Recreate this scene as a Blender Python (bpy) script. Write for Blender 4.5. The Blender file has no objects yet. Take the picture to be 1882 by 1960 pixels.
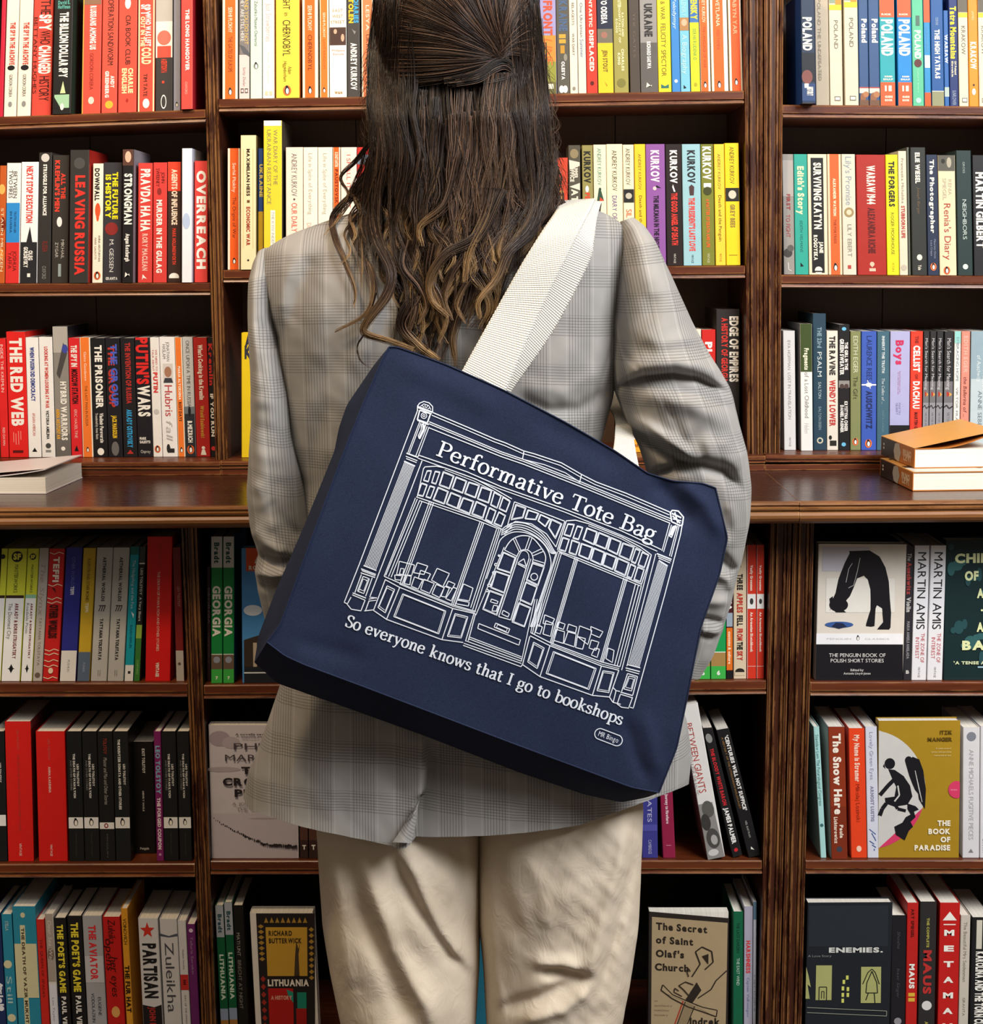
import bpy, bmesh, math, random
import numpy as np
from mathutils import Matrix, Vector
random.seed(7); np.random.seed(7)
SC = bpy.context.scene
COL = SC.collection

# ---------------------------------------------------------------- camera
F_PX, CX, CY = 3283.0, 941.0, 922.0
PITCH, ROLL, EYE = math.radians(7.5), 0.008, 1.35
_F = np.array([0, math.cos(PITCH), -math.sin(PITCH)])
_R0 = np.array([1.0, 0, 0]); _U0 = np.array([0, math.sin(PITCH), math.cos(PITCH)])
_R = _R0*math.cos(ROLL) - _U0*math.sin(ROLL)
_U = _U0*math.cos(ROLL) + _R0*math.sin(ROLL)
cd = bpy.data.cameras.new('camera'); cam = bpy.data.objects.new('camera', cd); COL.objects.link(cam)
cd.sensor_fit = 'HORIZONTAL'; cd.sensor_width = 36.0; cd.lens = F_PX*36.0/1882.0
cd.shift_x = 0.0; cd.shift_y = -(980.0-CY)/1882.0; cd.clip_start = .05
M = Matrix(((_R[0], _U[0], -_F[0], 0), (_R[1], _U[1], -_F[1], 0), (_R[2], _U[2], -_F[2], EYE), (0, 0, 0, 1)))
cam.matrix_world = M
SC.camera = cam

def W(px, py, Y):
    """the point of the place seen at this spot of the photograph, on the vertical plane at depth Y"""
    d = _F*F_PX + _R*(px-CX) - _U*(py-CY)
    t = Y/d[1]
    return np.array([d[0]*t, Y, EYE + d[2]*t])
def WA(px, py, Y):
    px, py, Y = np.broadcast_arrays(np.asarray(px, float), np.asarray(py, float), np.asarray(Y, float))
    d = _F*F_PX + _R*(px-CX)[..., None] - _U*(py-CY)[..., None]
    t = Y/d[..., 1]
    o = d*t[..., None]; o[..., 2] += EYE
    return o

# ---------------------------------------------------------------- light
wd = bpy.data.worlds.new('world'); SC.world = wd; wd.use_nodes = True
bg = wd.node_tree.nodes['Background']; bg.inputs[0].default_value = (1.0, .85, .68, 1); bg.inputs[1].default_value = .2
def area(name, loc, aim, sx, sy, power, col):
    l = bpy.data.lights.new(name, 'AREA'); l.shape = 'RECTANGLE'; l.size = sx; l.size_y = sy
    l.energy = power; l.color = col
    o = bpy.data.objects.new(name, l); COL.objects.link(o); o.location = loc
    o.rotation_euler = (Vector(aim)-Vector(loc)).to_track_quat('-Z', 'Y').to_euler()
    return o
area('shop_window_light', (1.75, .45, 2.9), (.15, 2.25, 1.0), 1.6, 1.2, 150, (.95, .975, 1.0))
area('ceiling_light', (-.1, .55, 3.3), (0, 2.6, 1.0), 2.6, 1.0, 28, (1.0, .90, .76))
area('shelf_spotlight', (-.75, 1.35, 2.75), (-.55, 2.86, 1.52), .35, .25, 27, (1.0, .75, .48))
SC.view_settings.view_transform = 'Standard'; SC.view_settings.look = 'None'
SC.view_settings.gamma = 1.0; SC.view_settings.use_curve_mapping = False
SC.view_settings.exposure = 0.0

# ---------------------------------------------------------------- materials
def lin(h):
    if not isinstance(h, str): return tuple(h)
    h = h.lstrip('#')
    if len(h) == 3: h = ''.join(c*2 for c in h)
    v = [int(h[i:i+2], 16)/255 for i in (0, 2, 4)]
    return tuple(c/12.92 if c <= .04045 else ((c+.055)/1.055)**2.4 for c in v)
_mc = {}
def ink(h, rough=.42, spec=.35):
    k = (h, rough)
    if k not in _mc:
        m = bpy.data.materials.new('ink_'+h.lstrip('#')); m.use_nodes = True
        nt = m.node_tree; b = nt.nodes['Principled BSDF']
        b.inputs['Roughness'].default_value = rough
        b.inputs['Specular IOR Level'].default_value = spec
        c = lin(h); n = nt.nodes.new('ShaderNodeTexNoise'); n.inputs['Scale'].default_value = 60; n.inputs['Detail'].default_value = 3
        g = nt.nodes.new('ShaderNodeTexCoord'); nt.links.new(g.outputs['Object'], n.inputs['Vector'])
        mx = nt.nodes.new('ShaderNodeMix'); mx.data_type = 'RGBA'
        mx.inputs[6].default_value = (*[x*.93 for x in c], 1); mx.inputs[7].default_value = (*[min(1, x*1.05) for x in c], 1)
        nt.links.new(n.outputs['Fac'], mx.inputs[0]); nt.links.new(mx.outputs[2], b.inputs['Base Color'])
        _mc[k] = m
    return _mc[k]
class NT:
    def __init__(s, name):
        s.m = bpy.data.materials.new(name); s.m.use_nodes = True; s.t = s.m.node_tree
        s.b = s.t.nodes['Principled BSDF']
    def n(s, ty, **kw):
        x = s.t.nodes.new(ty)
        for k, v in kw.items(): setattr(x, k, v)
        return x
    def l(s, a, b): s.t.links.new(a, b)
    def val(s, sock, v):
        if hasattr(v, 'links'): s.l(v, sock)
        else: sock.default_value = v
    def math(s, op, a, b=0.0, c=0.0):
        x = s.n('ShaderNodeMath', operation=op)
        for i, v in enumerate((a, b, c)): s.val(x.inputs[i], v)
        return x.outputs[0]
    def mix(s, f, a, b):
        x = s.n('ShaderNodeMix', data_type='RGBA')
        s.val(x.inputs[0], f)
        for i, v in ((6, a), (7, b)):
            if isinstance(v, (tuple, list)): x.inputs[i].default_value = (*v[:3], 1)
            else: s.l(v, x.inputs[i])
        return x.outputs[2]
    def noise(s, vec, scale, det=3, rough=.5):
        x = s.n('ShaderNodeTexNoise'); x.inputs['Scale'].default_value = scale
        x.inputs['Detail'].default_value = det; x.inputs['Roughness'].default_value = rough
        if vec is not None: s.l(vec, x.inputs['Vector'])
        return x.outputs['Fac']
    def ramp(s, f, *st):
        x = s.n('ShaderNodeValToRGB'); e = x.color_ramp.elements
        while len(e) < len(st): e.new(.5)
        for i, (p, c) in enumerate(st):
            e[i].position = p; e[i].color = (*c[:3], 1)
        s.l(f, x.inputs[0]); return x.outputs[0]
    def mapping(s, vec, scale):
        x = s.n('ShaderNodeMapping'); x.inputs['Scale'].default_value = scale; s.l(vec, x.inputs['Vector']); return x.outputs[0]
    def bump(s, h, dist, strength=1.0):
        x = s.n('ShaderNodeBump'); x.inputs['Distance'].default_value = dist; x.inputs['Strength'].default_value = strength
        s.l(h, x.inputs['Height']); s.l(x.outputs[0], s.b.inputs['Normal'])
def wood(name, dark, mid, edge, axis, wear=.5, rough=.32):
    w = NT(name); g = w.n('ShaderNodeTexCoord').outputs['Object']
    sc = {'x': (2, 60, 60), 'z': (60, 60, 2)}[axis]
    gr = w.noise(w.mapping(g, sc), 1.6, 6, .62)
    bl = w.noise(g, 7, 4)
    c = w.ramp(gr, (.15, dark), (.85, mid))
    c = w.mix(w.math('MULTIPLY', bl, .35), c, tuple(x*.5 for x in dark))
    # rubbed, paler arrises where the varnish has worn away
    bv = w.n('ShaderNodeBevel', samples=4); bv.inputs['Radius'].default_value = .0035
    ge = w.n('ShaderNodeNewGeometry'); dp = w.n('ShaderNodeVectorMath', operation='DOT_PRODUCT')
    w.l(bv.outputs[0], dp.inputs[0]); w.l(ge.outputs['True Normal'], dp.inputs[1])
    e = w.math('SUBTRACT', 1.0, dp.outputs['Value']); e = w.math('MULTIPLY', e, 5.0)
    wn = w.noise(w.mapping(g, {'x': (9, 40, 40), 'z': (40, 40, 9)}[axis]), 1.5, 5, .7)
    e = w.math('MULTIPLY', e, w.ramp(wn, (.42, (0, 0, 0)), (.62, (1, 1, 1))))
    e = w.n('ShaderNodeClamp').outputs[0] if False else w.math('MINIMUM', e, wear)
    c = w.mix(e, c, edge)
    w.l(c, w.b.inputs['Base Color']); w.b.inputs['Specular IOR Level'].default_value = .45
    w.l(w.math('MULTIPLY_ADD', gr, .25, rough-.1), w.b.inputs['Roughness'])
    w.bump(gr, .0006, .5)
    return w.m
DK, MD, ED = lin('#35150a'), lin('#7e3d1d'), lin('#c0854c')
WOODX = wood('varnished_oak_boards', DK, MD, ED, 'x', .75)
WOODZ = wood('varnished_oak_uprights', lin('#2e130a'), lin('#4e2411'), ED, 'z', .85)
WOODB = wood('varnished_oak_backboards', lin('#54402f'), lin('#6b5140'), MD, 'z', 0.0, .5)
WOODB2 = wood('shade_toned_backboards', lin('#0d0806'), lin('#1a100b'), MD, 'z', 0.0, .6)  # near-black colour stands in for the shade inside the lower bookcases
WOODC = wood('polished_counter_oak', lin('#28120b'), lin('#502818'), ED, 'x', .6, .24)
WOODE = wood('rubbed_edge_oak', lin('#5a3219'), lin('#9a6638'), lin('#c08a52'), 'x', .8, .4)
def paper(name, c1, c2, axis):
    w = NT(name); g = w.n('ShaderNodeTexCoord').outputs['Object']
    f = w.noise(w.mapping(g, axis), 1.0, 2)
    w.l(w.ramp(f, (.3, lin(c1)), (.7, lin(c2))), w.b.inputs['Base Color']); w.b.inputs['Roughness'].default_value = .8
    return w.m
PAGES = paper('page_edges', '#d3cabb', '#ede6da', (1500, 3, 3))
PAGESH = paper('page_edges_flat', '#d3cabb', '#ede6da', (3, 3, 1500))

# ---------------------------------------------------------------- mesh helpers
class MB:
    """collects faces with material slots, then links them as ONE object"""
    def __init__(s): s.v = []; s.f = []; s.mi = []; s.mats = []; s.n = 0
    def slot(s, m):
        if m not in s.mats: s.mats.append(m)
        return s.mats.index(m)
    def add(s, verts, faces, m):
        verts = np.asarray(verts, float).reshape(-1, 3); k = s.n; i = s.slot(m)
        s.v.append(verts); s.n += len(verts)
        for f in faces: s.f.append(tuple(int(q)+k for q in f)); s.mi.append(i)
    def box(s, lo, hi, m):
        x0, y0, z0 = lo; x1, y1, z1 = hi
        s.add([(x0, y0, z0), (x1, y0, z0), (x1, y1, z0), (x0, y1, z0), (x0, y0, z1), (x1, y0, z1), (x1, y1, z1), (x0, y1, z1)],
              [(0, 3, 2, 1), (4, 5, 6, 7), (0, 1, 5, 4), (1, 2, 6, 5), (2, 3, 7, 6), (3, 0, 4, 7)], m)
    def prism(s, A, B, m, caps=True):
        """loft between two matching closed outlines"""
        n = len(A); f = [(i, (i+1) % n, n+(i+1) % n, n+i) for i in range(n)]
        if caps: f += [tuple(range(n-1, -1, -1)), tuple(range(n, 2*n))]
        s.add(np.vstack([A, B]), f, m)
    def grid(s, P, m, closed=False):
        P = np.asarray(P); a, b = P.shape[:2]; f = []
        for i in range(a-1):
            for j in range(b if closed else b-1):
                j2 = (j+1) % b
                f.append((i*b+j, i*b+j2, (i+1)*b+j2, (i+1)*b+j))
        s.add(P.reshape(-1, 3), f, m)
    def build(s, name, parent=None, smooth=False, origin=None):
        me = bpy.data.meshes.new(name)
        v = np.vstack(s.v)
        if origin is not None: v = v-np.asarray(origin)
        me.from_pydata(v.tolist(), [], s.f)
        for m in s.mats: me.materials.append(m)
        me.polygons.foreach_set('material_index', s.mi)
        if smooth: me.polygons.foreach_set('use_smooth', [True]*len(s.f))
        me.update()
        o = bpy.data.objects.new(name, me); COL.objects.link(o)
        if parent is not None: o.parent = parent
        elif origin is not None: o.location = origin
        return o
def fixnorm(o):
    bm = bmesh.new(); bm.from_mesh(o.data); bmesh.ops.recalc_face_normals(bm, faces=bm.faces); bm.to_mesh(o.data); bm.free(); return o
def thing(name, label, cat, loc, group=None):
    o = bpy.data.objects.new(name, None); COL.objects.link(o); o.location = loc; o.empty_display_size = .05
    o['label'] = label; o['category'] = cat
    if group: o['group'] = group
    return o
def struct(o): o['kind'] = 'structure'; return o

# ---------------------------------------------------------------- lettering (built-in font, one mesh per glyph)
CH = "ABCDEFGHIJKLMNOPQRSTUVWXYZabcdefghijklmnopqrstuvwxyz0123456789.,'&!-:?"
GL = {}
def _glyphs():
    objs = []
    for wt, off in (('r', 0.0), ('b', .05)):
        for ch in CH:
            cu = bpy.data.curves.new('g', 'FONT'); cu.body = ch; cu.size = 1; cu.resolution_u = 3; cu.offset = off
            o = bpy.data.objects.new('g', cu); COL.objects.link(o); objs.append((wt, ch, o))
    dg = bpy.context.evaluated_depsgraph_get()
    for wt, ch, o in objs:
        me = o.evaluated_get(dg).to_mesh()
        v = np.array([q.co[:] for q in me.vertices]).reshape(-1, 3)[:, :2]; f = [tuple(p.vertices) for p in me.polygons]
        GL[wt+ch] = [v, f]; o.evaluated_get(dg).to_mesh_clear()
    for _, _, o in objs:
        c = o.data; bpy.data.objects.remove(o); bpy.data.curves.remove(c)
    cap = GL['rH'][0][:, 1].max()
    for k in GL: GL[k][0] = GL[k][0]/cap
_glyphs()
def lay(s, bold=True, track=.12, shear=0.0):
    wt = 'b' if bold else 'r'; x = 0; V = []; Fc = []; n = 0
    for ch in s:
        g = GL.get(wt+ch)
        if g is None or ch == ' ': x += .42; continue
        v, f = g; a = v[:, 0].min(); w = v[:, 0].max()-a
        q = v.copy(); q[:, 0] += x-a; q[:, 0] += shear*q[:, 1]
        V.append(q); Fc += [tuple(i+n for i in t) for t in f]; n += len(v); x += w+track
    return np.vstack(V), Fc, x-track
# ---------------------------------------------------------------- the room and the fitted bookcases
YU, YL, YP, YC = 2.85, 2.55, 2.82, 2.46          # upper shelf fronts, lower shelf fronts, upper plinth, counter lip
def line_z(p0, p1, Y):
    a, b = W(*p0, Y), W(*p1, Y)
    k = (b[2]-a[2])/(b[0]-a[0])
    return lambda x: a[2]+(x-a[0])*k
ZC = W(941, 966, YC)[2]
fl = MB(); wn = NT('worn_floorboards'); gg = wn.n('ShaderNodeTexCoord').outputs['Object']
wn.l(wn.ramp(wn.noise(wn.mapping(gg, (30, 2, 30)), 2, 5), (.3, lin('#20160f')), (.7, lin('#382619'))), wn.b.inputs['Base Color'])
fl.box((-3, -2.6, -.05), (3, 3.3, 0), wn.m); struct(fl.build('floor'))
wl = MB(); wp = NT('cream_plaster'); gg = wp.n('ShaderNodeTexCoord').outputs['Object']
wp.l(wp.ramp(wp.noise(gg, 5, 4), (.3, lin('#cfc3ac')), (.7, lin('#ddd2bd'))), wp.b.inputs['Base Color'])
wl.box((-3, 3.12, 0), (3, 3.3, 3.5), wp.m); struct(wl.build('wall_back'))

def upright(parent, top, bot, Y, depth, z0, z1, name='upright'):
    """top/bot: (row, left, right) in the photograph; a reeded post front on a plain board"""
    (ya, la, ra), (yb, lb, rb) = top, bot
    P = {k: W(x, y, Y) for k, x, y in (('la', la, ya), ('ra', ra, ya), ('lb', lb, yb), ('rb', rb, yb))}
    def at(z, s):
        a, b = P[s+'a'], P[s+'b']; return b[0]+(a[0]-b[0])*(z-b[2])/(a[2]-b[2])
    prof = [(0, .006), (.04, .001), (.16, 0), (.2, .005), (.27, .0055), (.31, 0), (.36, 0), (.40, .004), (.62, .004), (.66, 0), (.74, 0), (.78, .005), (.83, .001), (.96, 0), (1, .004)]
    def outl(z):
        l, r = at(z, 'l'), at(z, 'r')
        return [(l+(r-l)*a, Y+d, z) for a, d in prof]+[(r, Y+depth, z), (l, Y+depth, z)]
    m = MB(); m.prism(outl(z0), outl(z1), WOODZ); fixnorm(m.build(name, parent, origin=parent.location))
    return at
def shelf(parent, x0, x1, zf, Y, depth, th=.0215, name='shelf'):
    prof = [(.0015, 0), (0, -.0015), (0, -th*.62), (.004, -th*.68), (.0035, -th*.76), (-.0015, -th*.8), (-.0025, -th*.92), (0, -th), (depth, -th), (depth, 0)]
    m = MB(); o = lambda x: [(x, Y+a, zf(x)+b) for a, b in prof]
    m.prism(o(x0), o(x1), WOODX); fixnorm(m.build(name, parent, origin=parent.location))
def back(parent, x0, x1, z0, z1, Y, mat=None):
    m = MB(); n = max(2, int((x1-x0)/.22))
    for i in range(n):
        a, b = x0+(x1-x0)*i/n, x0+(x1-x0)*(i+1)/n
        m.box((a+.0008, Y, z0), (b-.0008, Y+.012, z1), mat or WOODB)
    m.build('back_panel', parent, origin=parent.location)
ZT = 2.12
def case(label, x):
    return thing('bookcase', label, 'bookcase', (x, 2.86, 0))
uL = case('dark oak upper bookcase at left, full of red and black paperbacks', -.95)
uM = case('dark oak upper bookcase in the middle, behind the person', 0)
uR = case('dark oak upper bookcase at right, full of travel guides and histories', .72)
lL = case('dark oak base bookcase under the counter at left', -.95)
lM = case('dark oak base bookcase under the counter behind the tote bag', 0)
lR = case('dark oak base bookcase under the counter at right with face-out books', .72)
UD = .205
aUL = upright(uL, (0, 387, 413), (870, 411, 436), YU, UD+.012, ZC, ZT)
aUMr = upright(uM, (0, 1424, 1461), (870, 1430, 1461), YU, UD+.012, ZC, ZT)
aURl = upright(uR, (0, 1462, 1501), (870, 1462, 1494), YU, UD+.012, ZC, ZT)
upright(uL, (0, -190, -160), (870, -190, -160), YU, UD+.012, ZC, ZT)
upright(uR, (0, 2040, 2070), (870, 2040, 2070), YU, UD+.012, ZC, ZT)
LD = .27
aLL = upright(lL, (1000, 345, 377), (1700, 374, 404), YL, LD+.012, 0, ZC-.033)
aLMr = upright(lM, (1000, 1475, 1517), (1900, 1454, 1494), YL, LD+.012, 0, ZC-.033)
aLRl = upright(lR, (1000, 1518, 1560), (1900, 1495, 1537), YL, LD+.012, 0, ZC-.033)
upright(lL, (1000, -190, -160), (1700, -190, -160), YL, LD+.012, 0, ZC-.033)
upright(lR, (1000, 2040, 2070), (1700, 2040, 2070), YL, LD+.012, 0, ZC-.033)
xe0, xe1 = W(-160, 400, YU)[0], W(2040, 400, YU)[0]
we0, we1 = W(-160, 1500, YL)[0], W(2040, 1500, YL)[0]
# every shelf: name -> (height along it, depth of its front edge)
SH = {}
def S(key, par, p0, p1, Y, xa, xb, depth, **k):
    f = line_z(p0, p1, Y); SH[key] = (f, Y); zz = f((xa(1.4) if callable(xa) else xa))
    A = xa(zz) if callable(xa) else xa; B = xb(zz) if callable(xb) else xb
    shelf(par, A+.0004, B-.0004, f, Y+(.004 if Y != YP else 0), depth, **k)
l_ = lambda f, s: (lambda z: f(z, s))
for key, p0, p1 in (('UL0', (0, -104), (385, -112)), ('UL1', (0, 223), (385, 209)), ('UL2', (0, 543), (405, 541))):
    S(key, uL, p0, p1, YU, xe0, l_(aUL, 'l'), UD)
for key, p0, p1 in (('UM0', (425, -132), (1420, -140)), ('UM1', (425, 189), (1420, 173)), ('UM2', (432, 517), (1420, 508))):
    S(key, uM, p0, p1, YU, l_(aUL, 'r'), l_(aUMr, 'l'), UD)
for key, p0, p1 in (('UR0', (1505, -125), (1882, -125)), ('UR1', (1505, 200), (1882, 203)), ('UR2', (1500, 526), (1882, 528))):
    S(key, uR, p0, p1, YU, l_(aURl, 'r'), xe1, UD)
# lowest upper shelf sits on a plinth that stands proud of the shelves
for key, par, p0, p1, A, B in (('UL3', uL, (0, 885), (412, 884), xe0, aUL(1.05, 'r')-.0085), ('UM3', uM, (440, 883), (1425, 873), aUL(1.05, 'r')-.0075, aUMr(1.05, 'r')-.0003),
                               ('UR3', uR, (1495, 871), (1882, 871), aUMr(1.05, 'r')+.0004, xe1)):
    f = line_z(p0, p1, YP); SH[key] = (f, YP)
    m = MB(); th = .012
    prof = [(.002, 0), (0, -.002), (0, -th*.5), (.003, -th*.6), (.003, -th), (.04, -th), (.27, -th), (.27, 0)]
    o = lambda x: [(x, YP+a, f(x)+b) for a, b in prof]
    # the board stops at the posts behind, so it is notched: a front strip and a body between the posts
    m.prism([(x, YP+a, f(x)+b) for x in (A,) for a, b in [(min(q, .0294), w) for q, w in prof]], [(x, YP+a, f(x)+b) for x in (B,) for a, b in [(min(q, .0294), w) for q, w in prof]], WOODX)
    fixnorm(m.build('shelf_nosing', par, origin=par.location))
    ia, ib = {'UL3': (xe0+.001, aUL(1.05, 'l')), 'UM3': (aUL(1.05, 'r'), aUMr(1.05, 'l')), 'UR3': (aURl(1.05, 'r'), xe1-.001)}[key]
    shelf(par, ia+.0006, ib-.0006, f, YP+.0298, .205, th=.012)
    m = MB(); m.box((A, YP+.006, ZC+.0006), (B, YP+.0294, min(f(A), f(B))-.0125), WOODX); m.build('plinth', par, origin=par.location)
for key, p0, p1 in (('LL4', (0, 1309), (350, 1309)), ('LL5', (0, 1656), (365, 1655)), ('LL6', (0, 2016), (380, 2016))):
    S(key, lL, p0, p1, YL, we0, l_(aLL, 'l'), LD)
for key, p0, p1 in (('LM4', (390, 1313), (1470, 1304)), ('LM5', (405, 1650), (1462, 1649)), ('LM6', (405, 2016), (1462, 2014))):
    S(key, lM, p0, p1, YL, l_(aLL, 'r'), l_(aLMr, 'l'), LD)
for key, p0, p1 in (('LR4', (1555, 1307), (1882, 1307)), ('LR5', (1547, 1649), (1882, 1649)), ('LR6', (1540, 2014), (1882, 2014))):
    S(key, lR, p0, p1, YL, l_(aLRl, 'r'), we1, LD)
xa, xb = aUL(1.4, 'l'), aUMr(1.4, 'r')
back(uL, xe0, xa, ZC+.0005, ZT, YU+UD+.013); back(uM, xa+.001, xb, ZC+.0005, ZT, YU+UD+.013); back(uR, xb+.001, xe1, ZC+.0005, ZT, YU+UD+.013)
xa, xb = aLL(.8, 'l'), aLMr(.8, 'r')
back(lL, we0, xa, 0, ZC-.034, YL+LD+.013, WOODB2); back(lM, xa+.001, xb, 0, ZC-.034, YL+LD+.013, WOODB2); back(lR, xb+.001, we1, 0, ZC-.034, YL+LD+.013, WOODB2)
for par, A, B in ((lL, we0, aLL(.2, 'l')), (lM, aLL(.2, 'r'), aLMr(.2, 'l')), (lR, aLRl(.2, 'r'), we1)):
    m = MB(); m.box((A+.008, YL+.03, 0), (B-.008, YL+.05, SH['LL6'][0](0)-.024), WOODX); m.build('kick_board', par, origin=par.location)

# counter top
ct = thing('counter_top', 'polished dark oak counter running between upper and lower bookcases', 'counter', (0, 2.6, ZC-.03))
m = MB(); m.box((we0-.02, YC+.012, ZC-.0325), (we1+.02, YU+UD+.03, ZC), WOODC); m.build('board', ct, origin=ct.location)
xj = W(1531, 975, YC)[0]
for A, B, dz in ((we0-.02, xj-.0004, 0), (xj+.0004, we1+.02, -.0004)):
    prof = [(.0118, 0), (.004, 0), (.001, -.0015), (.0005, -.004), (.004, -.0055), (.004, -.007), (0, -.0085), (.001, -.0115), (.005, -.0125), (.005, -.014),
            (.001, -.0155), (-.0015, -.019), (-.001, -.0235), (.002, -.028), (.007, -.0315), (.0118, -.0325)]
    m = MB(); o = lambda x: [(x, YC+a, ZC+b+dz) for a, b in prof]
    m.prism(o(A), o(B), WOODE); q = fixnorm(m.build('edge_moulding', ct, origin=ct.location)); q['label'] = 'rubbed pale oak edge moulding'
m = MB()
a, b = W(1474, 912, YU), W(1529, 970, YC)
pa = WA([1470, 1473, 1532, 1527], [908, 908, 968, 968], 2.6)
ja = np.array([(W(1466, 905, 2.8)[0], 2.795), (W(1531, 968, YC)[0], YC+.013)])
m.add([(ja[0, 0], ja[0, 1], ZC+.0002), (ja[0, 0]+.0012, ja[0, 1], ZC+.0002), (ja[1, 0]+.0012, ja[1, 1], ZC+.0002), (ja[1, 0], ja[1, 1], ZC+.0002)], [(0, 1, 2, 3)], WOODE)
m.build('mitre_joint', ct, origin=ct.location)
# ---------------------------------------------------------------- books
def proj(p):
    q = np.asarray(p, float)-np.array([0, 0, EYE]); w = q@_F
    return CX+F_PX*(q@_R)/w, CY-F_PX*(q@_U)/w
SLOPE = {'UL1': ((10, -.03), (350, .0)), 'UL2': ((10, -.015), (400, 0)), 'UL3': ((10, .028), (400, .033)), 'UM1': ((440, 0), (1400, .025)),
         'UM2': ((450, 0), (1400, .017)), 'UM3': ((450, .02), (1400, .0)), 'UR1': ((1550, .014), (1880, .016)), 'UR2': ((1500, .014), (1880, .018)),
         'UR3': ((1500, .012), (1800, -.015)), 'LL4': ((10, -.055), (270, -.045)), 'LL5': ((10, .026), (360, .026)), 'LL6': ((10, .055), (380, .05)),
         'LM4': ((400, 0), (1470, 0)), 'LM5': ((400, .01), (1460, .01)), 'LM6': ((400, .05), (1460, -.005)), 'LR4': ((1560, -.008), (1800, -.028)),
         'LR5': ((1560, .03), (1880, -.005)), 'LR6': ((1540, 0), (1880, -.025))}
WHERE = {'UL1': 'on the top left shelf', 'UL2': 'on the second left shelf', 'UL3': 'on the left shelf above the counter',
         'UM1': 'on the top middle shelf', 'UM2': 'on the second middle shelf', 'UM3': 'on the middle shelf above the counter',
         'UR1': 'on the top right shelf', 'UR2': 'on the second right shelf', 'UR3': 'on the right shelf above the counter',
         'LL4': 'on the left shelf under the counter', 'LL5': 'on the fifth left shelf', 'LL6': 'on the lowest left shelf',
         'LM4': 'on the middle shelf under the counter', 'LM5': 'on the fifth middle shelf', 'LM6': 'on the lowest middle shelf',
         'LR4': 'on the right shelf under the counter', 'LR5': 'on the fifth right shelf', 'LR6': 'on the lowest right shelf'}
WHT, BLK = '#f0ece2', '#17171a'
ITALIC = .18
def disc(u, v, ru, rv, n=20):
    return [(u+ru*math.sin(2*math.pi*i/n), v+rv*math.cos(2*math.pi*i/n)) for i in range(n)]
class Face:
    """printed marks on one flat face of a book; P(u, v) -> world point, u downwards, v to the right"""
    def __init__(s, mb, P, asp, eps=.0003): s.mb, s.P, s.asp, s.eps, s.k = mb, P, asp, eps, 0   # asp = width/height
    def poly(s, pts, col):
        s.k += 1; s.mb.add([s.P(u, v, s.eps+s.k*.00003) for u, v in pts], [tuple(range(len(pts)))], ink(col))
    def line(s, pts, col, w):
        for (a, b), (c, d) in zip(pts[:-1], pts[1:]):
            du, dv = (c-a)/s.asp, d-b; L = math.hypot(du, dv) or 1; nu, nv = -dv/L*w/2*s.asp, du/L*w/2
            s.poly([(a+nu, b+nv), (c+nu, d+nv), (c-nu, d-nv), (a-nu, b-nv)], col)
    def item(s, it):
        k = it[0]
        if k.startswith('#'):
            u0, u1 = it[1:3]; v0, v1 = it[3:5] if len(it) > 3 else (0.02, .98)
            s.poly([(u0, v0), (u0, v1), (u1, v1), (u1, v0)], k)
        elif k == 'o': s.poly(disc(it[2], it[3], it[4]*s.asp, it[5]), it[1])
        elif k == 'g': s.poly(it[2], it[1])
        elif k == 'l': s.line(it[2], it[1], it[3])
        elif k == 'p':       # small bird device, optionally in an oval
            u = it[1]; v = it[2] if len(it) > 2 else .5; r = it[3] if len(it) > 3 else .2
            if len(it) > 4: s.item(('o', it[4], u, v, r*1.7, r*1.35))
            s.item(('o', BLK, u, v, r*1.25, r*.8)); s.item(('o', BLK, u-r*1.15*s.asp, v-r*.1, r*.5, r*.45)); s.item(('o', '#f4efe4', u+r*.15*s.asp, v+r*.05, r*.95, r*.5))
        elif k == 'q':       # horizontal lettering: text, colour, u centre, v0, v1, cap height (of width), bold
            _, t, c, uc, v0, v1, h = it[:7]
            V, Fc, w = lay(t, it[7] if len(it) > 7 else True)
            s.k += 1
            s.mb.add([s.P(uc-(y-.5)*h*s.asp, v0+x/w*(v1-v0), s.eps+s.k*.00003) for x, y in V], Fc, ink(c))
        else:                # lettering running down the spine: text, colour, u0, u1, v centre, cap height (of width)[, style]
            t, c, u0, u1, vc, h = it[:6]; st = it[6] if len(it) > 6 else 'b'
            V, Fc, w = lay(t, 'b' in st, .12, ITALIC if 'i' in st else 0)
            s.k += 1
            s.mb.add([s.P(u0+x/w*(u1-u0), vc+(y-.5)*h, s.eps+s.k*.00003) for x, y in V], Fc, ink(c))
NB = [0]
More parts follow.
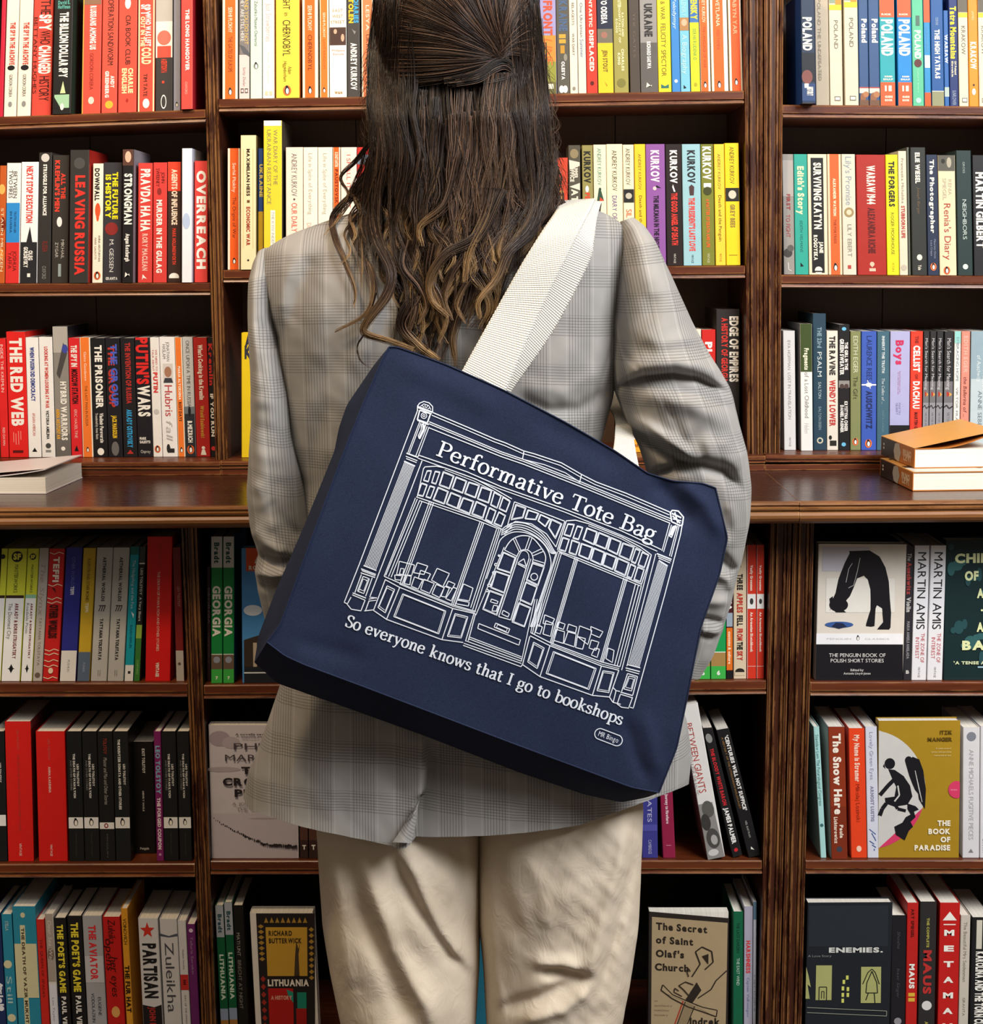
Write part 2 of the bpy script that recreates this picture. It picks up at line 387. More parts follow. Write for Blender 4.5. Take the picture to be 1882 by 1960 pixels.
def shell(root, C, D, col, side, face_out=False, pagew=None, t=.0011):
    """C = front corners TL, TR, BR, BL (world); D depth; folded card cover round a block of pages"""
    TL, TR, BR, BL = C; m = MB(); w = np.linalg.norm(BR-BL)
    ex = np.array([0, 1.0, 0])
    def ring(L, R):
        r = (R-L)/np.linalg.norm(R-L); c = min(.0012, w*.15)
        q = lambda a, b: L+r*a+ex*b
        if not face_out:
            return [q(0, D), q(0, c), q(c*.3, c*.3), q(c, 0), q(w-c, 0), q(w-c*.3, c*.3), q(w, c), q(w, D), q(w-t, D), q(w-t, t), q(t, t), q(t, D)]
        return [q(w, D), q(c, D), q(c*.3, D-c*.3), q(0, D-c), q(0, c), q(c*.3, c*.3), q(c, 0), q(w, 0), q(w, t), q(t, t), q(t, D-t), q(w, D-t)]
    A, B = ring(BL, BR), ring(TL, TR); n = len(A)
    fs = [(i, (i+1) % n, n+(i+1) % n, n+i) for i in range(n)]
    m.add(np.vstack([A, B]), [f for i, f in enumerate(fs) if i not in (0, 6)], ink(col))
    k = m.n-2*n
    for i in (0, 6):
        m.f.append(tuple(q+k for q in fs[i])); m.mi.append(m.slot(ink(side)))
    for f in ([(0, 1, 10, 11), (1, 2, 3, 10), (3, 4, 9, 10), (4, 5, 6, 9), (6, 7, 8, 9)] if not face_out else [(0, 1, 10, 11), (1, 2, 3, 10), (3, 4, 9, 10), (4, 5, 6, 9), (6, 7, 8, 9)]):
        m.f.append(tuple(k+q for q in f)); m.mi.append(m.slot(ink(side)))
        m.f.append(tuple(k+n+q for q in reversed(f))); m.mi.append(m.slot(ink(side)))
    # pages
    pm = MB(); r = (BR-BL)/w; up = (TL-BL)/np.linalg.norm(TL-BL); tt = t+.0002
    hh = [BL+up*.001, TL-up*.0012]
    pl = []
    for b in hh:
        if not face_out: pl.append([b+r*tt+ex*tt, b+r*(w-tt)+ex*tt, b+r*(w-tt)+ex*(D-.0015), b+r*tt+ex*(D-.0015)])
        else: pl.append([b+r*tt+ex*tt, b+r*(w-.0015)+ex*tt, b+r*(w-.0015)+ex*(D-tt), b+r*tt+ex*(D-tt)])
    pm.prism(pl[0], pl[1], PAGES)
    return m, pm
def finish(root, m, pm, lab=None):
    o = m.build('cover', root, origin=root.location); p = pm.build('page_block', root, origin=root.location)
    return o
def bk(sh, x0, x1, yt, desc, col, *items, s=None, pr=0.0, d=.126, sc=None, quad=None, ins=None, lift=0.0):
    f, Y = SH[sh]; low = sh[0] == 'L'
    Yb = (YL if low else YU)+((.04 if sh in ('UL3', 'UM3', 'UR3') else .0155) if ins is None else ins)-pr
    if s is None:
        (a, sa), (b, sb) = SLOPE[sh]; s = float(np.interp((x0+x1)/2, (a, b), (sa, sb)))
    g = .25
    if quad is None:
        xw = W((x0+x1)/2, 700, Yb)[0]
        _, yb = proj((xw, Yb, f(xw))); ym = (max(yt, 0)+min(yb, 1960))/2
        X = lambda x, y: x+s*(y-ym)
        TL, TR, BL, BR = W(X(x0+g, yt), yt, Yb), W(X(x1-g, yt), yt, Yb), W(X(x0+g, yb), yb, Yb), W(X(x1-g, yb), yb, Yb)
        BL[2] = f(BL[0])+.0006+lift; BR[2] = f(BR[0])+.0006+lift; TR[2] = TL[2]+(BR[2]-BL[2])
    else:
        TL, TR, BR, BL = [W(*p, Yb) for p in quad]
        dz = min(BR[2]-f(BR[0]), BL[2]-f(BL[0]))-.0006
        for q in (TL, TR, BR, BL): q[2] -= dz
    base = (BL+BR)/2+np.array([0, d/2, 0])
    root = thing('book', f'{desc} {WHERE[sh]}', 'book', Vector(base), 'books '+WHERE[sh])
    m, pm = shell(root, (TL, TR, BR, BL), d, col, sc or col)
    h = np.linalg.norm(TL-BL); w = np.linalg.norm(BR-BL)
    P = lambda u, v, e: (TL*(1-v)+TR*v)*(1-u)+(BL*(1-v)+BR*v)*u+np.array([0, -e, 0])
    F = Face(m, P, w/h)
    for it in items: F.item(it)
    finish(root, m, pm); NB[0] += 1
    return root
def fo(sh, quad, desc, col, *items, d=.022, pr=0.0, ins=None, sc=None, where=None):
    """a book standing face out: quad = front-cover corners in the photograph"""
    f, Y = SH[sh]; Yb = (YL if sh[0] == 'L' else YU)+((.04 if sh in ('UL3', 'UM3', 'UR3') else .0155) if ins is None else ins)-pr
    TL, TR, BR, BL = [W(*p, Yb) for p in quad]
    dz = min(BR[2]-f(BR[0]), BL[2]-f(BL[0]))-.0006
    BL[2] = f(BL[0])+.0006; BR[2] = f(BR[0])+.0006
    root = thing('book', f'{desc} {WHERE[sh]}', 'book', Vector((BL+BR)/2+np.array([0, d/2, 0])), 'books '+WHERE[sh])
    m, pm = shell(root, (TL, TR, BR, BL), d, col, sc or col, True)
    h = np.linalg.norm(TL-BL); w = np.linalg.norm(BR-BL)
    P = lambda u, v, e: (TL*(1-v)+TR*v)*(1-u)+(BL*(1-v)+BR*v)*u+np.array([0, -e, 0])
    F = Face(m, P, w/h)
    for it in items: F.item(it)
    finish(root, m, pm)
    return F
OR, CRM, RED = '#ef6a22', '#f3e6cf', '#d9262b'
def pen(t1, t2, e0=.17, e1=.86, col=OR, u=.93, h=.26, c1='#f6e3cf', c2='#3a1a0c'):
    """orange classics spine with cream edges"""
    return [(col, 0, 1, e0, e1), (t1, c1, .12, .36, (e0+e1)/2, h, 'r'), (t2, c2, .40, .74, (e0+e1)/2, h, 'r'), ('p', u, (e0+e1)/2, .17)]
# ---- upper left bay, top shelf
k = 'UL1'
bk(k, 0, 8.5, -30, 'thin crimson spine at the frame edge', '#c4203a')
ARC = [('THE SPY IN THE ARCHIVE', '#c23a30', .24, .58, .55, .38), ('o', BLK, .605, .5, .2, .3), ('GORDON CORERA', '#3a3a3a', .66, .84, .5, .26, 'r'), ('o', '#8a8a88', .90, .5, .22, .16)]
bk(k, 10, 34, -14, 'left of two cream paperbacks with red lettering THE SPY', '#f4e7d3', *ARC)
bk(k, 35, 61, -14, 'right of two cream paperbacks with red lettering THE SPY', '#f4e7d3', *ARC)
bk(k, 62.5, 100, -14, 'wide red paperback with tall black and white title', '#d8483a', ('THE', '#26120e', .06, .18, .62, .5, 'r'), ('SPY', WHT, .18, .31, .62, .56), ('WHO', '#26120e', .31, .42, .62, .5, 'r'), ('CHANGED', WHT, .43, .66, .62, .56), ('HISTORY', '#26120e', .68, .88, .62, .5, 'r'), ('BETTANY HUGHES', '#4a140e', .2, .82, .13, .18, 'r'))
bk(k, 102, 138, -16, 'black thriller lettered BILLION DOLLAR SPY', '#1d1c1c', ('THE BILLION DOLLAR SPY', WHT, .17, .7, .55, .42), ('q', 'David E.', '#5aa79a', .09, .2, .85, .18), ('q', 'Hoffman', '#5aa79a', .125, .2, .85, .18), ('#9fc7a0', .84, .95, .1, .9), ('g', '#1d1c1c', [(.86, .1), (.95, .45), (.95, .1)]), ('o', '#e9e6da', .94, .52, .18, .1), ('g', '#c9d6a0', [(.73, .55), (.83, .7), (.83, .4)]), sc='#24382a', pr=.012)
bk(k, 158, 193.5, -14, 'red paperback lettered RUSSIANS AMONG US', '#d9503f', ('#8f6a52', 0, .1), ('RUSSIANS AMONG US', WHT, .11, .47, .55, .3), ('GORDON CORERA', '#8f2a20', .5, .8, .5, .2, 'r'), ('o', '#f0cfc0', .89, .5, .2, .16), ('#e9b24a', 0, 1, 0, .05))
bk(k, 195, 225, -14, 'red paperback lettered OPERATION SANDWORM', '#dc5442', ('OPERATION SANDWORM', '#2a1410', .06, .6, .55, .36, 'r'), ('ANDY', WHT, .69, .79, .7, .22), ('GREENBERG', WHT, .65, .87, .35, .22), ('o', '#e9b23a', .93, .5, .25, .26))
bk(k, 226.5, 262, -14, 'red paperback lettered BOOK CLUB in black', '#d9503f', ('CIA BOOK CLUB', '#2a1410', .19, .6, .52, .27, 'r'), ('o', WHT, .09, .5, .3, .16), ('CHARLIE', '#f4e3a8', .63, .84, .68, .24), ('ENGLISH', '#f4e3a8', .63, .84, .34, .24), ('g', '#a8281e', [(.88, .5), (.9, .58), (.92, .5), (.9, .42)]))
bk(k, 264, 296.5, -14, 'red paperback with cream border and gold title', '#d94e3c', ('#f3dfae', 0, 1, .02, .1), ('#f3dfae', 0, 1, .9, .98), ('SPY', WHT, .1, .19, .45, .5), ('WHO WAS LEFT', WHT, .18, .45, .6, .3), ('OUT IN THE', '#f3dfae', .2, .45, .28, .22), ('COLD', '#f3dfae', .46, .6, .5, .5), ('TIM TATE', '#40201a', .68, .87, .45, .22, 'r'), ('o', WHT, .93, .5, .28, .2))
bk(k, 297.5, 331, -10, 'black and white paperback with red head silhouette', '#3a3634', ('#b9b2a8', 0, .23), ('#efe4d4', .23, .54), ('o', '#e2705c', .37, .5, .42, .4), ('#d0503e', .44, .54, .1, .9), ('AGENT', '#d8452f', .55, .61, .5, .3), ('SONYA', '#d8452f', .61, .67, .5, .3), ('o', '#d8452f', .75, .45, .08, .08), ('o', WHT, .92, .48, .4, .16), ('o', '#3a3634', .92, .48, .33, .12))
bk(k, 332, 345.5, -16, 'slim blue grey spine', '#9a9cab', ('p', .95, .5, .25))
bk(k, 346.5, 369, -30, 'red hardback lettered THE LONG HANGOVER, pulled forward', '#d64a40', ('THE LONG HANGOVER', WHT, .2, .69, .55, .3), ('OXFORD', '#f0b0a0', .78, .88, .45, .2, 'r'), sc='#b01f2a', pr=.02, d=.14)
# ---- second shelf
k = 'UL2'
bk(k, -2, 10.5, 317, 'mottled orange spine at the frame edge', '#c05a22', ('o', '#e9b25a', .2, .4, .8, .5), ('o', '#7a2a12', .5, .6, 1.2, .4), ('o', '#e0852f', .75, .4, .9, .4), ('STALIN MILNZEN', '#efd9b0', .36, .9, .5, .4, 'r'))
bk(k, 11.5, 38.5, 312, 'white, blue and red banded paperback BETWEEN TWO FIRES', '#f1ede6', ('#2f8ad0', .33, .66), ('#d8302c', .66, 1), ('BETWEEN', '#3a3a3a', .07, .29, .62, .28, 'r'), ('TWO FIRES', '#3a3a3a', .06, .29, .3, .28, 'r'), ('TRUTH AND LIES', '#1f4f80', .4, .58, .65, .14), ('IN RUSSIA', '#1f4f80', .4, .58, .35, .14), ('JOSHUA', '#5a1210', .73, .9, .65, .26, 'r'), ('YAFFA', '#5a1210', .74, .88, .3, .26, 'r'))
bk(k, 39.5, 72.5, 310, 'white and black paperback NEXT STOP EXECUTION', '#f2f0ef', ('#252528', .66, 1), ('NEXT STOP EXECUTION', '#d7483f', .035, .5, .5, .34), ('g', '#252528', [(.53, .55), (.66, .35), (.66, .7)]), ('OLEG', WHT, .73, .81, .6, .22), ('GORDIEVSKY', WHT, .7, .87, .32, .22), ('#f0ece2', .92, .95, .42, .6))
bk(k, 73, 98, 292, 'black paperback lettered STRUGGLE FOR ALLIANCE', '#312e2c', ('o', '#cfcac2', .04, .5, .32, .32), ('STRUGGLE FOR ALLIANCE', WHT, .09, .48, .5, .26), ('RUSSIA', '#8a2a24', .68, .76, .55, .4, 'r'), ('OXFORD', '#8c8a84', .87, .97, .5, .3, 'r'))
bk(k, 99.5, 131.5, 297, 'charcoal paperback with red title and white feather', '#35302c', ("ALL THE", '#e0402e', .14, .34, .66, .24), ("KREMLIN'S MEN", '#e0402e', .04, .44, .3, .26), ('o', '#e9e5df', .52, .45, .3, .16), ('MIKHAIL', '#b9b4aa', .66, .81, .66, .18, 'r'), ('ZYGAR', '#b9b4aa', .68, .8, .3, .18, 'r'), ('#8f9a98', .85, .95, .4, .58))
bk(k, 133, 169.5, 287, 'thick black paperback lettered LEAVING RUSSIA in red', '#33312f', ('LEAVING RUSSIA', '#e4352b', .19, .94, .55, .46), ('o', '#4c4a48', .1, .5, .3, .3), sc='#a8261e', pr=.012, d=.14)
bk(k, 177, 197, 313, 'cream paperback DOWNFALL with orange figure', '#f5ead4', ('DOWNFALL', BLK, .04, .31, .42, .42), ('o', '#e8552a', .39, .5, .7, .26), ('o', '#e8552a', .44, .5, .5, .14), ('MARK GALEOTTI', '#8a7f70', .62, .8, .3, .2, 'r'), ('ANNA ARUTUNYAN', '#6a6054', .6, .82, .68, .2, 'r'), ('p', .94, .5, .24, '#d9602a'))
bk(k, 197.7, 233, 311, 'dark paperback with yellow title IS HISTORY', '#35343a', ('THE FUTURE', '#f2e21e', .08, .47, .64, .27), ('IS HISTORY', '#f2e21e', .1, .46, .26, .27), ('o', '#8a2a26', .55, .45, .35, .36), ('M. GESSEN', '#d8d4cc', .64, .91, .46, .22, 'r'), ('GRANTA', '#d8d4cc', .95, .985, .5, .3) if 0 else ('q', 'GRANTA', '#d8d4cc', .965, .15, .8, .14))
bk(k, 234, 255.5, 286, 'black hardback STRONGMAN with a bald head photo', '#1b191b', ('#5a3a30', 0, .12), ('o', '#e0b59a', .055, .5, .5, .28), ('STRONGMAN', WHT, .18, .56, .52, .62), ('Angus Roxburgh', WHT, .63, .84, .5, .34), ('g', WHT, [(.92, .3), (.95, .7), (.93, .65), (.96, .25)]), sc='#8f8a94', pr=.012, d=.14)
bk(k, 264, 291.5, 312, 'red paperback PRAVDA HA HA with white capitals', '#d6423a', ('PRAVDA HA HA', WHT, .05, .57, .52, .6), ('RORY MACLEAN', '#f3b8a8', .59, .9, .5, .34), ('g', WHT, [(.93, .35), (.97, .65), (.96, .4), (.98, .3)]))
bk(k, 293, 319.5, 311, 'red paperback MURDER IN THE GULAG', '#d6403a', ('JOHN', '#57130f', .08, .17, .72, .24, 'r'), ('SWEENEY', '#57130f', .05, .2, .34, .24, 'r'), ('o', '#8f2a26', .24, .45, .25, .16), ('MURDER IN THE GULAG', WHT, .31, .92, .45, .36))
bk(k, 320.5, 346.5, 310, 'dark brown paperback AGENTS OF INFLUENCE with orange top', '#3b2620', ('#e2452c', 0, .24), ('AGENTS OF INFLUENCE', '#f5d9c0', .06, .52, .52, .38), ('MARK HOLLINGSWORTH', '#d8402c', .55, .85, .5, .24), ('o', WHT, .955, .5, .3, .38), ('#3b2620', .965, .99))
bk(k, 348, 367.5, 284, 'tall white spine with pale blue mark', '#eef0f6', ('o', '#b9cbe6', .54, .45, .8, .38), sc='#cfd3e4', pr=.012, d=.14)
bk(k, 372, 397.5, 308, 'red paperback lettered OVERREACH at the post', '#da423c', ('OVERREACH', WHT, .08, .89, .52, .62))
# ---- third shelf
k = 'UL3'
bk(k, -2, 13.5, 648, 'red paperback cut by the frame edge', '#dc2424', ('INSIDE THE KREMLIN', '#f6c9bf', .05, .45, .5, .35, 'r'), ('RED DAWN', '#f6c9bf', .75, .9, .5, .3, 'r'))
bk(k, 14.5, 51, 635, 'wide red paperback lettered THE RED WEB', '#df231f', ('THE RED WEB', WHT, .05, .75, .5, .58), ('#f08a80', .79, .86, .62, .66), ('#f08a80', .79, .9, .5, .54), ('#f08a80', .81, .9, .36, .4), ('#f08a80', .8, .88, .24, .28), ('#5a0f0d', .945, .965, .2, .75), d=.14)
bk(k, 51.5, 76, 646, 'white paperback with small blue lettering', '#f0eeea', ('WHEN PUSSIN DID DEMOCRACY', '#2b3a8a', .08, .53, .5, .3), ('AFGHAN AMERICAN', '#c8645c', .63, .82, .5, .22, 'r'), ('g', BLK, [(.92, .5), (.955, .3), (.955, .7)]))
bk(k, 77, 103, 645, 'white paperback with red lettering on WOMEN and WAR', '#eceae6', ('LOOKING AT WOMEN LOOKING AT WAR', '#d0483f', .08, .59, .52, .24), ('VICTORIA AMELINA', '#2b2b2b', .61, .85, .5, .2), ('o', '#4a4a48', .905, .5, .2, .2), ('#8a8a88', .94, .96, .3, .7))
bk(k, 103.5, 132.5, 625, 'tall grey hardback lettered HYBRID WARRIORS', '#8a857d', ('#b0aba2', 0, .2), ('g', '#4a4644', [(.12, .7), (.2, .95), (.4, .4), (.36, .2)]), ('o', '#3f4a9a', .17, .8, .3, .2), ('#6a6662', .82, 1), ('HYBRID WARRIORS', WHT, .42, .87, .62, .36), ('ANNA ARUTUNYAN', '#e8a92a', .63, .86, .22, .22), ('o', WHT, .935, .5, .14, .14), sc='#1f1c22', d=.15)
bk(k, 133.5, 154.5, 647, 'red and black paperback lettered THE SPY IN', '#d9242a', ('THE SPY IN', WHT, .06, .24, .5, .5), ('MOSCOW STATION', '#2a0a0a', .26, .55, .5, .5), ('ERIC HASELTINE', '#f2b6ae', .6, .84, .5, .26, 'r'), ('g', BLK, [(.9, .5), (.95, .3), (.95, .7)]))
bk(k, 155, 175.5, 646, 'orange classics paperback with cream edges', CRM, *pen('Gaito Gazdanov', 'THE LAST MAN IN RUSSIA', .1, .9, '#ee7a2e', .94, .24))
bk(k, 176.5, 203.5, 647, 'black paperback lettered THE PRISONER', '#19181b', ('THE PRISONER', WHT, .06, .59, .52, .46), ('Vladimir Pereverzin', '#e6e2da', .63, .88, .62, .24), ('Translated by Anna Gunin', '#b9b4aa', .63, .85, .28, .16), ('o', WHT, .955, .5, .26, .24))
bk(k, 204, 232, 647, 'black paperback with doubled red and blue title', '#1b1a20', ('THE GROUP', '#b9342f', .06, .58, .4, .4), ('THE GROUP', '#4a5fc0', .05, .57, .58, .4), ('JACK MARGOLIN', '#e9c02a', .65, .84, .5, .28), ('o', '#6a6866', .93, .5, .5, .26))
bk(k, 233, 260, 647, 'black paperback with red title and blue author line', '#1d1b1d', ('THE INVENTION OF RUSSIA', '#b5302c', .04, .55, .52, .34), ('ARKADY OSTROVSKY', '#35a3dc', .6, .92, .5, .34), ('g', '#b5302c', [(.94, .5), (.975, .25), (.975, .75)]))
bk(k, 260.5, 289.5, 646, 'black paperback with huge red and white WARS title', '#1d1a20', ("PUTIN'S", '#df2a26', .0, .39, .48, .72), ('WARS', WHT, .4, .66, .52, .72), ('MARK', WHT, .83, .86, .5, .3) if 0 else ('q', 'MARK', WHT, .845, .15, .6, .16), ('q', 'GALEOTTI', WHT, .875, .15, .85, .16), ('q', 'Osprey', '#cfcac2', .955, .2, .85, .2, False))
bk(k, 290, 307.5, 646, 'narrow white paperback with red author name', '#efebe6', ('WE NEED TO', '#c84a42', .1, .28, .66, .2, 'r'), ('TALK ABOUT', '#c84a42', .1, .28, .3, .2, 'r'), ('PUTIN', '#d8362f', .29, .46, .5, .44), ('o', '#c9c6c2', .62, .5, .3, .3), ('p', .935, .5, .24, '#d9602a'))
bk(k, 308, 337, 645, 'white paperback Hubris with a portrait on the spine', '#f0eeec', ('JONATHAN', '#8a8684', .04, .2, .56, .2, 'r'), ('HASLAM', '#8a8684', .06, .18, .3, .2, 'r'), ('#d8d2cc', .22, .38, .2, .85), ('o', '#a87a60', .29, .52, .36, .24), ('g', '#3f3f46', [(.34, .3), (.34, .75), (.38, .85), (.38, .2)]), ('Hubris', '#c2484a', .4, .66, .52, .5, 'r'), ('fall', '#b9b4b0', .69, .85, .5, .4, 'ri'), ('o', '#2b2b2b', .93, .4, .3, .12), ('#2b2b2b', .93, .965, .35, .8))
bk(k, 337.5, 351.5, 646, 'narrow orange classics paperback beside Hubris', CRM, ('#ee7a2e', 0, 1, .1, .88), ('MARIA ALYOKHINA', '#fbe6cf', .24, .52, .5, .34), ('RIOT DAYS', '#4a1a0a', .54, .7, .5, .34), ('p', .945, .5, .26))
bk(k, 352, 372, 645, 'pale grey paperback fading to black with tiny figure', '#c2c1bd', ('#6d7478', .58, .64), ('#2a2d33', .64, 1), ('ONCE UPON A TIME IN RUSSIA', '#6a6866', .03, .58, .5, .34, 'r'), ('o', '#1c1c20', .62, .5, .5, .14), ('B.MEZRICH', WHT, .7, .88, .5, .4), ('p', .94, .5, .26, '#d9602a'))
bk(k, 373, 399.5, 646, 'dark red paperback about cooking with white lettering', '#b0241f', ("What's Cooking in the Kremlin", '#f4e6da', .06, .52, .5, .3), ('Witold Szablowski', '#c9963a', .57, .84, .5, .26), ('o', WHT, .925, .5, .12, .12), ('g', WHT, [(.94, .4), (.94, .6), (.985, .72), (.985, .3)]))
bk(k, 400, 411, 646, 'black paperback half hidden behind the left post', '#1a1719', ('Kremlin', '#c42a24', .05, .4, .5, .6), ('IF YOU RUN', '#e9e4da', .47, .83, .5, .5), ('o', '#c4302a', .93, .5, .4, .4))
# ---- under the counter
k = 'LL4'
SFB = [('#f1f0ee', .37, 1), ('#3b2a22', .35, .372)]
SFT = lambda t, a, b: [('o', BLK, .06, .5, .3, .3), ('q', 'SF', '#e8e04a', .06, .3, .7, .3), ('MASTERWORKS', '#4a4a1e', .12, .33, .5, .2, 'r'), ('ARKADY & BORIS STRUGATSKY', '#7a3030', .41, .83, .62, .17), (t, '#4a4a48', .41, a, .28, b, 'r'), ('g', BLK, [(.87, .5), (.905, .62), (.94, .5), (.905, .38)]), ('g', BLK, [(.905, .3), (.915, .5), (.905, .7), (.895, .5)])]
SFY = '#cfd23a'
bk(k, -4, 8, 1050, 'yellow and white science fiction spine cut by frame', SFY, *SFB, ('o', BLK, .06, .3, .4, .4))
bk(k, 9, 45, 1050, 'wider yellow and white science fiction spine, DOOMED CITY', SFY, *SFB, *SFT('The Doomed City', .68, .2))
bk(k, 46.5, 68, 1050, 'narrower yellow and white science fiction spine, ROADSIDE', SFY, *SFB[:1], ('#8fc0a0', .345, .372), *SFT('Roadside Picnic', .64, .24))
bk(k, 69, 87, 1049, 'greige spine with faint lettering', '#b9b2a8', ('The Slynx', '#a58f86', .1, .5, .5, .5, 'ri'), ('TATYANA TOLSTAYA', '#8a8078', .52, .88, .5, .28, 'r'), ('o', '#6a5a4e', .955, .5, .3, .3))
bk(k, 88, 117.5, 1050, 'red paperback with wavy cream lines', '#c8221f', *[('l', '#ecd0b0', [(u, .03), (u+.012, .35), (u-.004, .65), (u+.008, .97)], .055) for u in (.03, .27, .37, .4, .76, .79, .84, .88, .97)], ('TEFFI', '#f4dfcf', .06, .25, .52, .36), ('g', BLK, [(.29, .3), (.33, .6), (.3, .5)]), ('OTHER WORLDS', '#3a0f0d', .42, .67, .5, .5), ('o', '#ecd0b0', .92, .5, .2, .16))
bk(k, 120.5, 151.5, 1048, 'blue and white slim hardback', '#2d2f8a', ('#e6e3dc', .77, 1), ('OTHER WORLDS', '#6a6cb0', .07, .29, .5, .2, 'r'), ('TEFFI', '#e8e4f0', .29, .35, .5, .2), ('PUSHKIN', '#8a8a88', .84, .93, .5, .14, 'r'))
bk(k, 153.5, 177.5, 1049, 'mustard and slate paperback', '#c9a72c', ('#5a6a80', .78, 1), ('RASPUTIN AND OTHER IRONIES', '#4a3a10', .08, .4, .5, .24, 'r'), ('TEFFI', '#f2e6b8', .41, .48, .5, .24), ('PUSHKIN', '#9aa6b6', .86, .93, .5, .18, 'r'))
AW = [('AETHERIAL WORLDS', '#3a3a3a', .07, .4, .52, .18), *[('l', '#2f2f2f', [(.435, .3+q), (.43, .42+q), (.475, .3+q)], .05) for q in (0, .14, .28)], ('TATYANA TOLSTAYA', '#3a3a3a', .53, .84, .5, .18), ('#8a8a86', .915, .96, .42, .46), ('#8a8a86', .915, .96, .54, .58)]
bk(k, 179.5, 210.5, 1048, 'left of two pale grey AETHERIAL WORLDS paperbacks', '#bdbcb8', *AW)
bk(k, 211.5, 242.5, 1048, 'right of two pale grey AETHERIAL WORLDS paperbacks', '#bdbcb8', *AW)
bk(k, 244, 261, 1046, 'teal paperback with a white foot', '#15a0b4', ('#0f6a66', 0, .06), ('#e8e8e6', .88, 1), ('The Hedgehog and the Fox', '#bfe6ea', .1, .46, .5, .34, 'r'), ('g', '#eef6f6', [(.48, .4), (.53, .7), (.5, .75)]), ('ISAIAH BERLIN', '#0a6a86', .58, .75, .5, .3, 'r'), ('#2a2a2a', .925, .945, .35, .65))
bk(k, 262, 273.5, 1046, 'black, lime and green banded slim spine', '#20211f', ('#3a3f3c', 0, .12), ('#dfe0dc', .12, .13), ('#93b84a', .58, .68), ('#3a7a34', .68, 1), ('LEO TOLSTOY  A Very Short', '#d0d0c8', .16, .55, .5, .36), ('OXFORD', '#8fbf70', .84, .95, .5, .3, 'r'))
bk(k, 280, 328, 1027, 'thick bright red hardback taller than its neighbours', '#d81a18', ('LEO TOLSTOY', '#a83a3a', .05, .21, .52, .1, 'r'), ('THE DEATH OF IVAN ILYICH AND OTHER STORIES', '#f0cfc0', .24, .79, .48, .1, 'r'), ('VINTAGE', '#f0dfd0', .87, .97, .48, .12), s=-.015)
bk(k, 334, 349.5, 1048, 'dark red and greige spine beside the post', '#7a1d1c', ('#b5aca2', .77, 1), ('LEO TOLSTOY', '#c98a80', .29, .44, .6, .3, 'r'), ('o', '#5a524c', .87, .45, .2, .2), s=.028)
k = 'LL5'
PC = lambda t1, t2, t3: [('#ecebea', .66, .745), ('p', .70, .5, .19, '#ecebea'), (t1, '#dedbd6', .25, .42, .72, .13), (t2, '#dedbd6', .17, .51, .48, .13), (t3, '#8a8884', .22, .45, .27, .12, 'r'), ('PENGUIN CLASSICS', '#4a4846', .78, .96, .5, .07, 'r')]
bk(k, -14, 11, 1400, 'black classics spine cut by the frame edge', '#1a1b1c', ('#ecebea', .64, .725), ('LEO TOLSTOY', '#dedbd6', .24, .39, .62, .16))
bk(k, 12, 61.5, 1381, 'taller of two thick bright red hardbacks', '#d81f1a', ('LEO TOLSTOY', '#c05a52', .06, .2, .5, .07, 'r'), ('THE DEATH OF IVAN ILYICH AND OTHER STORIES', '#b03a34', .23, .78, .5, .08, 'r'), ('VINTAGE', '#f2d6cc', .87, .96, .5, .09, 'r'), sc='#5a0f12', d=.135)
bk(k, 71, 126.5, 1400, 'shorter of two thick bright red hardbacks', '#d81f1a', ('LEO TOLSTOY', '#c0605a', .06, .22, .45, .07, 'r'), ('ANNA KARENINA', '#e8b8b0', .27, .47, .45, .07), ('VINTAGE', '#f2d6cc', .87, .96, .45, .08, 'r'))
bk(k, 129.5, 158.5, 1400, 'first of four black classics beside a red hardback', '#1a1b1c', *PC('LEO TOLSTOY', 'THE DEATH OF IVAN ILYICH', 'AND OTHER STORIES'))
bk(k, 159.5, 188, 1400, 'second of four black classics beside a red hardback', '#1a1b1c', *PC('LEO TOLSTOY', 'THE DEATH OF IVAN ILYICH', 'AND OTHER STORIES'))
bk(k, 189, 218, 1400, 'black paperback Master and Man with thin white band', '#1b1b1c', ('#ecebea', .70, .75), ('o', '#8a2a34', .725, .45, .18, .14), ('o', '#ecebea', .725, .45, .1, .07), ('TOLSTOY', '#b0442a', .05, .17, .5, .22, 'ri'), ('Master and Man and Other Stories', '#a8a29a', .2, .56, .5, .24, 'ri'), ('PENGUIN', '#5a5856', .79, .97, .5, .1, 'r'))
bk(k, 219, 248, 1400, 'black classics paperback lettered SONATA', '#1d1f20', ('#ecebea', .66, .745), ('p', .70, .5, .19, '#ecebea'), ('THE KREUTZER SONATA AND OTHER STORIES', '#e4e1dc', .06, .6, .38, .15), ('LEO TOLSTOY', '#dedbd6', .25, .41, .7, .14))
bk(k, 253, 296, 1420, 'short wide black paperback standing back in shadow', '#14100f', ('EXIT TOLSTOY', '#d6d2cb', .06, .28, .55, .11), ('HENRY HAILS', '#b5b1aa', .44, .62, .5, .07), ('q', 'Penguin', '#b5b1aa', .955, .3, .7, .1), ins=.05)
bk(k, 297, 311, 1400, 'narrow purple paperback with blue author name', '#7d2163', ('LEO TOLSTOY', '#7fb2c8', .11, .48, .5, .55), ('THE FORGED COUPON', '#f0dfe6', .51, .91, .48, .42), ('o', '#c48ab0', .95, .5, .2, .2))
bk(k, 311.7, 339.5, 1400, 'black classics paperback right of the narrow purple one', '#1a1b1c', *PC('LEO TOLSTOY', 'THE DEATH OF IVAN ILYICH', 'AND OTHER STORIES'))
bk(k, 341, 365, 1400, 'last black classics paperback against the post', '#1a1b1c', *PC('LEO TOLSTOY', 'THE DEATH OF IVAN ILYICH', 'AND OTHER STORIES'))
k = 'LL6'
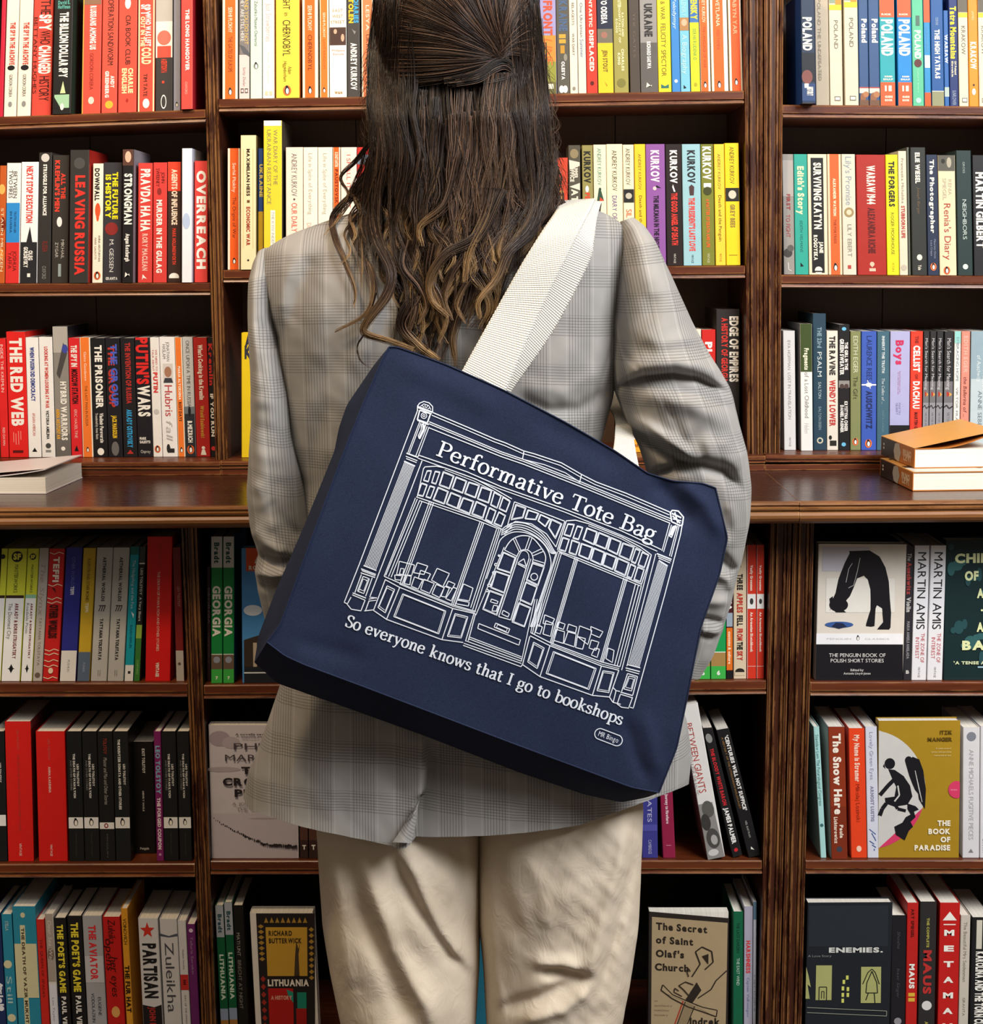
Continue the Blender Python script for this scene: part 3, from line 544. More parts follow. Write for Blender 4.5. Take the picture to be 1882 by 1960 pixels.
bk(k, -12, 6, 1749, 'dark blue spine at the frame corner', '#1f2f5a', ('o', '#c8d0dc', .55, .5, .3, .3), ('Ariel', '#e6e8ec', .5, .68, .6, .5), ('o', '#e6e8ec', .7, .6, .3, .3))
bk(k, 7.5, 27.5, 1750, 'narrow teal spine with cream moons', '#2c86a0', ('STELLA', '#bfd0c8', .05, .12, .5, .3, 'r'), ('Still', '#a8c4c0', .46, .66, .45, .5, 'r'), ('o', '#cfc9a0', .37, .4, .42, .4), ('o', '#cfc9a0', .77, .5, .4, .4))
bk(k, 28.7, 73, 1735, 'thick teal paperback with cream panel', '#2c86a0', ('o', '#cfc9a0', .06, .45, .12, .1), ('#cfc9a0', .13, .9, .3, .52), ('#cfc9a0', .26, .64, .02, .98), ('THE DEATH OF VAZIR MUKHTAR', '#4a3a28', .15, .89, .41, .12), d=.135)
bk(k, 74, 89.5, 1760, 'plain red slim spine', '#c82a22', ('THE QUEEN OF SPADES', '#7a1a14', .15, .6, .5, .3, 'r'))
bk(k, 91, 107, 1749, 'greyish white slim spine with faded photo', '#d9d4cc', ('#a89c90', 0, .5, .05, .95), ('o', '#7a6a5c', .3, .5, .8, .4), ('Dear Sea War', '#cfc9c0', .05, .35, .5, .4, 'ri'), ('#dcdce6', .52, 1, .1, .95), ('Lou Taylor', '#6a6a70', .62, .8, .5, .24, 'r'))
PG = [("THE POET'S GAME", '#e8d63a', .05, .57, .48, .46), ('PAUL VIDICH', '#e9e6e0', .6, .93, .5, .34)]
bk(k, 108, 131, 1757, 'left of two black paperbacks with yellow title', '#1c1a1b', *PG, ('#1c2a4a', .6, 1, 0.02, .15))
bk(k, 133.5, 161, 1753, 'right of two black paperbacks with yellow title', '#1c1a1b', *PG)
bk(k, 162.5, 199.5, 1753, 'silver paperback lettered THE AVIATOR', '#a8a8ae', ('#c2c2c8', .3, .5), ('THE AVIATOR', '#d8333a', .07, .48, .48, .34), ('EUGENE', '#4a4a50', .61, .75, .68, .16, 'r'), ('VODOLAZKIN', '#4a4a50', .58, .8, .34, .16, 'r'))
bk(k, 201, 234.5, 1755, 'red paperback with scrawled black letters', '#c41f1c', ('Zuleika', '#3a0c0a', .02, .2, .5, .4, 'ri'), ('opens', '#3a0c0a', .16, .4, .3, .4, 'ri'), ('her eyes', '#3a0c0a', .3, .6, .55, .4, 'ri'), ('o', '#e0a860', .72, .5, .34, .24), ('Yakhina', '#5a1210', .8, .98, .5, .4, 'ri'))
bk(k, 236.5, 249.5, 1739, 'yellow paperback THE FUR HAT, spine forward', '#dc9a2a', ('VOINOVICH', '#3a2a10', .07, .25, .5, .5, 'r'), ('THE FUR HAT', '#2a1c0c', .4, .73, .5, .62), sc='#e09a2c', pr=.006, d=.13)
bk(k, 269, 307, 1758, 'white and black paperback PARTISAN with red star', '#d3d3d6', ('#201d1e', .66, 1), ('g', '#d3d3d6', [(.66, 0), (.68, .6), (.66, 1)]), ('g', '#cf3426', [(.09+ (.062 if i % 2 == 0 else .026)*-math.cos(math.pi*i/5), .45+(.38 if i % 2 == 0 else .16)*math.sin(math.pi*i/5)) for i in range(10)]), ('PARTISAN', '#1e1c1e', .19, .61, .5, .62), ('JOHN BYRON', '#b0302a', .68, .95, .5, .28))
bk(k, 310, 343.5, 1759, 'white paperback Zuleikha in thin serif', '#d0cfd2', ('g', '#4a5260', [(.11, .0), (.13, .5), (.11, 1), (.13, 1), (.14, .5), (.13, 0)]), ('Zuleikha', '#4a4a50', .18, .72, .48, .5, 'r'))
bk(k, 344.5, 360.5, 1762, 'narrow white spine with red square', '#d6d5d8', ('#c3302a', .42, .54), ('Vladimir Sorokin', '#7a7a80', .22, .38, .5, .2, 'r'), ('DAY OF THE OPRICHNIK', '#7a7a80', .58, .85, .5, .2, 'r'), ('III', '#5a1010', .46, .5, .5, .3))
bk(k, 361.5, 378, 1769, 'purple spine against the post', '#6a2468', ('o', '#d9c2dc', .05, .5, .25, .25), ('Telluria Sorokin', '#a884aa', .1, .4, .5, .3, 'r'))
# ---- upper middle bay
k = 'UM1'
bk(k, 425.5, 455, -10, 'first orange classics paperback beside the left post', CRM, *pen('SERHII PLOKHY', 'THE GATES OF EUROPE', .18, .86))
bk(k, 457.5, 478, -12, 'grey and pink paperback with a dark wave', '#7d7876', ('#e6c9c4', .58, 1), ('g', '#5a5c62', [(.48, .02), (.5, .5), (.56, .98), (.6, .98), (.56, .4)]), ('AND YOU DO NOT', '#e9c06a', .05, .48, .7, .34, 'r'), ('THEY ARE STILL HERE', '#e6e0d8', .02, .45, .32, .34, 'r'), ('Serhiy Zhadan', '#6a5a5a', .7, .88, .5, .24, 'r'), ('#3a3a3a', .9, .945, .15, .45), ('#3a3a3a', .9, .945, .55, .85), ('#e6c9c4', .91, .935, .2, .4), ('#e6c9c4', .91, .935, .6, .8))
bk(k, 479, 501.5, -14, 'pale mint paperback', '#cfe3d2', ('Zabuzhko Museum Chernivtsi', '#5a6a62', .08, .5, .5, .26, 'r'), ('o', '#aebfb2', .69, .5, .26, .26), ('p', .69, .5, .2))
bk(k, 502.5, 526, -14, 'white paperback with pale pink lettering', '#f6f1ea', ('Just Strawberries', '#efb0a4', .1, .46, .5, .44, 'r'), ('Anna Bogdan', '#d9cfc6', .55, .85, .5, .2, 'r'), ('#d6c9a8', .93, .97, .2, .45), ('#d6c9a8', .93, .97, .55, .8))
bk(k, 528, 573, -14, 'wide yellow paperback lettered CHERNOBYL', '#f5d94a', ('MIDNIGHT', '#3a2a10', -.1, .16, .46, .3, 'r'), ('in', '#6a5a20', .19, .22, .46, .2, 'r'), ('CHERNOBYL', '#3a2a10', .26, .6, .46, .32, 'r'), ('Adam', '#6a5a20', .7, .77, .6, .16, 'ri'), ('Higginbotham', '#6a5a20', .65, .84, .4, .14, 'ri'), ('p', .93, .48, .13, '#e2703a'), sc='#e58a2a', pr=.006)
bk(k, 578.5, 608.5, -14, 'second orange classics paperback, right of the wide yellow one', CRM, *pen('SERHII PLOKHY', 'CHERNOBYL', .17, .82))
bk(k, 612, 629.5, -12, 'narrow orange classics paperback left of EAST WEST STREET', CRM, ('#ee7a2e', 0, 1, .12, .85), ('SERHII PLOKHY', '#f9e0c4', .18, .42, .5, .26, 'r'), ('LOST KINGDOM', '#b8501c', .44, .72, .5, .26, 'r'), ('p', .93, .48, .2))
bk(k, 630.5, 663.5, -14, 'white paperback lettered EAST WEST STREET with photo band', '#f3efe4', ('q', 'EAST', '#a88a5a', .17, .2, .8, .17, False), ('q', 'WEST', '#a88a5a', .225, .18, .8, .17, False), ('q', 'STREET', '#a88a5a', .28, .08, .9, .17, False), ('#4a342c', .33, .5), ('o', '#c9a68a', .37, .35, .14, .1), ('o', '#c9a68a', .43, .78, .22, .1), ('q', 'Philippe', '#d89a8a', .55, .15, .9, .1, False), ('q', 'Sands', '#d89a8a', .585, .2, .85, .1, False), ('q', 'W&N', '#a88a5a', .955, .3, .75, .14))
bk(k, 664.5, 689, -14, 'charcoal paperback with blue and yellow title', '#45413e', ('DIARIES', '#3fa0d0', .06, .29, .72, .34), ('STOLEN', '#e8c22a', .02, .29, .32, .34), ('g', '#8a8682', [(.34, .35), (.4, .6), (.37, .7), (.36, .5)]), ('ANDREY KURKOV', WHT, .48, .93, .52, .44))
bk(k, 692, 716, -14, 'orange classics paperback half behind the hair', CRM, *pen('LESYA', 'UKRAINKA', .12, .88, '#ee8050'))
bk(k, 717.5, 741, -14, 'pinkish brown spine behind the hair', '#b58a7a')
bk(k, 998, 1017, -14, 'dark grey spine right of the hair', '#3f3c3b', ('UKRAINE', '#cfcac2', -.05, .1, .5, .4))
bk(k, 1018, 1033, -14, 'blue grey spine with a small portrait', '#8a8fae', ('#5a5866', 0, .1), ('o', '#c9b8a8', .06, .5, .4, .22), ('ZELENSKY', '#c2c6dc', .12, .3, .5, .36, 'r'), ('BIO', '#c2c6dc', .33, .4, .5, .3, 'r'))
bk(k, 1034.5, 1065, -14, 'lavender and ochre paperback with huge red FRONT', '#9a93bd', ('#c08a3a', .42, .72), ('#8f8f3a', .68, .88), ('#6a6636', .88, 1), ('FRONT', '#e0543a', .08, .42, .5, .5), ('LINE', '#d86a2e', .45, .7, .5, .5, 'i'), ('#d9d6c0', .9, .95, .45, .8))
bk(k, 1065.5, 1089.5, -14, 'dark mottled paperback with yellow squares', '#57534a', ('UKRAINE', '#4a6080', .02, .38, .55, .6), ('#c79a3a', .41, .5, .2, .75), ('#b98a32', .52, .6, .3, .65), ('#57534a', .45, .46, .2, .8), ('o', '#8a8678', .64, .7, .3, .14), ('OLESYA', WHT, .68, .86, .5, .24), ('o', '#e6e2da', .955, .35, .3, .2), ('o', '#e6e2da', .955, .65, .3, .2))
bk(k, 1090, 1105.5, -14, 'left of two slim cream paperbacks', '#e2d6c2', ('BELAGESTS', '#5a564e', .1, .32, .5, .3, 'r'), ('WAR DIARY', '#5a564e', .4, .62, .5, .3, 'r'), ('o', '#8a8478', .95, .5, .24, .2))
bk(k, 1106, 1121.5, -14, 'slim cream paperback lettered ONE UKRAINIAN SUMMER', '#ddd4c4', ('One Ukrainian', '#5a6a78', .1, .44, .5, .34, 'r'), ('Summer', '#5a80a0', .46, .64, .5, .42, 'r'))
bk(k, 1122, 1143, -14, 'red paperback lettered DISPLACED', '#d23a2a', ('FANTASTIC', '#f4d9c8', -.02, .34, .46, .26), ('DISPLACED', '#f4e4d2', .37, .78, .5, .36), ('o', '#5a1a12', .9, .5, .2, .18))
bk(k, 1143.5, 1174, -14, 'navy and yellow paperback lettered TO ODESA', '#252a3c', ('#6f6858', .36, .5), ('o', '#9a6a5a', .42, .45, .2, .2), ('#e6bf2a', .5, 1), ('NIGHT TRAIN TO ODESA', WHT, -.3, .31, .46, .34), ('JEN STOUT', '#6a5a1a', .57, .79, .48, .26), ('g', '#b08a1a', [(.88, .4), (.94, .55), (.92, .6)]))
bk(k, 1174.5, 1202.5, -14, 'olive green paperback with small cream lettering', '#97904a', ('EASTER', '#e2d9a8', .05, .15, .45, .2), ('RATION AND', '#d6cfa0', .2, .44, .66, .14), ('HOSPITALITY OF', '#d6cfa0', .14, .5, .44, .13), ('ROADS', '#d6cfa0', .26, .4, .24, .13), ('CHARLES', '#e2d9a8', .56, .78, .62, .16), ('KING', '#e2d9a8', .6, .72, .36, .16), ('o', '#7a7438', .9, .5, .3, .3))
bk(k, 1204.5, 1224.5, -14, 'plain dark brown spine with faint lettering', '#4a4038', ('THE GATES', '#6a5c50', .2, .65, .5, .24, 'r'), s=.022)
bk(k, 1225.5, 1258.5, -14, 'grey paperback lettered UKRAINE in black', '#8f8a86', ('#5c5854', .5, 1), ('INSIDE', '#2b2826', -.1, .06, .5, .34), ('UKRAINE', '#2b2826', .11, .44, .5, .42), ('RICHARD SAKWA', WHT, .49, .76, .5, .2), ('g', '#e8e0c8', [(.9, .35), (.94, .6), (.925, .65), (.95, .3)]))
bk(k, 1259, 1284, -14, 'yellow paperback with grey capitals beside UKRAINE', '#e8cf2a', ('BREAD & WAR', '#6a5f1c', -.1, .27, .45, .34, 'r'), ('FELICITY SPECTOR', '#6a5f1c', .31, .84, .45, .36, 'r'), ('g', '#2a6a60', [(.92, .2), (.96, .2), (.96, .8), (.92, .8), (.94, .5)]))
bk(k, 1284.8, 1301, -14, 'mid blue slim spine', '#3a7fc0', ('Volodymyr', '#d0e4f2', .04, .36, .5, .4, 'ri'), ('o', WHT, .89, .5, .2, .2))
bk(k, 1301.5, 1320, -14, 'light blue spine with small face portrait', '#74b8cc', ('ZELENSKY', '#a8d8d0', .02, .24, .5, .5, 'r'), ('#a87a4a', .25, .38), ('o', '#d8a888', .3, .5, .36, .3), ('A Biography', '#b8dcd8', .42, .82, .5, .5, 'r'), ('g', BLK, [(.93, .3), (.96, .6), (.97, .3)]))
bk(k, 1320.8, 1339, -14, 'blue and yellow slim paperback', '#3f6ba8', ('#e9e022', .3, 1), ('ZELENSKY', '#e6d92a', -.05, .27, .5, .62), ('SERHII RUDENKO', '#7a9a3a', .36, .68, .5, .34), ('o', '#a8a020', .93, .5, .24, .2))
bk(k, 1339.8, 1359, -14, 'third orange classics paperback from the right post', CRM, ('#e8621e', 0, 1, .05, .78), ('ANDREY KURKOV', '#f9dcbc', -.02, .3, .45, .34, 'r'), ('THE LANGUAGE OF WAR', '#8a3210', .34, .76, .45, .26, 'r'), ('p', .935, .45, .22))
bk(k, 1361, 1393, -14, 'second orange classics paperback from the right post', CRM, ('#e8621e', 0, 1, .14, .76), ('SVETLANA', '#f9dcbc', .04, .34, .45, .22, 'r'), ('RED FAMINE', '#a83c12', .38, .58, .45, .18, 'r'), ('p', .935, .45, .15))
bk(k, 1395.5, 1420.5, -14, 'orange classics paperback against the right post', CRM, ('#e25618', 0, 1, .16, .86), ('BABYN YAR', '#f0b088', .02, .42, .5, .3, 'r'), ('p', .91, .5, .18))
k = 'UM2'
bk(k, 435.5, 459.5, 284, 'orange classics paperback against the left post', CRM, *pen('Serhii Plokhy', 'The Origins of War', .2, .88, '#ee5f1e'))
bk(k, 460.5, 490, 259, 'tall cream hardback with a ruled border', '#f0ddae', ('#d8b070', .1, .84, .17, .19), ('#d8b070', .1, .84, .81, .83), ('MAXIMILIAN HESS', '#3a2c1a', .1, .45, .5, .2), ('#6a4a2a', .48, .5, .42, .6), ('ECONOMIC WAR', '#a84a34', .53, .82, .5, .22), ('g', BLK, [(.92, .5), (.93, .42), (.94, .5), (.93, .58)]), sc='#a88f58', pr=.014, d=.14)
bk(k, 494, 504, 284, 'narrow blue and yellow spine between two cream ones', '#2e4f96', ('#d0a82a', .52, 1), ('UKRAINE', '#d9c66a', .13, .4, .6, .6))
bk(k, 504.5, 539.5, 231, 'tall yellow hardback WAR DIARY with a white head band', '#f0d035', ('#f2ede2', 0, .035), ('WAR DIARY OF THE', '#8a8a58', .06, .43, .66, .22, 'r'), ('UKRAINIAN RESISTANCE', '#8a8a58', .06, .56, .3, .22, 'r'), ('#f1ece0', .6, 1, .38, .64), ('THE KYIV INDEPENDENT', '#9a9a8a', .61, .95, .51, .14, 'r'), sc='#4a4238', pr=.014, d=.15)
bk(k, 547, 580, 282, 'pink cream paperback with grey and red lettering', '#f3ddca', ('ANDREY KURKOV', '#7a7674', .05, .4, .5, .32, 'r'), ('o', '#5a4a44', .425, .5, .06, .06), ('OUR DAILY WAR', '#e0644a', .455, .82, .5, .32, 'r'))
LS = [('Life in Spite of Everything', '#b5aa98', .05, .55, .5, .26, 'r'), ('Dispatches', '#e2a898', .62, .8, .4, .3, 'r')]
bk(k, 580.7, 608, 282, 'left of two cream LIFE IN SPITE paperbacks', '#f3e8d4', *LS)
bk(k, 608.6, 636.5, 282, 'right of two cream LIFE IN SPITE paperbacks', '#f3e8d4', *LS)
bk(k, 637.5, 651.5, 282, 'narrow orange classics paperback between cream ones', CRM, ('#ee5f1e', 0, 1, .1, .86), ('KONSTANTIN', '#f6d4b8', .04, .16, .5, .4), ('PAUSTOVSKY', '#7a2a10', .18, .5, .5, .4))
bk(k, 652.5, 683, 282, 'pale pink paperback with red lettering', '#f3dccd', ('I SHALL IT NOT', '#e0685a', .06, .5, .5, .24, 'r'))
bk(k, 684, 709, 282, 'red spine with grey blue band beside the hair', '#d8322c', ('#7a8898', .06, .14), ('LOVE', '#f2c8b8', .3, .45, .5, .34))
bk(k, 1064, 1087, 302, 'short red orange spine right of the hair', '#d8452a', ('FERRY', '#e6b05a', .3, .62, .5, .34), ('#c87a3a', .6, 1), s=0)
bk(k, 1089, 1112, 278, 'dark illustrated paperback with white hand lettering', '#4f4a3e', ('o', '#8a7a5a', .07, .5, .4, .36), ('g', '#d6cfbc', [(.12, .05), (.14, .95), (.17, .95), (.2, .1)]), ('SUMMER', '#d6cfbc', .16, .27, .62, .3), ('OFFICE', '#d6cfbc', .17, .3, .3, .3), ('g', '#d6cfbc', [(.34, .05), (.31, .95), (.37, .95)]), ('ATLAS', '#d6cfbc', .36, .6, .5, .5))
KU = lambda c, a=.05, b=.3, h=.5: ('KURKOV', c, a, b, .5, h)
bk(k, 1115, 1136, 278, 'khaki paperback with black capitals and small penguin', '#8f864e', ('KURKOV', '#26241c', .05, .31, .48, .56), ('o', WHT, .36, .45, .3, .16), ('PENGUIN LOST', '#d8452c', .39, .75, .48, .4))
bk(k, 1137, 1161.5, 277, 'cream paperback with teal lettering and small figure', '#eee0be', ('ANDREY KURKOV', '#4a8a7a', .03, .33, .46, .3, 'r'), ('g', '#2f4a3a', [(.36, .4), (.38, .6), (.46, .8), (.46, .25)]), ('o', '#2f4a3a', .365, .5, .14, .1), ('g', '#d8452c', [(.43, .5), (.46, .8), (.46, .45)]))
bk(k, 1162, 1192.7, 276, 'cream paperback lettered DIARY with grey name', '#f0dfba', ('ANDREY KURKOV', '#4a4438', .05, .38, .5, .3, 'r'), ('DIARY OF AN INVASION', '#5a4a8a', .42, .9, .48, .3, 'r'))
bk(k, 1193.5, 1214.5, 277, 'cream paperback with a black square and red SILVER', '#efdfba', ('ANDREY KURKOV', '#5a5448', .03, .33, .46, .4, 'r'), ('#232220', .365, .475), ('o', '#b9b2a0', .42, .5, .28, .3), ('SILVER BONE', '#dd5a34', .53, .9, .5, .5, 'r'))
bk(k, 1215.5, 1236.7, 276, 'yellow paperback of DEATH nearest the jacket shoulder', '#efc22c', ('ANDREY KURKOV', '#8a7a30', .08, .37, .48, .26, 'r'), ('Death and the Penguin', '#5a4c1c', .42, .8, .52, .26, 'r'))
bk(k, 1237.3, 1274, 276, 'purple paperback lettered MILKMAN', '#8a5398', ('KURKOV', '#efd9dc', .05, .31, .48, .4), ('g', BLK, [(.335, .55), (.36, .8), (.355, .5)]), ('o', '#e0c0c0', .362, .45, .1, .1), ('THE MILKMAN IN THE NIGHT', '#241226', .42, .86, .52, .24), ('VINTAGE', '#5a2f68', .9, .96, .5, .14, 'r'))
bk(k, 1275, 1306, 276, 'black paperback lettered GOOD ANGEL in red', '#221613', ('KURKOV', WHT, .05, .32, .5, .4), ('g', WHT, [(.33, .45), (.39, .6), (.39, .5), (.35, .4)]), ('THE GOOD ANGEL OF DEATH', '#e0382c', .4, .83, .52, .34), ('VINTAGE', '#c9c0b8', .9, .98, .5, .13, 'r'))
bk(k, 1306.8, 1342, 276, 'light blue paperback lettered LAST LOVE', '#94bcc4', ('KURKOV', '#26282a', .05, .32, .5, .38), ('g', '#4a3434', [(.33, .5), (.35, .65), (.42, .62), (.42, .4), (.35, .36)]), ("THE PRESIDENT'S LAST LOVE", '#dd4238', .44, .88, .5, .3), ('VINTAGE', '#4a6a74', .91, .98, .5, .12, 'r'))
bk(k, 1342.8, 1367, 276, 'olive green paperback with white capitals', '#75782a', ('KURKOV', '#f0eee0', .02, .29, .48, .6), ('#f0eee0', .32, .355, .2, .8), ('o', '#3f4218', .385, .5, .34, .34), ('A MATTER OF DEATH AND LIFE', '#d8622a', .45, .85, .5, .24), ('VINTAGE', '#c9c9a0', .9, .98, .5, .2, 'r'))
bk(k, 1368.3, 1388, 276, 'yellow paperback of DEATH left of GREY BEES', '#f0c53a', ('ANDREY KURKOV', '#8a7630', .08, .37, .48, .28, 'r'), ('Death and the Penguin', '#5a4c1c', .42, .8, .52, .3, 'r'), ('VINTAGE', '#b09030', .9, .97, .5, .2, 'r'))
bk(k, 1388.7, 1416, 274, 'bright yellow paperback GREY BEES with black square', '#f2c91c', ('ANDREY KURKOV', '#6a5c1c', .03, .33, .5, .32, 'r'), ('#26231c', .365, .475), ('o', '#c9c2ac', .42, .5, .3, .28), ('GREY BEES', '#8a7a3a', .5, .69, .5, .3), ('#8a7620', .915, .92, .2, .8))
# middle shelf above the counter
k = 'UM3'
fo(k, [(462, 637), (620, 637), (622, 856), (462, 858)], 'yellow book standing face out behind the left sleeve', '#e6c51c', ('q', 'ANDREY', '#2f3040', .065, .04, .62, .14), ('q', 'KURKOV', '#2f3040', .155, .04, .62, .14), ('o', '#22261c', .62, .42, .26, .1), ('o', '#22261c', .7, .4, .13, .16), ins=.02)
bk(k, 1203, 1232, 690, 'orange and white spine in the strap gap', '#e8e2d8', ('#e6a32a', .86, 1), ('q', 'DIARY', '#7a3a1a', .93, .2, .8, .18), ('#b9aaa0', .6, .84, .3, .7))
bk(k, 1326, 1342.5, 630, 'narrow cream paperback beside the right sleeve', '#e0d6c4', ('o', BLK, .1, .8, .1, .1))
bk(k, 1343.5, 1370, 631, 'red paperback beside EDGE OF EMPIRES', '#c5221c', ('Please', WHT, .1, .4, .5, .46))
bk(k, 1371, 1416, 592, 'tall black hardback EDGE OF EMPIRES', '#2a2624', ('EDGE OF EMPIRES', '#efe8dc', .05, .51, .76, .34), ('A HISTORY OF GEORGIA', '#cf352c', .06, .51, .36, .24), ('Donald Rayfield', '#8a847c', .56, .85, .5, .14, 'r'), d=.15)
# ---- middle base bay
k = 'LM4'
bk(k, 396, 403.3, 1085, 'dark maroon spine standing back in the shadow', '#3a2228', ('GEORGIA', '#8f8488', .18, .5, .55, .5, 'r'), ('HISTORY', '#6a5c60', .58, .85, .5, .3, 'r'), ins=.03)
GEO = [('#d6d6d2', 0, .21), ('#3fae48', .905, 1), ('#6a5648', .80, .905), ('o', '#8f97a8', .84, .5, .3, .3), ('#e6efe6', .80, .805), ('Bradt', '#1f4f4a', .04, .18, .5, .42), ('GEORGIA', WHT, .335, .68, .48, .62), ('q', '7', WHT, .965, .4, .62, .26)]
bk(k, 404, 426, 1027, 'left of two green GEORGIA guidebooks', '#15843f', *GEO)
bk(k, 427, 448.5, 1027, 'right of two green GEORGIA guidebooks', '#15843f', *GEO, sc='#3a5a78')
F = fo(k, [(462, 1049), (640, 1049), (640, 1306), (464, 1306)], 'sky blue travel guide face out behind the bag', '#4a8fd0', ('#d8501e', .0, .17, .05, .34), ('g', WHT, [(.06, .17), (.07, .24), (.12, .18), (.11, .14)]), ('q', 'ROUGH', WHT, .145, .08, .3, .04), ('o', '#dfe9f4', .37, .55, .12, .14), ('o', '#dfe9f4', .46, .12, .06, .1), ('o', '#dfe9f4', .54, .58, .05, .12), ('q', '& ARMENIA', WHT, .33, .6, 1.4 if 0 else .98, .1), ('g', '#3a2f28', [(.68, .02), (.62, .3), (.6, .5), (.66, .98), (1, .98), (1, .02)]), ('#b9ab98', .7, .9, .12, .16), ('#b9ab98', .7, .9, .24, .28), ('#20242c', .88, 1, .02, .98), ('#d9dce0', .92, .93, .02, .98))
ARM = [('#3fae48', .905, 1), ('#a8824a', .8, .905), ('#e6efe6', .797, .803), ('ARMENIA', WHT, .3, .64, .5, .6), ('q', '6', WHT, .955, .4, .62, .26), ('#d6d6d2', 0, .2)]
bk(k, 1312, 1330.5, 1045, 'cream spine half hidden by the bag edge', '#e6d3c0', ('#c23a2a', .96, .975))
bk(k, 1331.5, 1360, 1041, 'left of two green guidebooks marked six', '#1d9a4c', *ARM)
bk(k, 1360.7, 1390, 1041, 'right of two green guidebooks marked six', '#1d9a4c', *ARM)
bk(k, 1390.6, 1403, 1060, 'slim spine in maroon and orange with white lettering', '#4a1a1e', ('ARMENIA', WHT, .15, .45, .5, .62), ('#9aa6b2', .47, .58), ('#e07020', .59, .93), ('customs & culture', '#fae0c0', .62, .88, .5, .4), ('#1a1a1a', .935, 1))
bk(k, 1404, 1429, 1045, 'cream paperback THREE APPLES FELL', '#d8c3a4', ('o', '#c2502c', .05, .5, .25, .2), ('NARINE', '#4a4038', .08, .16, .5, .2, 'r'), ('THREE', '#2a2420', .21, .33, .5, .4), ('APPLES', '#c0392c', .35, .5, .5, .4), ('FELL', '#2a2420', .52, .6, .5, .4), ('FROM', '#c0392c', .62, .71, .5, .4), ('THE', '#2a2420', .72, .78, .5, .4), ('SKY', '#c0392c', .79, .86, .5, .4), ('o', '#2a2420', .945, .5, .26, .36), ('#d8c3a4', .95, .975, .1, .9))
VG = [('Vasily Grossman', '#f4d8c8', .15, .34, .5, .26), ('#e6e2dc', .365, .475, .05, .95), ('o', '#3a3a3a', .42, .5, .36, .2), ('An Armenian Sketchbook', '#f4d8c8', .5, .8, .5, .26), ('#e8b0a0', .905, .909), ('#f0d8d0', 0, 1, .02, .06)]
bk(k, 1430, 1447.8, 1043, 'left of two vermilion paperbacks with a white square', '#cf3420', *VG)
bk(k, 1448.5, 1463.5, 1043, 'right of two vermilion paperbacks with a white square', '#cf3420', *VG)
k = 'LM5'
def caravan():
    r = random.Random(3); o = []
    for i in range(46):
        t = i/45; v = .04+.93*t; u = .70+.17*min(1, t*1.6)**.8+.04*t
        o.append(('o', '#2c2426', u+r.uniform(-.006, .006), v, r.uniform(.008, .02)*(.6+t), r.uniform(.005, .011)*(.6+t)))
        if t > .55: o.append(('l', '#2c2426', [(u, v), (u+.02, v+.004)], .006))
    return o
fo(k, [(399, 1388), (571, 1388), (572, 1642), (405, 1642)], 'misty grey book standing face out behind the jacket hem', '#cdc6cc', ('#c3bac2', .66, 1, .02, .98), ('o', '#a89aa4', .1, .12, .09, .12), ('o', '#b4a8b0', .13, .25, .07, .1), ('o', '#b0a5ad', .33, .15, .03, .2), ('o', '#a59aa3', .70, .6, .008, .16), *caravan(), ('q', 'A novella never bettered', '#6a6066', .065, .3, .9, .022), ('q', 'Guardian', '#8a8086', .09, .37, .75, .02, False),
   ('q', 'PHILIP', '#4a4248', .155, .28, .86, .075, False), ('q', 'MARSDEN', '#4a4248', .24, .18, .94, .075, False), ('q', 'THE', '#2a2226', .335, .36, .7, .075), ('q', 'CROSSING', '#2a2226', .42, .15, .98, .08), ('q', 'PLACE', '#2a2226', .505, .28, .85, .08), ('q', 'A JOURNEY AMONG', '#7a7076', .585, .25, .9, .03, False), ('q', 'THE ARMENIANS', '#7a7076', .625, .3, .85, .03, False))
TT = [('#3a2622', .78, 1), ('#5a3a30', .68, .86), ('q', 'T', WHT, .915, .3, .75, .5)]
bk(k, 573, 589, 1395, 'left of two slim brown spines marked T', '#4a3028', *TT)
bk(k, 590, 607.5, 1395, 'right of two slim brown spines marked T', '#4a3028', *TT)
bk(k, 1228, 1258.5, 1395, 'violet blue paperback below the bag corner', '#3b3a86', ('BALTIC STATES', '#c2c0dc', .2, .72, .5, .26, 'r'), ('#4f4e9e', .74, .79), ('CAMBRIDGE', '#b0aed0', .86, .97, .5, .2, 'r'))
bk(k, 1266, 1290.5, 1505, 'short maroon paperback right of the violet blue one', '#8f1f42', ('A Journey to Nowhere', '#e6c8d0', .06, .52, .5, .22), ('#c77a90', .82, .83, .3, .7), s=.045, d=.11)
bk(k, 0, 0, 0, 'white paperback BETWEEN GIANTS leaning to the left', '#dcd8d2', ('#8a8682', .64, 1), ('BETWEEN GIANTS', '#b04a44', .12, .57, .5, .5, 'r'), ('THE BATTLE FOR THE BALTIC', '#9a8a84', .25, .58, .12, .16, 'r'), ('o', '#5a5854', .68, .6, .5, .4), ('o', '#3a3836', .76, .3, .5, .3), ('o', '#4a4846', .87, .55, .6, .4), ('o', '#a8a4a0', .88, .6, .3, .2), ('o', '#c9c5c0', .96, .4, .2, .3), quad=[(1309, 1353), (1325, 1350), (1394, 1641), (1360, 1649)] if 0 else [(1302, 1353), (1321, 1350), (1388, 1642), (1355, 1649)], sc='#8a8074', pr=.01, d=.13)
bk(k, 0, 0, 0, 'black paperback with white and red title leaning left', '#1c1b1c', ('o', '#8a8884', .08, .5, .5, .4), ('THE BLOODY WHITE BARON', '#c92a30', .16, .6, .5, .38), ('JAMES PALMER', '#efece6', .62, .9, .5, .42), ('o', '#c92a30', .95, .5, .2, .2), quad=[(1345, 1392), (1360, 1391), (1421, 1634), (1403, 1640)], d=.12)
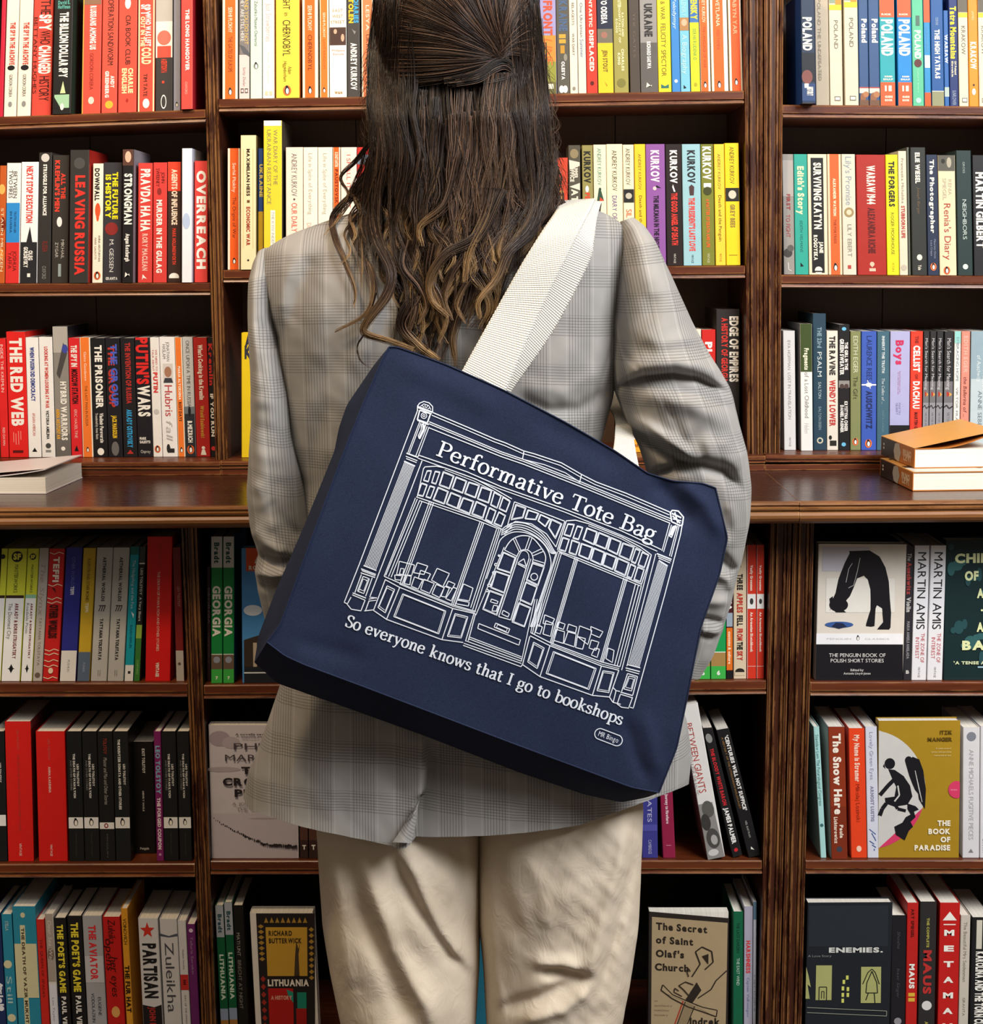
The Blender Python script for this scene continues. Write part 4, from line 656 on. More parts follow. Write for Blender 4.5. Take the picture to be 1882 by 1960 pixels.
bk(k, 0, 0, 0, 'black paperback CENTURIES WILL NOT SUFFICE leaning left', '#191819', ("'CENTURIES WILL NOT SUFFICE'", '#e6e2dc', .05, .64, .66, .26), ('A HISTORY OF THE LITHUANIAN HOLOCAUST', '#7a5a34', .06, .62, .32, .14), ('NEIL BARTRAM', '#b0aca6', .72, .85, .5, .14, 'r'), ('g', WHT, [(.92, .4), (.95, .6), (.94, .35)]), quad=[(1371, 1396), (1395, 1392), (1457, 1634), (1433, 1640)], d=.118)
k = 'LM6'
LI = lambda: [('#a8b0bc', 0, .22), ('#0f5c3a', .22, .72), ('#8fa0c0', .72, .8), ('#a8783a', .8, .9), ('Bradt', '#1f4a58', .06, .19, .5, .44), ('LITHUANIA', '#c9dccf', .34, .66, .5, .46)]
bk(k, 417, 433, 1733, 'left of two green LITHUANIA guidebooks', '#0f5c3a', *LI())
bk(k, 434, 450, 1727, 'right of two green LITHUANIA guidebooks', '#0f5a42', *LI())
bk(k, 451, 470, 1733, 'black slim paperback right of the green guidebooks', '#181716', ('MATI UNT', '#a8a49c', .19, .35, .4, .32, 'r'), ('BRECHT AT NIGHT', '#8a867e', .38, .72, .4, .32, 'r'))
bk(k, 889, 934, 1765, 'teal paperback glimpsed between the trouser legs', '#2a7a90', d=.12)
def zig(c, v, u0, u1, n, a, vert=True):
    o = []
    for i in range(n):
        p = u0+(u1-u0)*i/n; q = u0+(u1-u0)*(i+.8)/n; mid = (p+q)/2
        o.append(('g', c, [(p, v), (mid, v+a), (q, v), (mid, v-a)]) if vert else ('g', c, [(v+a, p), (v-a*1.2, mid), (v+a, q)]))
    return o
fo(k, [(478, 1748), (612, 1748), (612, 2012), (492, 2012)], 'LITHUANIA history book with a curled cover, face out', '#e6e1dc', ('#262022', .0, 1, .09, .93),
   *zig('#b08a3a', .15, .08, .36, 7, .045), *zig('#a83228', .15, .46, .98, 9, .04), *zig('#b08a3a', .88, .1, .5, 9, .04), *zig('#b08a3a', .05, .2, .84, 8, .018, False),
   ('#cfa23a', .1, .46, .22, .82), ('q', 'RICHARD', '#3a2c18', .145, .26, .6, .075), ('q', 'BUTTERWICK', '#3a2c18', .2, .26, .74, .075), ('g', '#4a3a2a', [(.46, .62), (.3, .64), (.2, .66), (.26, .69), (.2, .72), (.3, .69), (.46, .7)]),
   ('q', 'LITHUANIA', '#efe9de', .51, .22, .84, .1), ('#b8201e', .55, .9, .22, .6), ('g', '#2a9a86', [(.56, .5), (.58, .6), (.66, .6), (.6, .52)]), ('#1f8a78', .58, .7, .66, .8), ('#a81e1c', .7, .9, .64, .8), ('q', 'A HISTORY', '#e2a89a', .62, .26, .58, .06), d=.03)
INK = '#2c241c'
fo(k, [(1242, 1745), (1398, 1758), (1393, 2012), (1240, 2012)], 'tan book with a hand gripping a sword, face out', '#2a2420', ('#a8916f', .035, .97, .04, .97),
   ('q', 'The Secret', INK, .1, .09, .72, .085), ('q', 'of Saint', INK, .2, .09, .55, .085), ('q', "Olaf's", INK, .3, .09, .44, .085), ('q', 'Church', INK, .4, .08, .5, .085), ('q', 'Indrek', INK, .8, .52, .9, .09), ('q', 'Hargla', INK, .9, .5, .9, .09),
   ('q', 'an', '#7a6850', .65, .08, .12, .025, False), ('q', 'apothecary', '#7a6850', .685, .08, .3, .025, False), ('q', 'melchior', '#7a6850', .72, .08, .27, .025, False), ('q', 'mystery', '#7a6850', .755, .08, .25, .025, False),
   ('g', '#8f7a5c', [(.62, .47), (.68, .6), (.97, .36), (.97, .27)]), ('l', INK, [(.64, .47), (.97, .28)], .012), ('l', INK, [(.68, .58), (.97, .4)], .012), ('l', '#a83a24', [(.64, .44), (.97, .25)], .016),
   ('g', '#a8916f', [(.53, .18), (.58, .16), (.66, .5), (.76, .84), (.71, .87), (.68, .6)]), ('l', INK, [(.53, .18), (.6, .3), (.65, .5), (.69, .68), (.71, .86), (.76, .85), (.72, .66), (.69, .5), (.63, .3), (.57, .16), (.53, .18)], .014),
   ('g', INK, [(.5, .6), (.64, .46), (.66, .55), (.56, .66)]), ('l', INK, [(.46, .54), (.36, .64), (.27, .58), (.23, .66), (.26, .78), (.34, .8), (.4, .7)], .016), ('g', INK, [(.3, .66), (.28, .74), (.36, .74)]),
   ('l', INK, [(.62, .62), (.55, .78), (.48, .84), (.4, .97)], .014), ('l', INK, [(.52, .56), (.5, .46), (.53, .38), (.56, .44), (.6, .5)], .014), ('l', INK, [(.57, .38), (.55, .33), (.58, .32), (.61, .42)], .012), ('l', INK, [(.42, .52), (.4, .5), (.41, .47), (.46, .5)], .012), ('g', INK, [(.93, .08), (.96, .105), (.93, .13)]))
bk(k, 1403.5, 1422.5, 1745, 'dark green slim paperback', '#14603f', ('THE LAST GARDEN', '#0f3a28', .08, .3, .5, .3, 'r'), ('THE EAST WIND', '#b9d0bc', .34, .54, .5, .3, 'r'))
bk(k, 1424, 1441, 1735, 'lilac grey paperback with red title', '#a7a3b2', ('HARSHNESS', '#cf3a3a', .24, .47, .5, .42), ('Captain Volkonogov', '#6a78a0', .5, .78, .5, .28, 'ri'))
bk(k, 1441.8, 1448, 1726, 'narrow white and slate spine at the post', '#c6c8d2', ('#5a7488', 0, .12), ('MEMOIRS', '#8a8a98', .5, .75, .5, .4, 'r'))
# ---- upper right bay
k = 'UR1'
bk(k, 1534, 1560.5, -14, 'navy book lettered POLAND pulled forward at the left', '#26344a', ('POLAND', '#f2ead8', .22, .52, .45, .6), ('#1c2028', .54, .8), ('o', '#7a4a44', .76, .4, .5, .4), ('#2f4570', .82, .98), ('#f2ead8', .82, .86, .2, .5), ('HISTORY', '#f2ead8', .85, .93, .6, .4), sc='#2a4f98', pr=.034, d=.14)
bk(k, 1561, 1587, -12, 'greige spine between POLAND books', '#b3a48c', ('POLAND THE UNDEFEATED', '#7a6c58', .05, .78, .3, .24, 'r'), ('THE UNCONQUERED', '#8a7c66', .45, .78, .25, .1, 'r'))
DKP = lambda w: [('#8a9a80', 0, .1, .05, .5), ('#c98a2a', 0, .14, .5, .95), ('#e8cf2a', .115, .16), ('POLAND', '#6a6456', .25, .5, .52, .3, 'r'), ('#6a6456', .92, .96, .35, .8), ('#e9e3d2', .928, .952, .4, .75)]
bk(k, 1587.8, 1613, -16, 'narrower of two cream POLAND guides with yellow band', '#d3c8ae', *DKP(1))
bk(k, 1616.5, 1643, -22, 'wider of two cream POLAND guides with yellow band', '#d3c8ae', *DKP(1), pr=.006)
NP = [('Poland', '#efe8d8', .23, .44, .6, .5), ('#b8483a', .835, .843), ('#d6ccba', .845, .89), ('o', '#8a5a3a', .93, .4, .5, .3), ('o', '#a8704a', .9, .7, .3, .3), ('#6a4a34', .95, 1)]
bk(k, 1643.8, 1662.5, -14, 'left of two navy Poland guides', '#34507a', *NP)
bk(k, 1663, 1683.5, -14, 'right of two navy Poland guides', '#34507a', *NP)
TP = [('#e2592c', 0, .215), ('#e2592c', .79, 1), ('POLAND', '#f4efdf', .235, .555, .5, .68), ('q', 'RICK', '#f4e0c8', .19, .15, .8, .1), ('q', 'ROUGH', '#f0e8d4', .74, .3, .8, .1), ('q', 'SNAP', '#f0e8d4', .765, .2, .85, .1), ('#f4e4d0', .82, .87, .3, .42), ('#f4e4d0', .82, .87, .55, .75), ('q', 'GUIDE', '#f4e4d0', .92, .3, .8, .12), ('q', 'BOOK', '#f4e4d0', .95, .3, .8, .12)]
bk(k, 1684, 1713.5, -14, 'teal POLAND guide with orange ends', '#2a9aa2', *TP)
bk(k, 1718, 1745.5, -14, 'bright blue POLAND guide with orange ends', '#1f80c4', *TP)
bk(k, 1746.3, 1768, -14, 'mint green spine lettered POLAND', '#59b48c', ('#4a6a5c', .2, .29, .35, .7), ('POLAND', '#eef4e4', .33, .58, .5, .5), ('o', '#5a2a28', .62, .5, .36, .34), ('Culture Smart', '#a8dcc0', .67, .88, .5, .16, 'r'), ('o', '#a8dcc0', .95, .5, .24, .24))
bk(k, 1768.8, 1781.5, -14, 'narrow blue spine with orange ends', '#2f86bc', ('#e2592c', 0, .26), ('#e8e2cc', .55, .66, .1, .9), ('#d8541f', .88, 1), ('POLISH PHRASEBOOK', '#5fa0c8', .3, .52, .5, .3, 'r'))
bk(k, 1782.5, 1806.5, -10, 'royal blue paperback lettered HIGH TATRAS', '#21528f', ('THE HIGH TATRAS', '#ece6d4', .31, .75, .5, .36), ('CICERONE', '#9ab0c8', .2, .27, .5, .2, 'r'), ('#8a8a68', .865, 1), ('#e6e0c8', .862, .868))
bk(k, 1807.2, 1816.5, 20, 'thin blue spine lettered WARSAW', '#2d5fa0', ('WARSAW', '#cfd6dc', .25, .55, .5, .6), ('#a8b8b0', .8, .9))
bk(k, 1817, 1834, -14, 'navy spine with yellow MOUNTAINS lettering', '#1f2f66', ('Tatra Mountains', '#ecd82a', .12, .58, .5, .62), ('Of Poland', '#d8cfae', .6, .72, .7, .2), ('Slovakia', '#d8cfae', .6, .74, .35, .2), ('SUNFLOWER', '#9aa6b8', .86, .99, .5, .4, 'r'))
KR = [('#5f5648', 0, .17), ('#e8cf2a', .175, .215), ('KRAKOW', '#6a6456', .29, .54, .52, .42, 'r'), ('#6a6456', .925, .965, .3, .85), ('#e9e3d2', .932, .957, .36, .79)]
bk(k, 1835, 1853.5, -14, 'left of two cream KRAKOW guides', '#d6cbb0', *KR)
bk(k, 1854.2, 1872.5, -14, 'orange guide lettered KRAKOW', '#e68a1e', ('KRAKOW', '#f4ecd8', .43, .67, .5, .56), ('JAMES', '#f0cf98', .16, .24, .5, .2, 'r'), ('o', '#dfe0da', .87, .5, .34, .2), ('o', '#3a2c20', .81, .5, .12, .1))
bk(k, 1873.2, 1892, -14, 'right of two cream KRAKOW guides', '#d6cbb0', *KR)
k = 'UR2'
bk(k, 1499, 1520.3, 295, 'grey photo spine lettered TO FIGHT in red', '#8f8a84', ('#a59f98', .05, .35), ('FIRST', '#8a3a38', .33, .46, .5, .3), ('TO FIGHT', '#9a3a3a', .5, .69, .45, .36, 'r'), ('o', '#3f3c3a', .82, .4, .4, .4), ('o', '#5a5652', .78, .65, .3, .3), ('l', '#c9c4bc', [(.9, .4), (.96, .45), (.97, .7)], .08))
bk(k, 1521, 1546.5, 295, "teal paperback lettered EDITH'S STORY", '#2f9d8c', ("Edith's Story", '#e4dfae', .1, .5, .5, .44), ('EDITH VELMANS', '#236e64', .55, .81, .5, .2, 'ri'), ('g', BLK, [(.9, .4), (.93, .65), (.935, .4)]))
bk(k, 1547.3, 1584, 295, 'cream paperback with black panel SURVIVING KATYN', '#dccfb2', ('#1d1c1b', .03, .985, .16, .82), ('SURVIVING KATYN', '#efe6d0', .07, .62, .5, .36), ('JANE', '#efe6d0', .725, .82, .66, .18), ('ROGOYSKA', '#efe6d0', .67, .88, .36, .18), ('o', '#efe6d0', .965, .5, .2, .2), ('#1d1c1b', .968, .98, .3, .7))
bk(k, 1585, 1611.5, 295, 'orange classics paperback between SURVIVING and PROMISE', '#dcc8a8', ('#e8602a', 0, 1, .17, .84), ('ALEXANDER WATSON', '#f4d8b8', .2, .51, .5, .18), ('THE FORTRESS', '#8a3a18', .54, .74, .5, .18), ('p', .94, .5, .2))
bk(k, 1612.5, 1638.5, 295, "pale paperback lettered LILY'S PROMISE", '#cfc9b6', ("Lily's Promise", '#8f9aa0', .02, .42, .5, .44, 'r'), ('o', '#9a8458', .48, .5, .36, .36), ('o', '#cfc4a4', .48, .5, .2, .2), ('LILY EBERT', '#8a8478', .58, .85, .52, .3, 'r'), ('#b0403a', .92, .95, .35, .6))
bk(k, 1640.5, 1696, 296, 'widest red paperback lettered WARSAW', '#a3271d', ('WARSAW 1944', '#efe4cf', .09, .41, .5, .26), ('ALEXANDRA RICHIE', '#5a1410', .44, .82, .5, .22), ('o', '#d8b8a0', .91, .5, .08, .08), ('#d8b8a0', .915, .935, .48, .52), ('#d8b8a0', .945, .97, .4, .62))
bk(k, 1696.8, 1720, 296, 'bright yellow paperback lettered FORGERS', '#e8dc1e', ('THE FORGERS', '#26241c', .055, .43, .48, .44), ('ROGER MOORHOUSE', '#6a6420', .48, .83, .5, .26, 'r'), ('ICON', '#a89a20', .9, .97, .5, .2, 'r'))
bk(k, 1720.8, 1737, 289, 'cream paperback lettered STUBBORN LIFE', '#d6cab2', ('Franceska Michalska', '#8a8274', .06, .42, .5, .3, 'r'), ('STUBBORN LIFE', '#b0443c', .44, .7, .5, .4), ('o', '#b9ae9c', .94, .5, .36, .36))
bk(k, 1737.8, 1742, 282, 'very thin grey green spine', '#5d6056')
bk(k, 1744.5, 1773.5, 282, 'dark grey hardback with white capitals and brown title', '#2d2e2b', ('ELIE WIESEL', '#ebe4d2', .04, .28, .46, .28), ('Joseph Berger', '#6f5c42', .31, .52, .5, .18, 'ri'), ('o', '#e2dccb', .86, .5, .2, .18), ('Yale', '#cfc8b8', .92, .96, .5, .2), pr=.004, d=.14)
bk(k, 1774.3, 1796.5, 296, 'navy paperback lettered PHOTOGRAPHER', '#252f46', ('The Photographer', '#d9d4cc', .04, .65, .5, .34), ('Maurizio Onnis', '#8a90a0', .7, .86, .66, .16, 'r'), ('Luca Crippa', '#8a90a0', .71, .84, .36, .16, 'r'), ('p', .93, .5, .2, '#e0703a'))
bk(k, 1797.2, 1830, 297, "cream paperback lettered RENIA'S DIARY with eyes photo", '#dfcda8', ('#57544a', 0, .13), ('o', '#a8a08c', .06, .65, .3, .14), ('o', '#26241f', .05, .3, .14, .12), ('RENIA', '#b0a692', .2, .33, .68, .2, 'r'), ('SPIEGEL', '#b0a692', .19, .37, .36, .2, 'r'), ("Renia's Diary", '#a84a3a', .4, .87, .5, .38, 'r'), ('p', .96, .42, .14, '#d8602a'))
bk(k, 1832, 1861, 288, 'dark teal paperback lettered NEIGHBORS', '#243533', ('GROSS', '#9aa8a2', .09, .18, .5, .14, 'r'), ('NEIGHBORS', '#b9c4be', .39, .71, .5, .26, 'r'), ('o', '#c9d2cc', .93, .5, .18, .18))
bk(k, 1863, 1890, 297, 'black paperback with big white capitals cut by frame', '#232225', ('MARTIN GILBERT', '#e9e4da', .14, .77, .5, .52), s=.016)
k = 'UR3'
bk(k, 1500, 1523, 633, 'white paperback at the left post', '#dedad6', ('EVA HOFFMAN  LOST IN TRANSLATION', '#9a9694', .08, .74, .5, .24, 'r'), ('VINTAGE', '#9a9694', .89, .97, .5, .16, 'r'))
bk(k, 1532.5, 1555.5, 620, 'green and white hardback lettered FRAGMENTS', '#e6e3de', ('#3a4a22', 0, .375), ('Fragments', '#e2dfc8', .19, .36, .52, .34), ('of a Lost Childhood', '#8a8a84', .38, .74, .52, .34, 'r'), ('Helen', '#cfccc6', .78, .86, .5, .4, 'ri'), sc='#77777c', pr=.01, d=.14)
bk(k, 1556.5, 1582, 600, 'tallest navy hardback lettered PSALM', '#26404f', ('THE 23rd', '#7a94a0', .1, .25, .5, .3), ('PSALM', '#c9d2d2', .28, .46, .5, .32, 'r'), ('SALTON', '#a8b8bc', .5, .62, .5, .22, 'r'), ('SALTON EISEN', '#8a9ca4', .68, .85, .5, .2, 'r'), ('o', '#c9c2ac', .93, .5, .24, .24), ('o', '#26404f', .93, .5, .14, .14), d=.14)
bk(k, 1582.8, 1604.5, 633, 'cream paperback THE RAVINE in black and red', '#dcd4c6', ('THE RAVINE', '#2a2826', .045, .37, .5, .48), ('WENDY LOWER', '#b83a36', .41, .8, .5, .48), ('o', '#26241f', .895, .3, .2, .14), ('#26241f', .92, .965, .25, .85))
bk(k, 1605.2, 1627, 621, 'black paperback lettered GREEN SWEATER', '#1a181a', ('o', '#6ab4d8', .035, .5, .16, .2), ('THE GIRL IN THE', '#e9e5de', .14, .36, .7, .26), ('GREEN SWEATER', '#e9e5de', .115, .4, .3, .32), ('#8a8682', .445, .5), ('o', '#4a3a38', .49, .3, .22, .2), ('o', '#4a3a38', .49, .7, .22, .2), ('KRYSTYNA CHIGER', '#e9e5de', .61, .85, .66, .26), ('DANIEL PAISNER', '#e9e5de', .64, .86, .3, .26), ('o', '#6ab4d8', .955, .45, .18, .2))
bk(k, 1628, 1648, 634, 'olive green paperback lettered THE GIFT', '#7d8256', ('EDITH EGER', '#c9cbae', .04, .35, .5, .44, 'r'), ('The Gift', '#3a3c26', .38, .57, .48, .42, 'r'), ('p', .93, .48, .22, '#e0703a'))
bk(k, 1648.8, 1678, 634, 'royal blue paperback with barbed wire across the spine', '#3a58ae', ('LAURENCE REES', '#1f2a5a', .04, .41, .52, .34, 'r'), ('#e4e2e6', .443, .455, .02, .98), ('o', '#e4e2e6', .449, .5, .14, .22), ('l', '#e4e2e6', [(.41, .4), (.48, .6)], .05), ('AUSCHWITZ', '#1f2a5a', .5, .82, .52, .36), ('p', .945, .48, .17, '#e0703a'))
bk(k, 1678.8, 1702.5, 634, 'slate teal paperback with small white lettering', '#3f6272', ('INHERIT THE TRUTH', '#c4ced0', .04, .35, .5, .2), ('The Cellist of ...', '#c4ced0', .39, .61, .5, .22, 'ri'), ('ANITA LASKER', '#6a8a94', .66, .85, .5, .16, 'r'))
bk(k, 1703.5, 1741.5, 634, 'lavender paperback lettered BOYS in pink', '#a9a9cf', ('BOYS' if 0 else 'Boys', '#c22f5a', .075, .28, .48, .36), ('THE EXTRAORDINARY STORY', '#b06a94', .33, .52, .5, .05, 'r'), ('OF A SECOND CHANCE', '#b06a94', .34, .53, .42, .05, 'r'), ('MARTIN', '#8a8ab4', .6, .7, .5, .1, 'r'), ('GILBERT', '#8a8ab4', .6, .7, .36, .1, 'r'), ('#1a1718', .79, 1, .0, 1))  # black foot band paints in the shadowed gap beneath the book
bk(k, 1742.5, 1766, 634, 'red orange paperback lettered CELLIST OF DACHAU', '#d63c28', ('THE', '#8a2218', .04, .1, .5, .26), ('CELLIST', WHT, .12, .34, .5, .5), ('OF', '#8a2218', .36, .4, .5, .2), ('DACHAU', WHT, .42, .65, .5, .5), ('MARTIN GOODMAN', '#6a1a14', .68, .95, .5, .24))
MS = [('#6f6d70', .42, .6), ('#8f8d92', .6, 1), ("Man's Search for Meaning", '#c4c2c4', .06, .49, .5, .42, 'r'), ('g', '#a8392c', [(.5, .3), (.53, .8), (.55, .3)]), ('g', '#d8a04a', [(.51, .6), (.53, .9), (.55, .6)]), ('l', '#26242a', [(.64, .02), (.62, .3), (.65, .6), (.63, .98)], .14), ('VIKTOR FRANKL', '#6a686e', .68, .86, .5, .3, 'r')]
for i, (a, b) in enumerate(((1767, 1778.7), (1779.5, 1791.5), (1792.3, 1805), (1807, 1824.5))):
    bk(k, a, b, 634, ('leftmost', 'second', 'third', 'rightmost')[i]+' of four identical black and grey paperbacks', '#2c2b2d', *MS)
bk(k, 1826, 1838.5, 634, 'slim white paperback with aqua head band', '#dfded8', ('#8fccc4', 0, .1), ('EMBRACING HOPE', '#7a8a94', .05, .42, .5, .4, 'r'), ('VIKTOR FRANKL', '#8a8a90', .47, .85, .5, .36, 'r'))
bk(k, 1839.5, 1856, 634, 'salmon paperback lettered BALLERINA', '#d98a78', ('EDITH EGER', '#eaa898', .04, .35, .5, .44), ('the Ballerina of ...', '#7a3a38', .38, .72, .5, .4, 'ri'))
bk(k, 1857.5, 1895, 634, 'wide grey blue paperback cut by the frame', '#8fa6b0', ('#b9c6c9', .4, 1), ("The Women's Orchestra", '#e4eaea', .06, .5, .74, .2), ('of Auschwitz', '#d9e2e4', .2, .42, .42, .2, 'i'), ('ANNE SEBBA', '#5a6a72', .5, .85, .5, .2, 'r'))
# ---- right base bay
k = 'LR4'
BL_ = '#17151a'
fo(k, [(1567, 1041), (1730, 1042), (1728, 1302), (1561, 1302)], 'face out book with a bent black figure', '#d9cfc2', ('#c4bfc6', .02, .2, .05, .6), ('#e2dcd2', .25, .5, .1, .9),
   ('g', BL_, [(.05, .36), (.05, .46), (.09, .48), (.09, .38)]), ('g', BL_, [(.05, .38), (.045, .6), (.09, .72), (.17, .79), (.27, .83), (.4, .845), (.4, .62), (.33, .615), (.26, .585), (.23, .54), (.25, .46), (.32, .42), (.38, .38), (.44, .3), (.47, .2), (.43, .16), (.36, .21), (.26, .24), (.14, .31)]),
   ('g', BL_, [(.3, .62), (.48, .62), (.58, .575), (.6, .57), (.605, .63), (.6, .67), (.47, .68), (.44, .7)]), ('g', BL_, [(.4, .62), (.4, .845), (.5, .86), (.61, .855), (.625, .84), (.625, .7), (.6, .73), (.57, .77), (.47, .755), (.44, .68)]),
   ('g', BL_, [(.38, .18), (.4, .14), (.44, .15), (.48, .3), (.5, .34), (.5, .22), (.47, .17), (.49, .14), (.44, .19)]), ('o', BL_, .445, .25, .08, .11),
   ('l', '#b9b4b0', [(.14, .4), (.18, .36), (.28, .33)], .006), ('l', '#b9b4b0', [(.1, .49), (.2, .46), (.3, .42), (.32, .36)], .006),
   ('o', '#3a5a94', .59, .26, .036, .165), ('g', '#1f2844', [(.605, .17), (.575, .22), (.578, .3), (.605, .35), (.62, .26)]),
   ('#ebe9ea', .655, .735, .0, 1), ('p', .69, .48, .022), ('PENGUIN', '#b9b4b0', 0, 0, 0, 0) if 0 else ('q', 'PENGUIN', '#b9b4b0', .695, .12, .4, .02, False), ('q', 'CLASSICS', '#b9b4b0', .695, .56, .84, .02, False), (BL_, .735, 1, 0, 1),
   ('q', 'THE PENGUIN BOOK OF', '#d9d6d0', .815, .15, .8, .042, False), ('q', 'POLISH SHORT STORIES', '#d9d6d0', .855, .17, .78, .042, False), ('q', 'Edited by', '#b9b6b0', .925, .4, .55, .025), ('q', 'Antonia Lloyd-Jones', '#b9b6b0', .95, .32, .63, .022))
bk(k, 1731.5, 1747, 1045, 'slim black paperback lettered VIOLIN', '#2b292e', ('The', '#c4c0bc', .05, .11, .5, .5, 'i'), ('Auschwitz', '#a8403a', .12, .36, .5, .5), ('Violin', '#c4c0bc', .38, .49, .5, .5), ('MARIA ANGELS ANGLADA', '#8a868a', .56, .84, .5, .32), ('q', 'B', '#c4c0bc', .94, .3, .7, .4), s=-.018)
ZI = [('MARTIN AMIS', '#222124', .05, .62, .52, .56, 'r'), ('THE ZONE OF', '#c25a5e', .65, .87, .7, .24, 'r'), ('INTEREST', '#c25a5e', .68, .84, .34, .24, 'r'), ('VINTAGE', '#9a9698', .9, .98, .5, .14, 'r')]
bk(k, 1748, 1776.5, 1044, 'left of two white ZONE OF INTEREST paperbacks', '#dedde0', *ZI, s=-.026)
bk(k, 1778.5, 1808, 1044, 'right of two white ZONE OF INTEREST paperbacks', '#dedde0', *ZI, s=-.03)
HB = [('o', '#2f5a5c' if i % 2 else '#24484c', .05+.9*((i*37) % 41)/41, .06+.9*((i*23) % 29)/29, .035+.02*(i % 3), .03+.012*(i % 4)) for i in range(34)]
fo(k, [(1811, 1034), (1985, 1030), (1985, 1303), (1807, 1301)], 'dark green book with pale block capitals, face out', '#12282a', *HB, ('q', 'CHILDREN', '#d6dba6', .13, .1, .92, .09), ('q', 'OF', '#d6dba6', .255, .21, .36, .09), ('q', 'A', '#d6dba6', .38, .345, .42, .09), ('o', '#d6dba6', .5, .4, .012, .012), ('q', 'A', '#d6dba6', .62, .345, .42, .09), ('q', 'BAKER', '#d6dba6', .75, .19, .8, .09), ('q', '"A TENSE AND ABSORBING'.replace('"', "'"), '#c9d2a8', .875, .1, .92, .03), ('#8fb0c0', .9, .912, .36, .9), d=.03)
k = 'LR5'
bk(k, 1564, 1575.5, 1391, 'thin aqua paperback leaning at the post', '#a6d2ce', ('Stanislaw Lem The Futurological Congress', '#4a7c7c', .06, .6, .5, .5, 'r'), ('o', '#3a6a6a', .75, .5, .3, .3), s=.055, d=.11)
bk(k, 1588.5, 1620, 1391, 'russet paperback lettered SNOW HARE', '#8a3218', ('#7a2c16', .6, 1), ('The Snow Hare', '#f0e4d4', .05, .66, .5, .44), ('Paula', '#e6d2c0', .74, .84, .66, .2), ('Lichtarowicz', '#e6d2c0', .68, .88, .32, .2), ('o', '#3a3f4a', .925, .5, .18, .18), sc='#b9b2ae', pr=.006)
bk(k, 1627, 1657.5, 1394, 'orange vermilion paperback beside the SNOW HARE one', '#e2421c', ('My Name is Stramer', '#f4cdb8', .05, .41, .5, .3), ('Mikolaj Lozinski', '#8a2410', .43, .72, .5, .24, 'r'), ('o', '#f0c8b0', .93, .5, .2, .16), sc='#c0341c')
bk(k, 1658.5, 1681, 1391, 'white paperback with lilac lettering and blue sketch', '#cfd0dc', ('Lovely Green Eyes', '#9a94ac', .04, .4, .5, .3, 'r'), ('ARNOST LUSTIG', '#8a86a0', .45, .72, .5, .26), *[('l', '#3a5a94', [(.78+.03*i, .2+.2*(i % 3)), (.82+.025*i, .75-.15*(i % 2))], .07) for i in range(6)])
fo(k, [(1682, 1380), (1839, 1379), (1836, 1626), (1681, 1626)], 'mustard book with a winged black figure, face out', '#a3801f',
   ('g', '#c9c6c0', [(u, max(.004, v)) for u, v in disc(.5, -.11, .69*.63, .69, 60) if v > -.06]), ('g', '#d03a64', [(u, max(.004, v)) for u, v in disc(.5, -.11, .69*.63, .69, 60) if v > -.06 and u > .61]),
   ('o', '#16151a', .31, .14, .07, .065), ('g', '#16151a', [(.31, .07), (.33, .055), (.35, .09)]), ('g', '#16151a', [(.35, .12), (.355, .2), (.4, .31), (.47, .39), (.55, .42), (.61, .36), (.625, .2), (.6, .09), (.56, .08), (.55, .2), (.48, .22), (.42, .17)]), ('l', '#16151a', [(.4, .24), (.47, .12), (.54, .02)], .05), ('l', '#16151a', [(.6, .1), (.64, .05), (.69, .02)], .05), ('l', '#16151a', [(.6, .2), (.64, .24), (.655, .34)], .04), ('l', '#c9c6c0', [(.47, .24), (.54, .26), (.585, .2)], .018),
   ('o', '#16151a', .285, .37, .05, .045), ('g', '#16151a', [(.3, .33), (.26, .42), (.28, .5), (.36, .55), (.5, .585), (.64, .575), (.6, .53), (.57, .5), (.53, .49), (.5, .45), (.46, .42), (.4, .38)]), *[('l', '#c9c6c0', [(.36+.03*i_, .45+.012*i_), (.5+.03*i_, .5+.013*i_)], .008) for i_ in range(4)],
   ('g', '#16151a', [(.6, .36), (.62, .46), (.645, .5), (.66, .44), (.7, .46), (.735, .4), (.77, .43), (.8, .38), (.87, .33), (.83, .22), (.77, .2), (.74, .3), (.7, .34), (.68, .4), (.64, .36)]), ('g', '#cf3a62', [(u, min(1, v)) for u, v in disc(.5, .96, .1*.63, .1, 24)]), ('q', 'the story', '#e08aa0', .5, .89, .97, .018),
   ('q', 'ITZIK', '#5a4410', .085, .75, .9, .045), ('q', 'MANGER', '#5a4410', .135, .6, .9, .045), ('q', 'A comic novel of', '#d9c48a', .2, .7, .89, .02, False), ('q', 'prose and paradise', '#d9c48a', .225, .65, .89, .02, False), ('q', 'restored at last', '#d9c48a', .25, .68, .89, .02, False),
   ('q', 'THE', '#efe6cf', .745, .73, .89, .062), ('q', 'BOOK', '#efe6cf', .805, .62, .89, .062), ('q', 'OF', '#efe6cf', .865, .77, .89, .062), ('q', 'PARADISE', '#efe6cf', .925, .45, .89, .062))
bk(k, 1843, 1875.5, 1392, 'left of two white spines beside the mustard cover', '#d2d0d2', ('o', '#7a7c86', .07, .5, .28, .28), ('ANNE MICHAELS FUGITIVE PIECES', '#a8a5a8', .17, .86, .5, .26, 'r'), ('g', '#7a787c', [(.93, .5), (.96, .35), (.96, .65)]), s=-.005)
bk(k, 1876.5, 1902, 1390, 'right of two white spines, cut by the frame', '#d2d0d4', ('IN THE WINTER VAULT', '#7a787c', .1, .8, .4, .3, 'r'), ('GRANTA', '#6a686c', .85, .96, .3, .2, 'r'))
k = 'LR6'
YG = '#a8a86a'
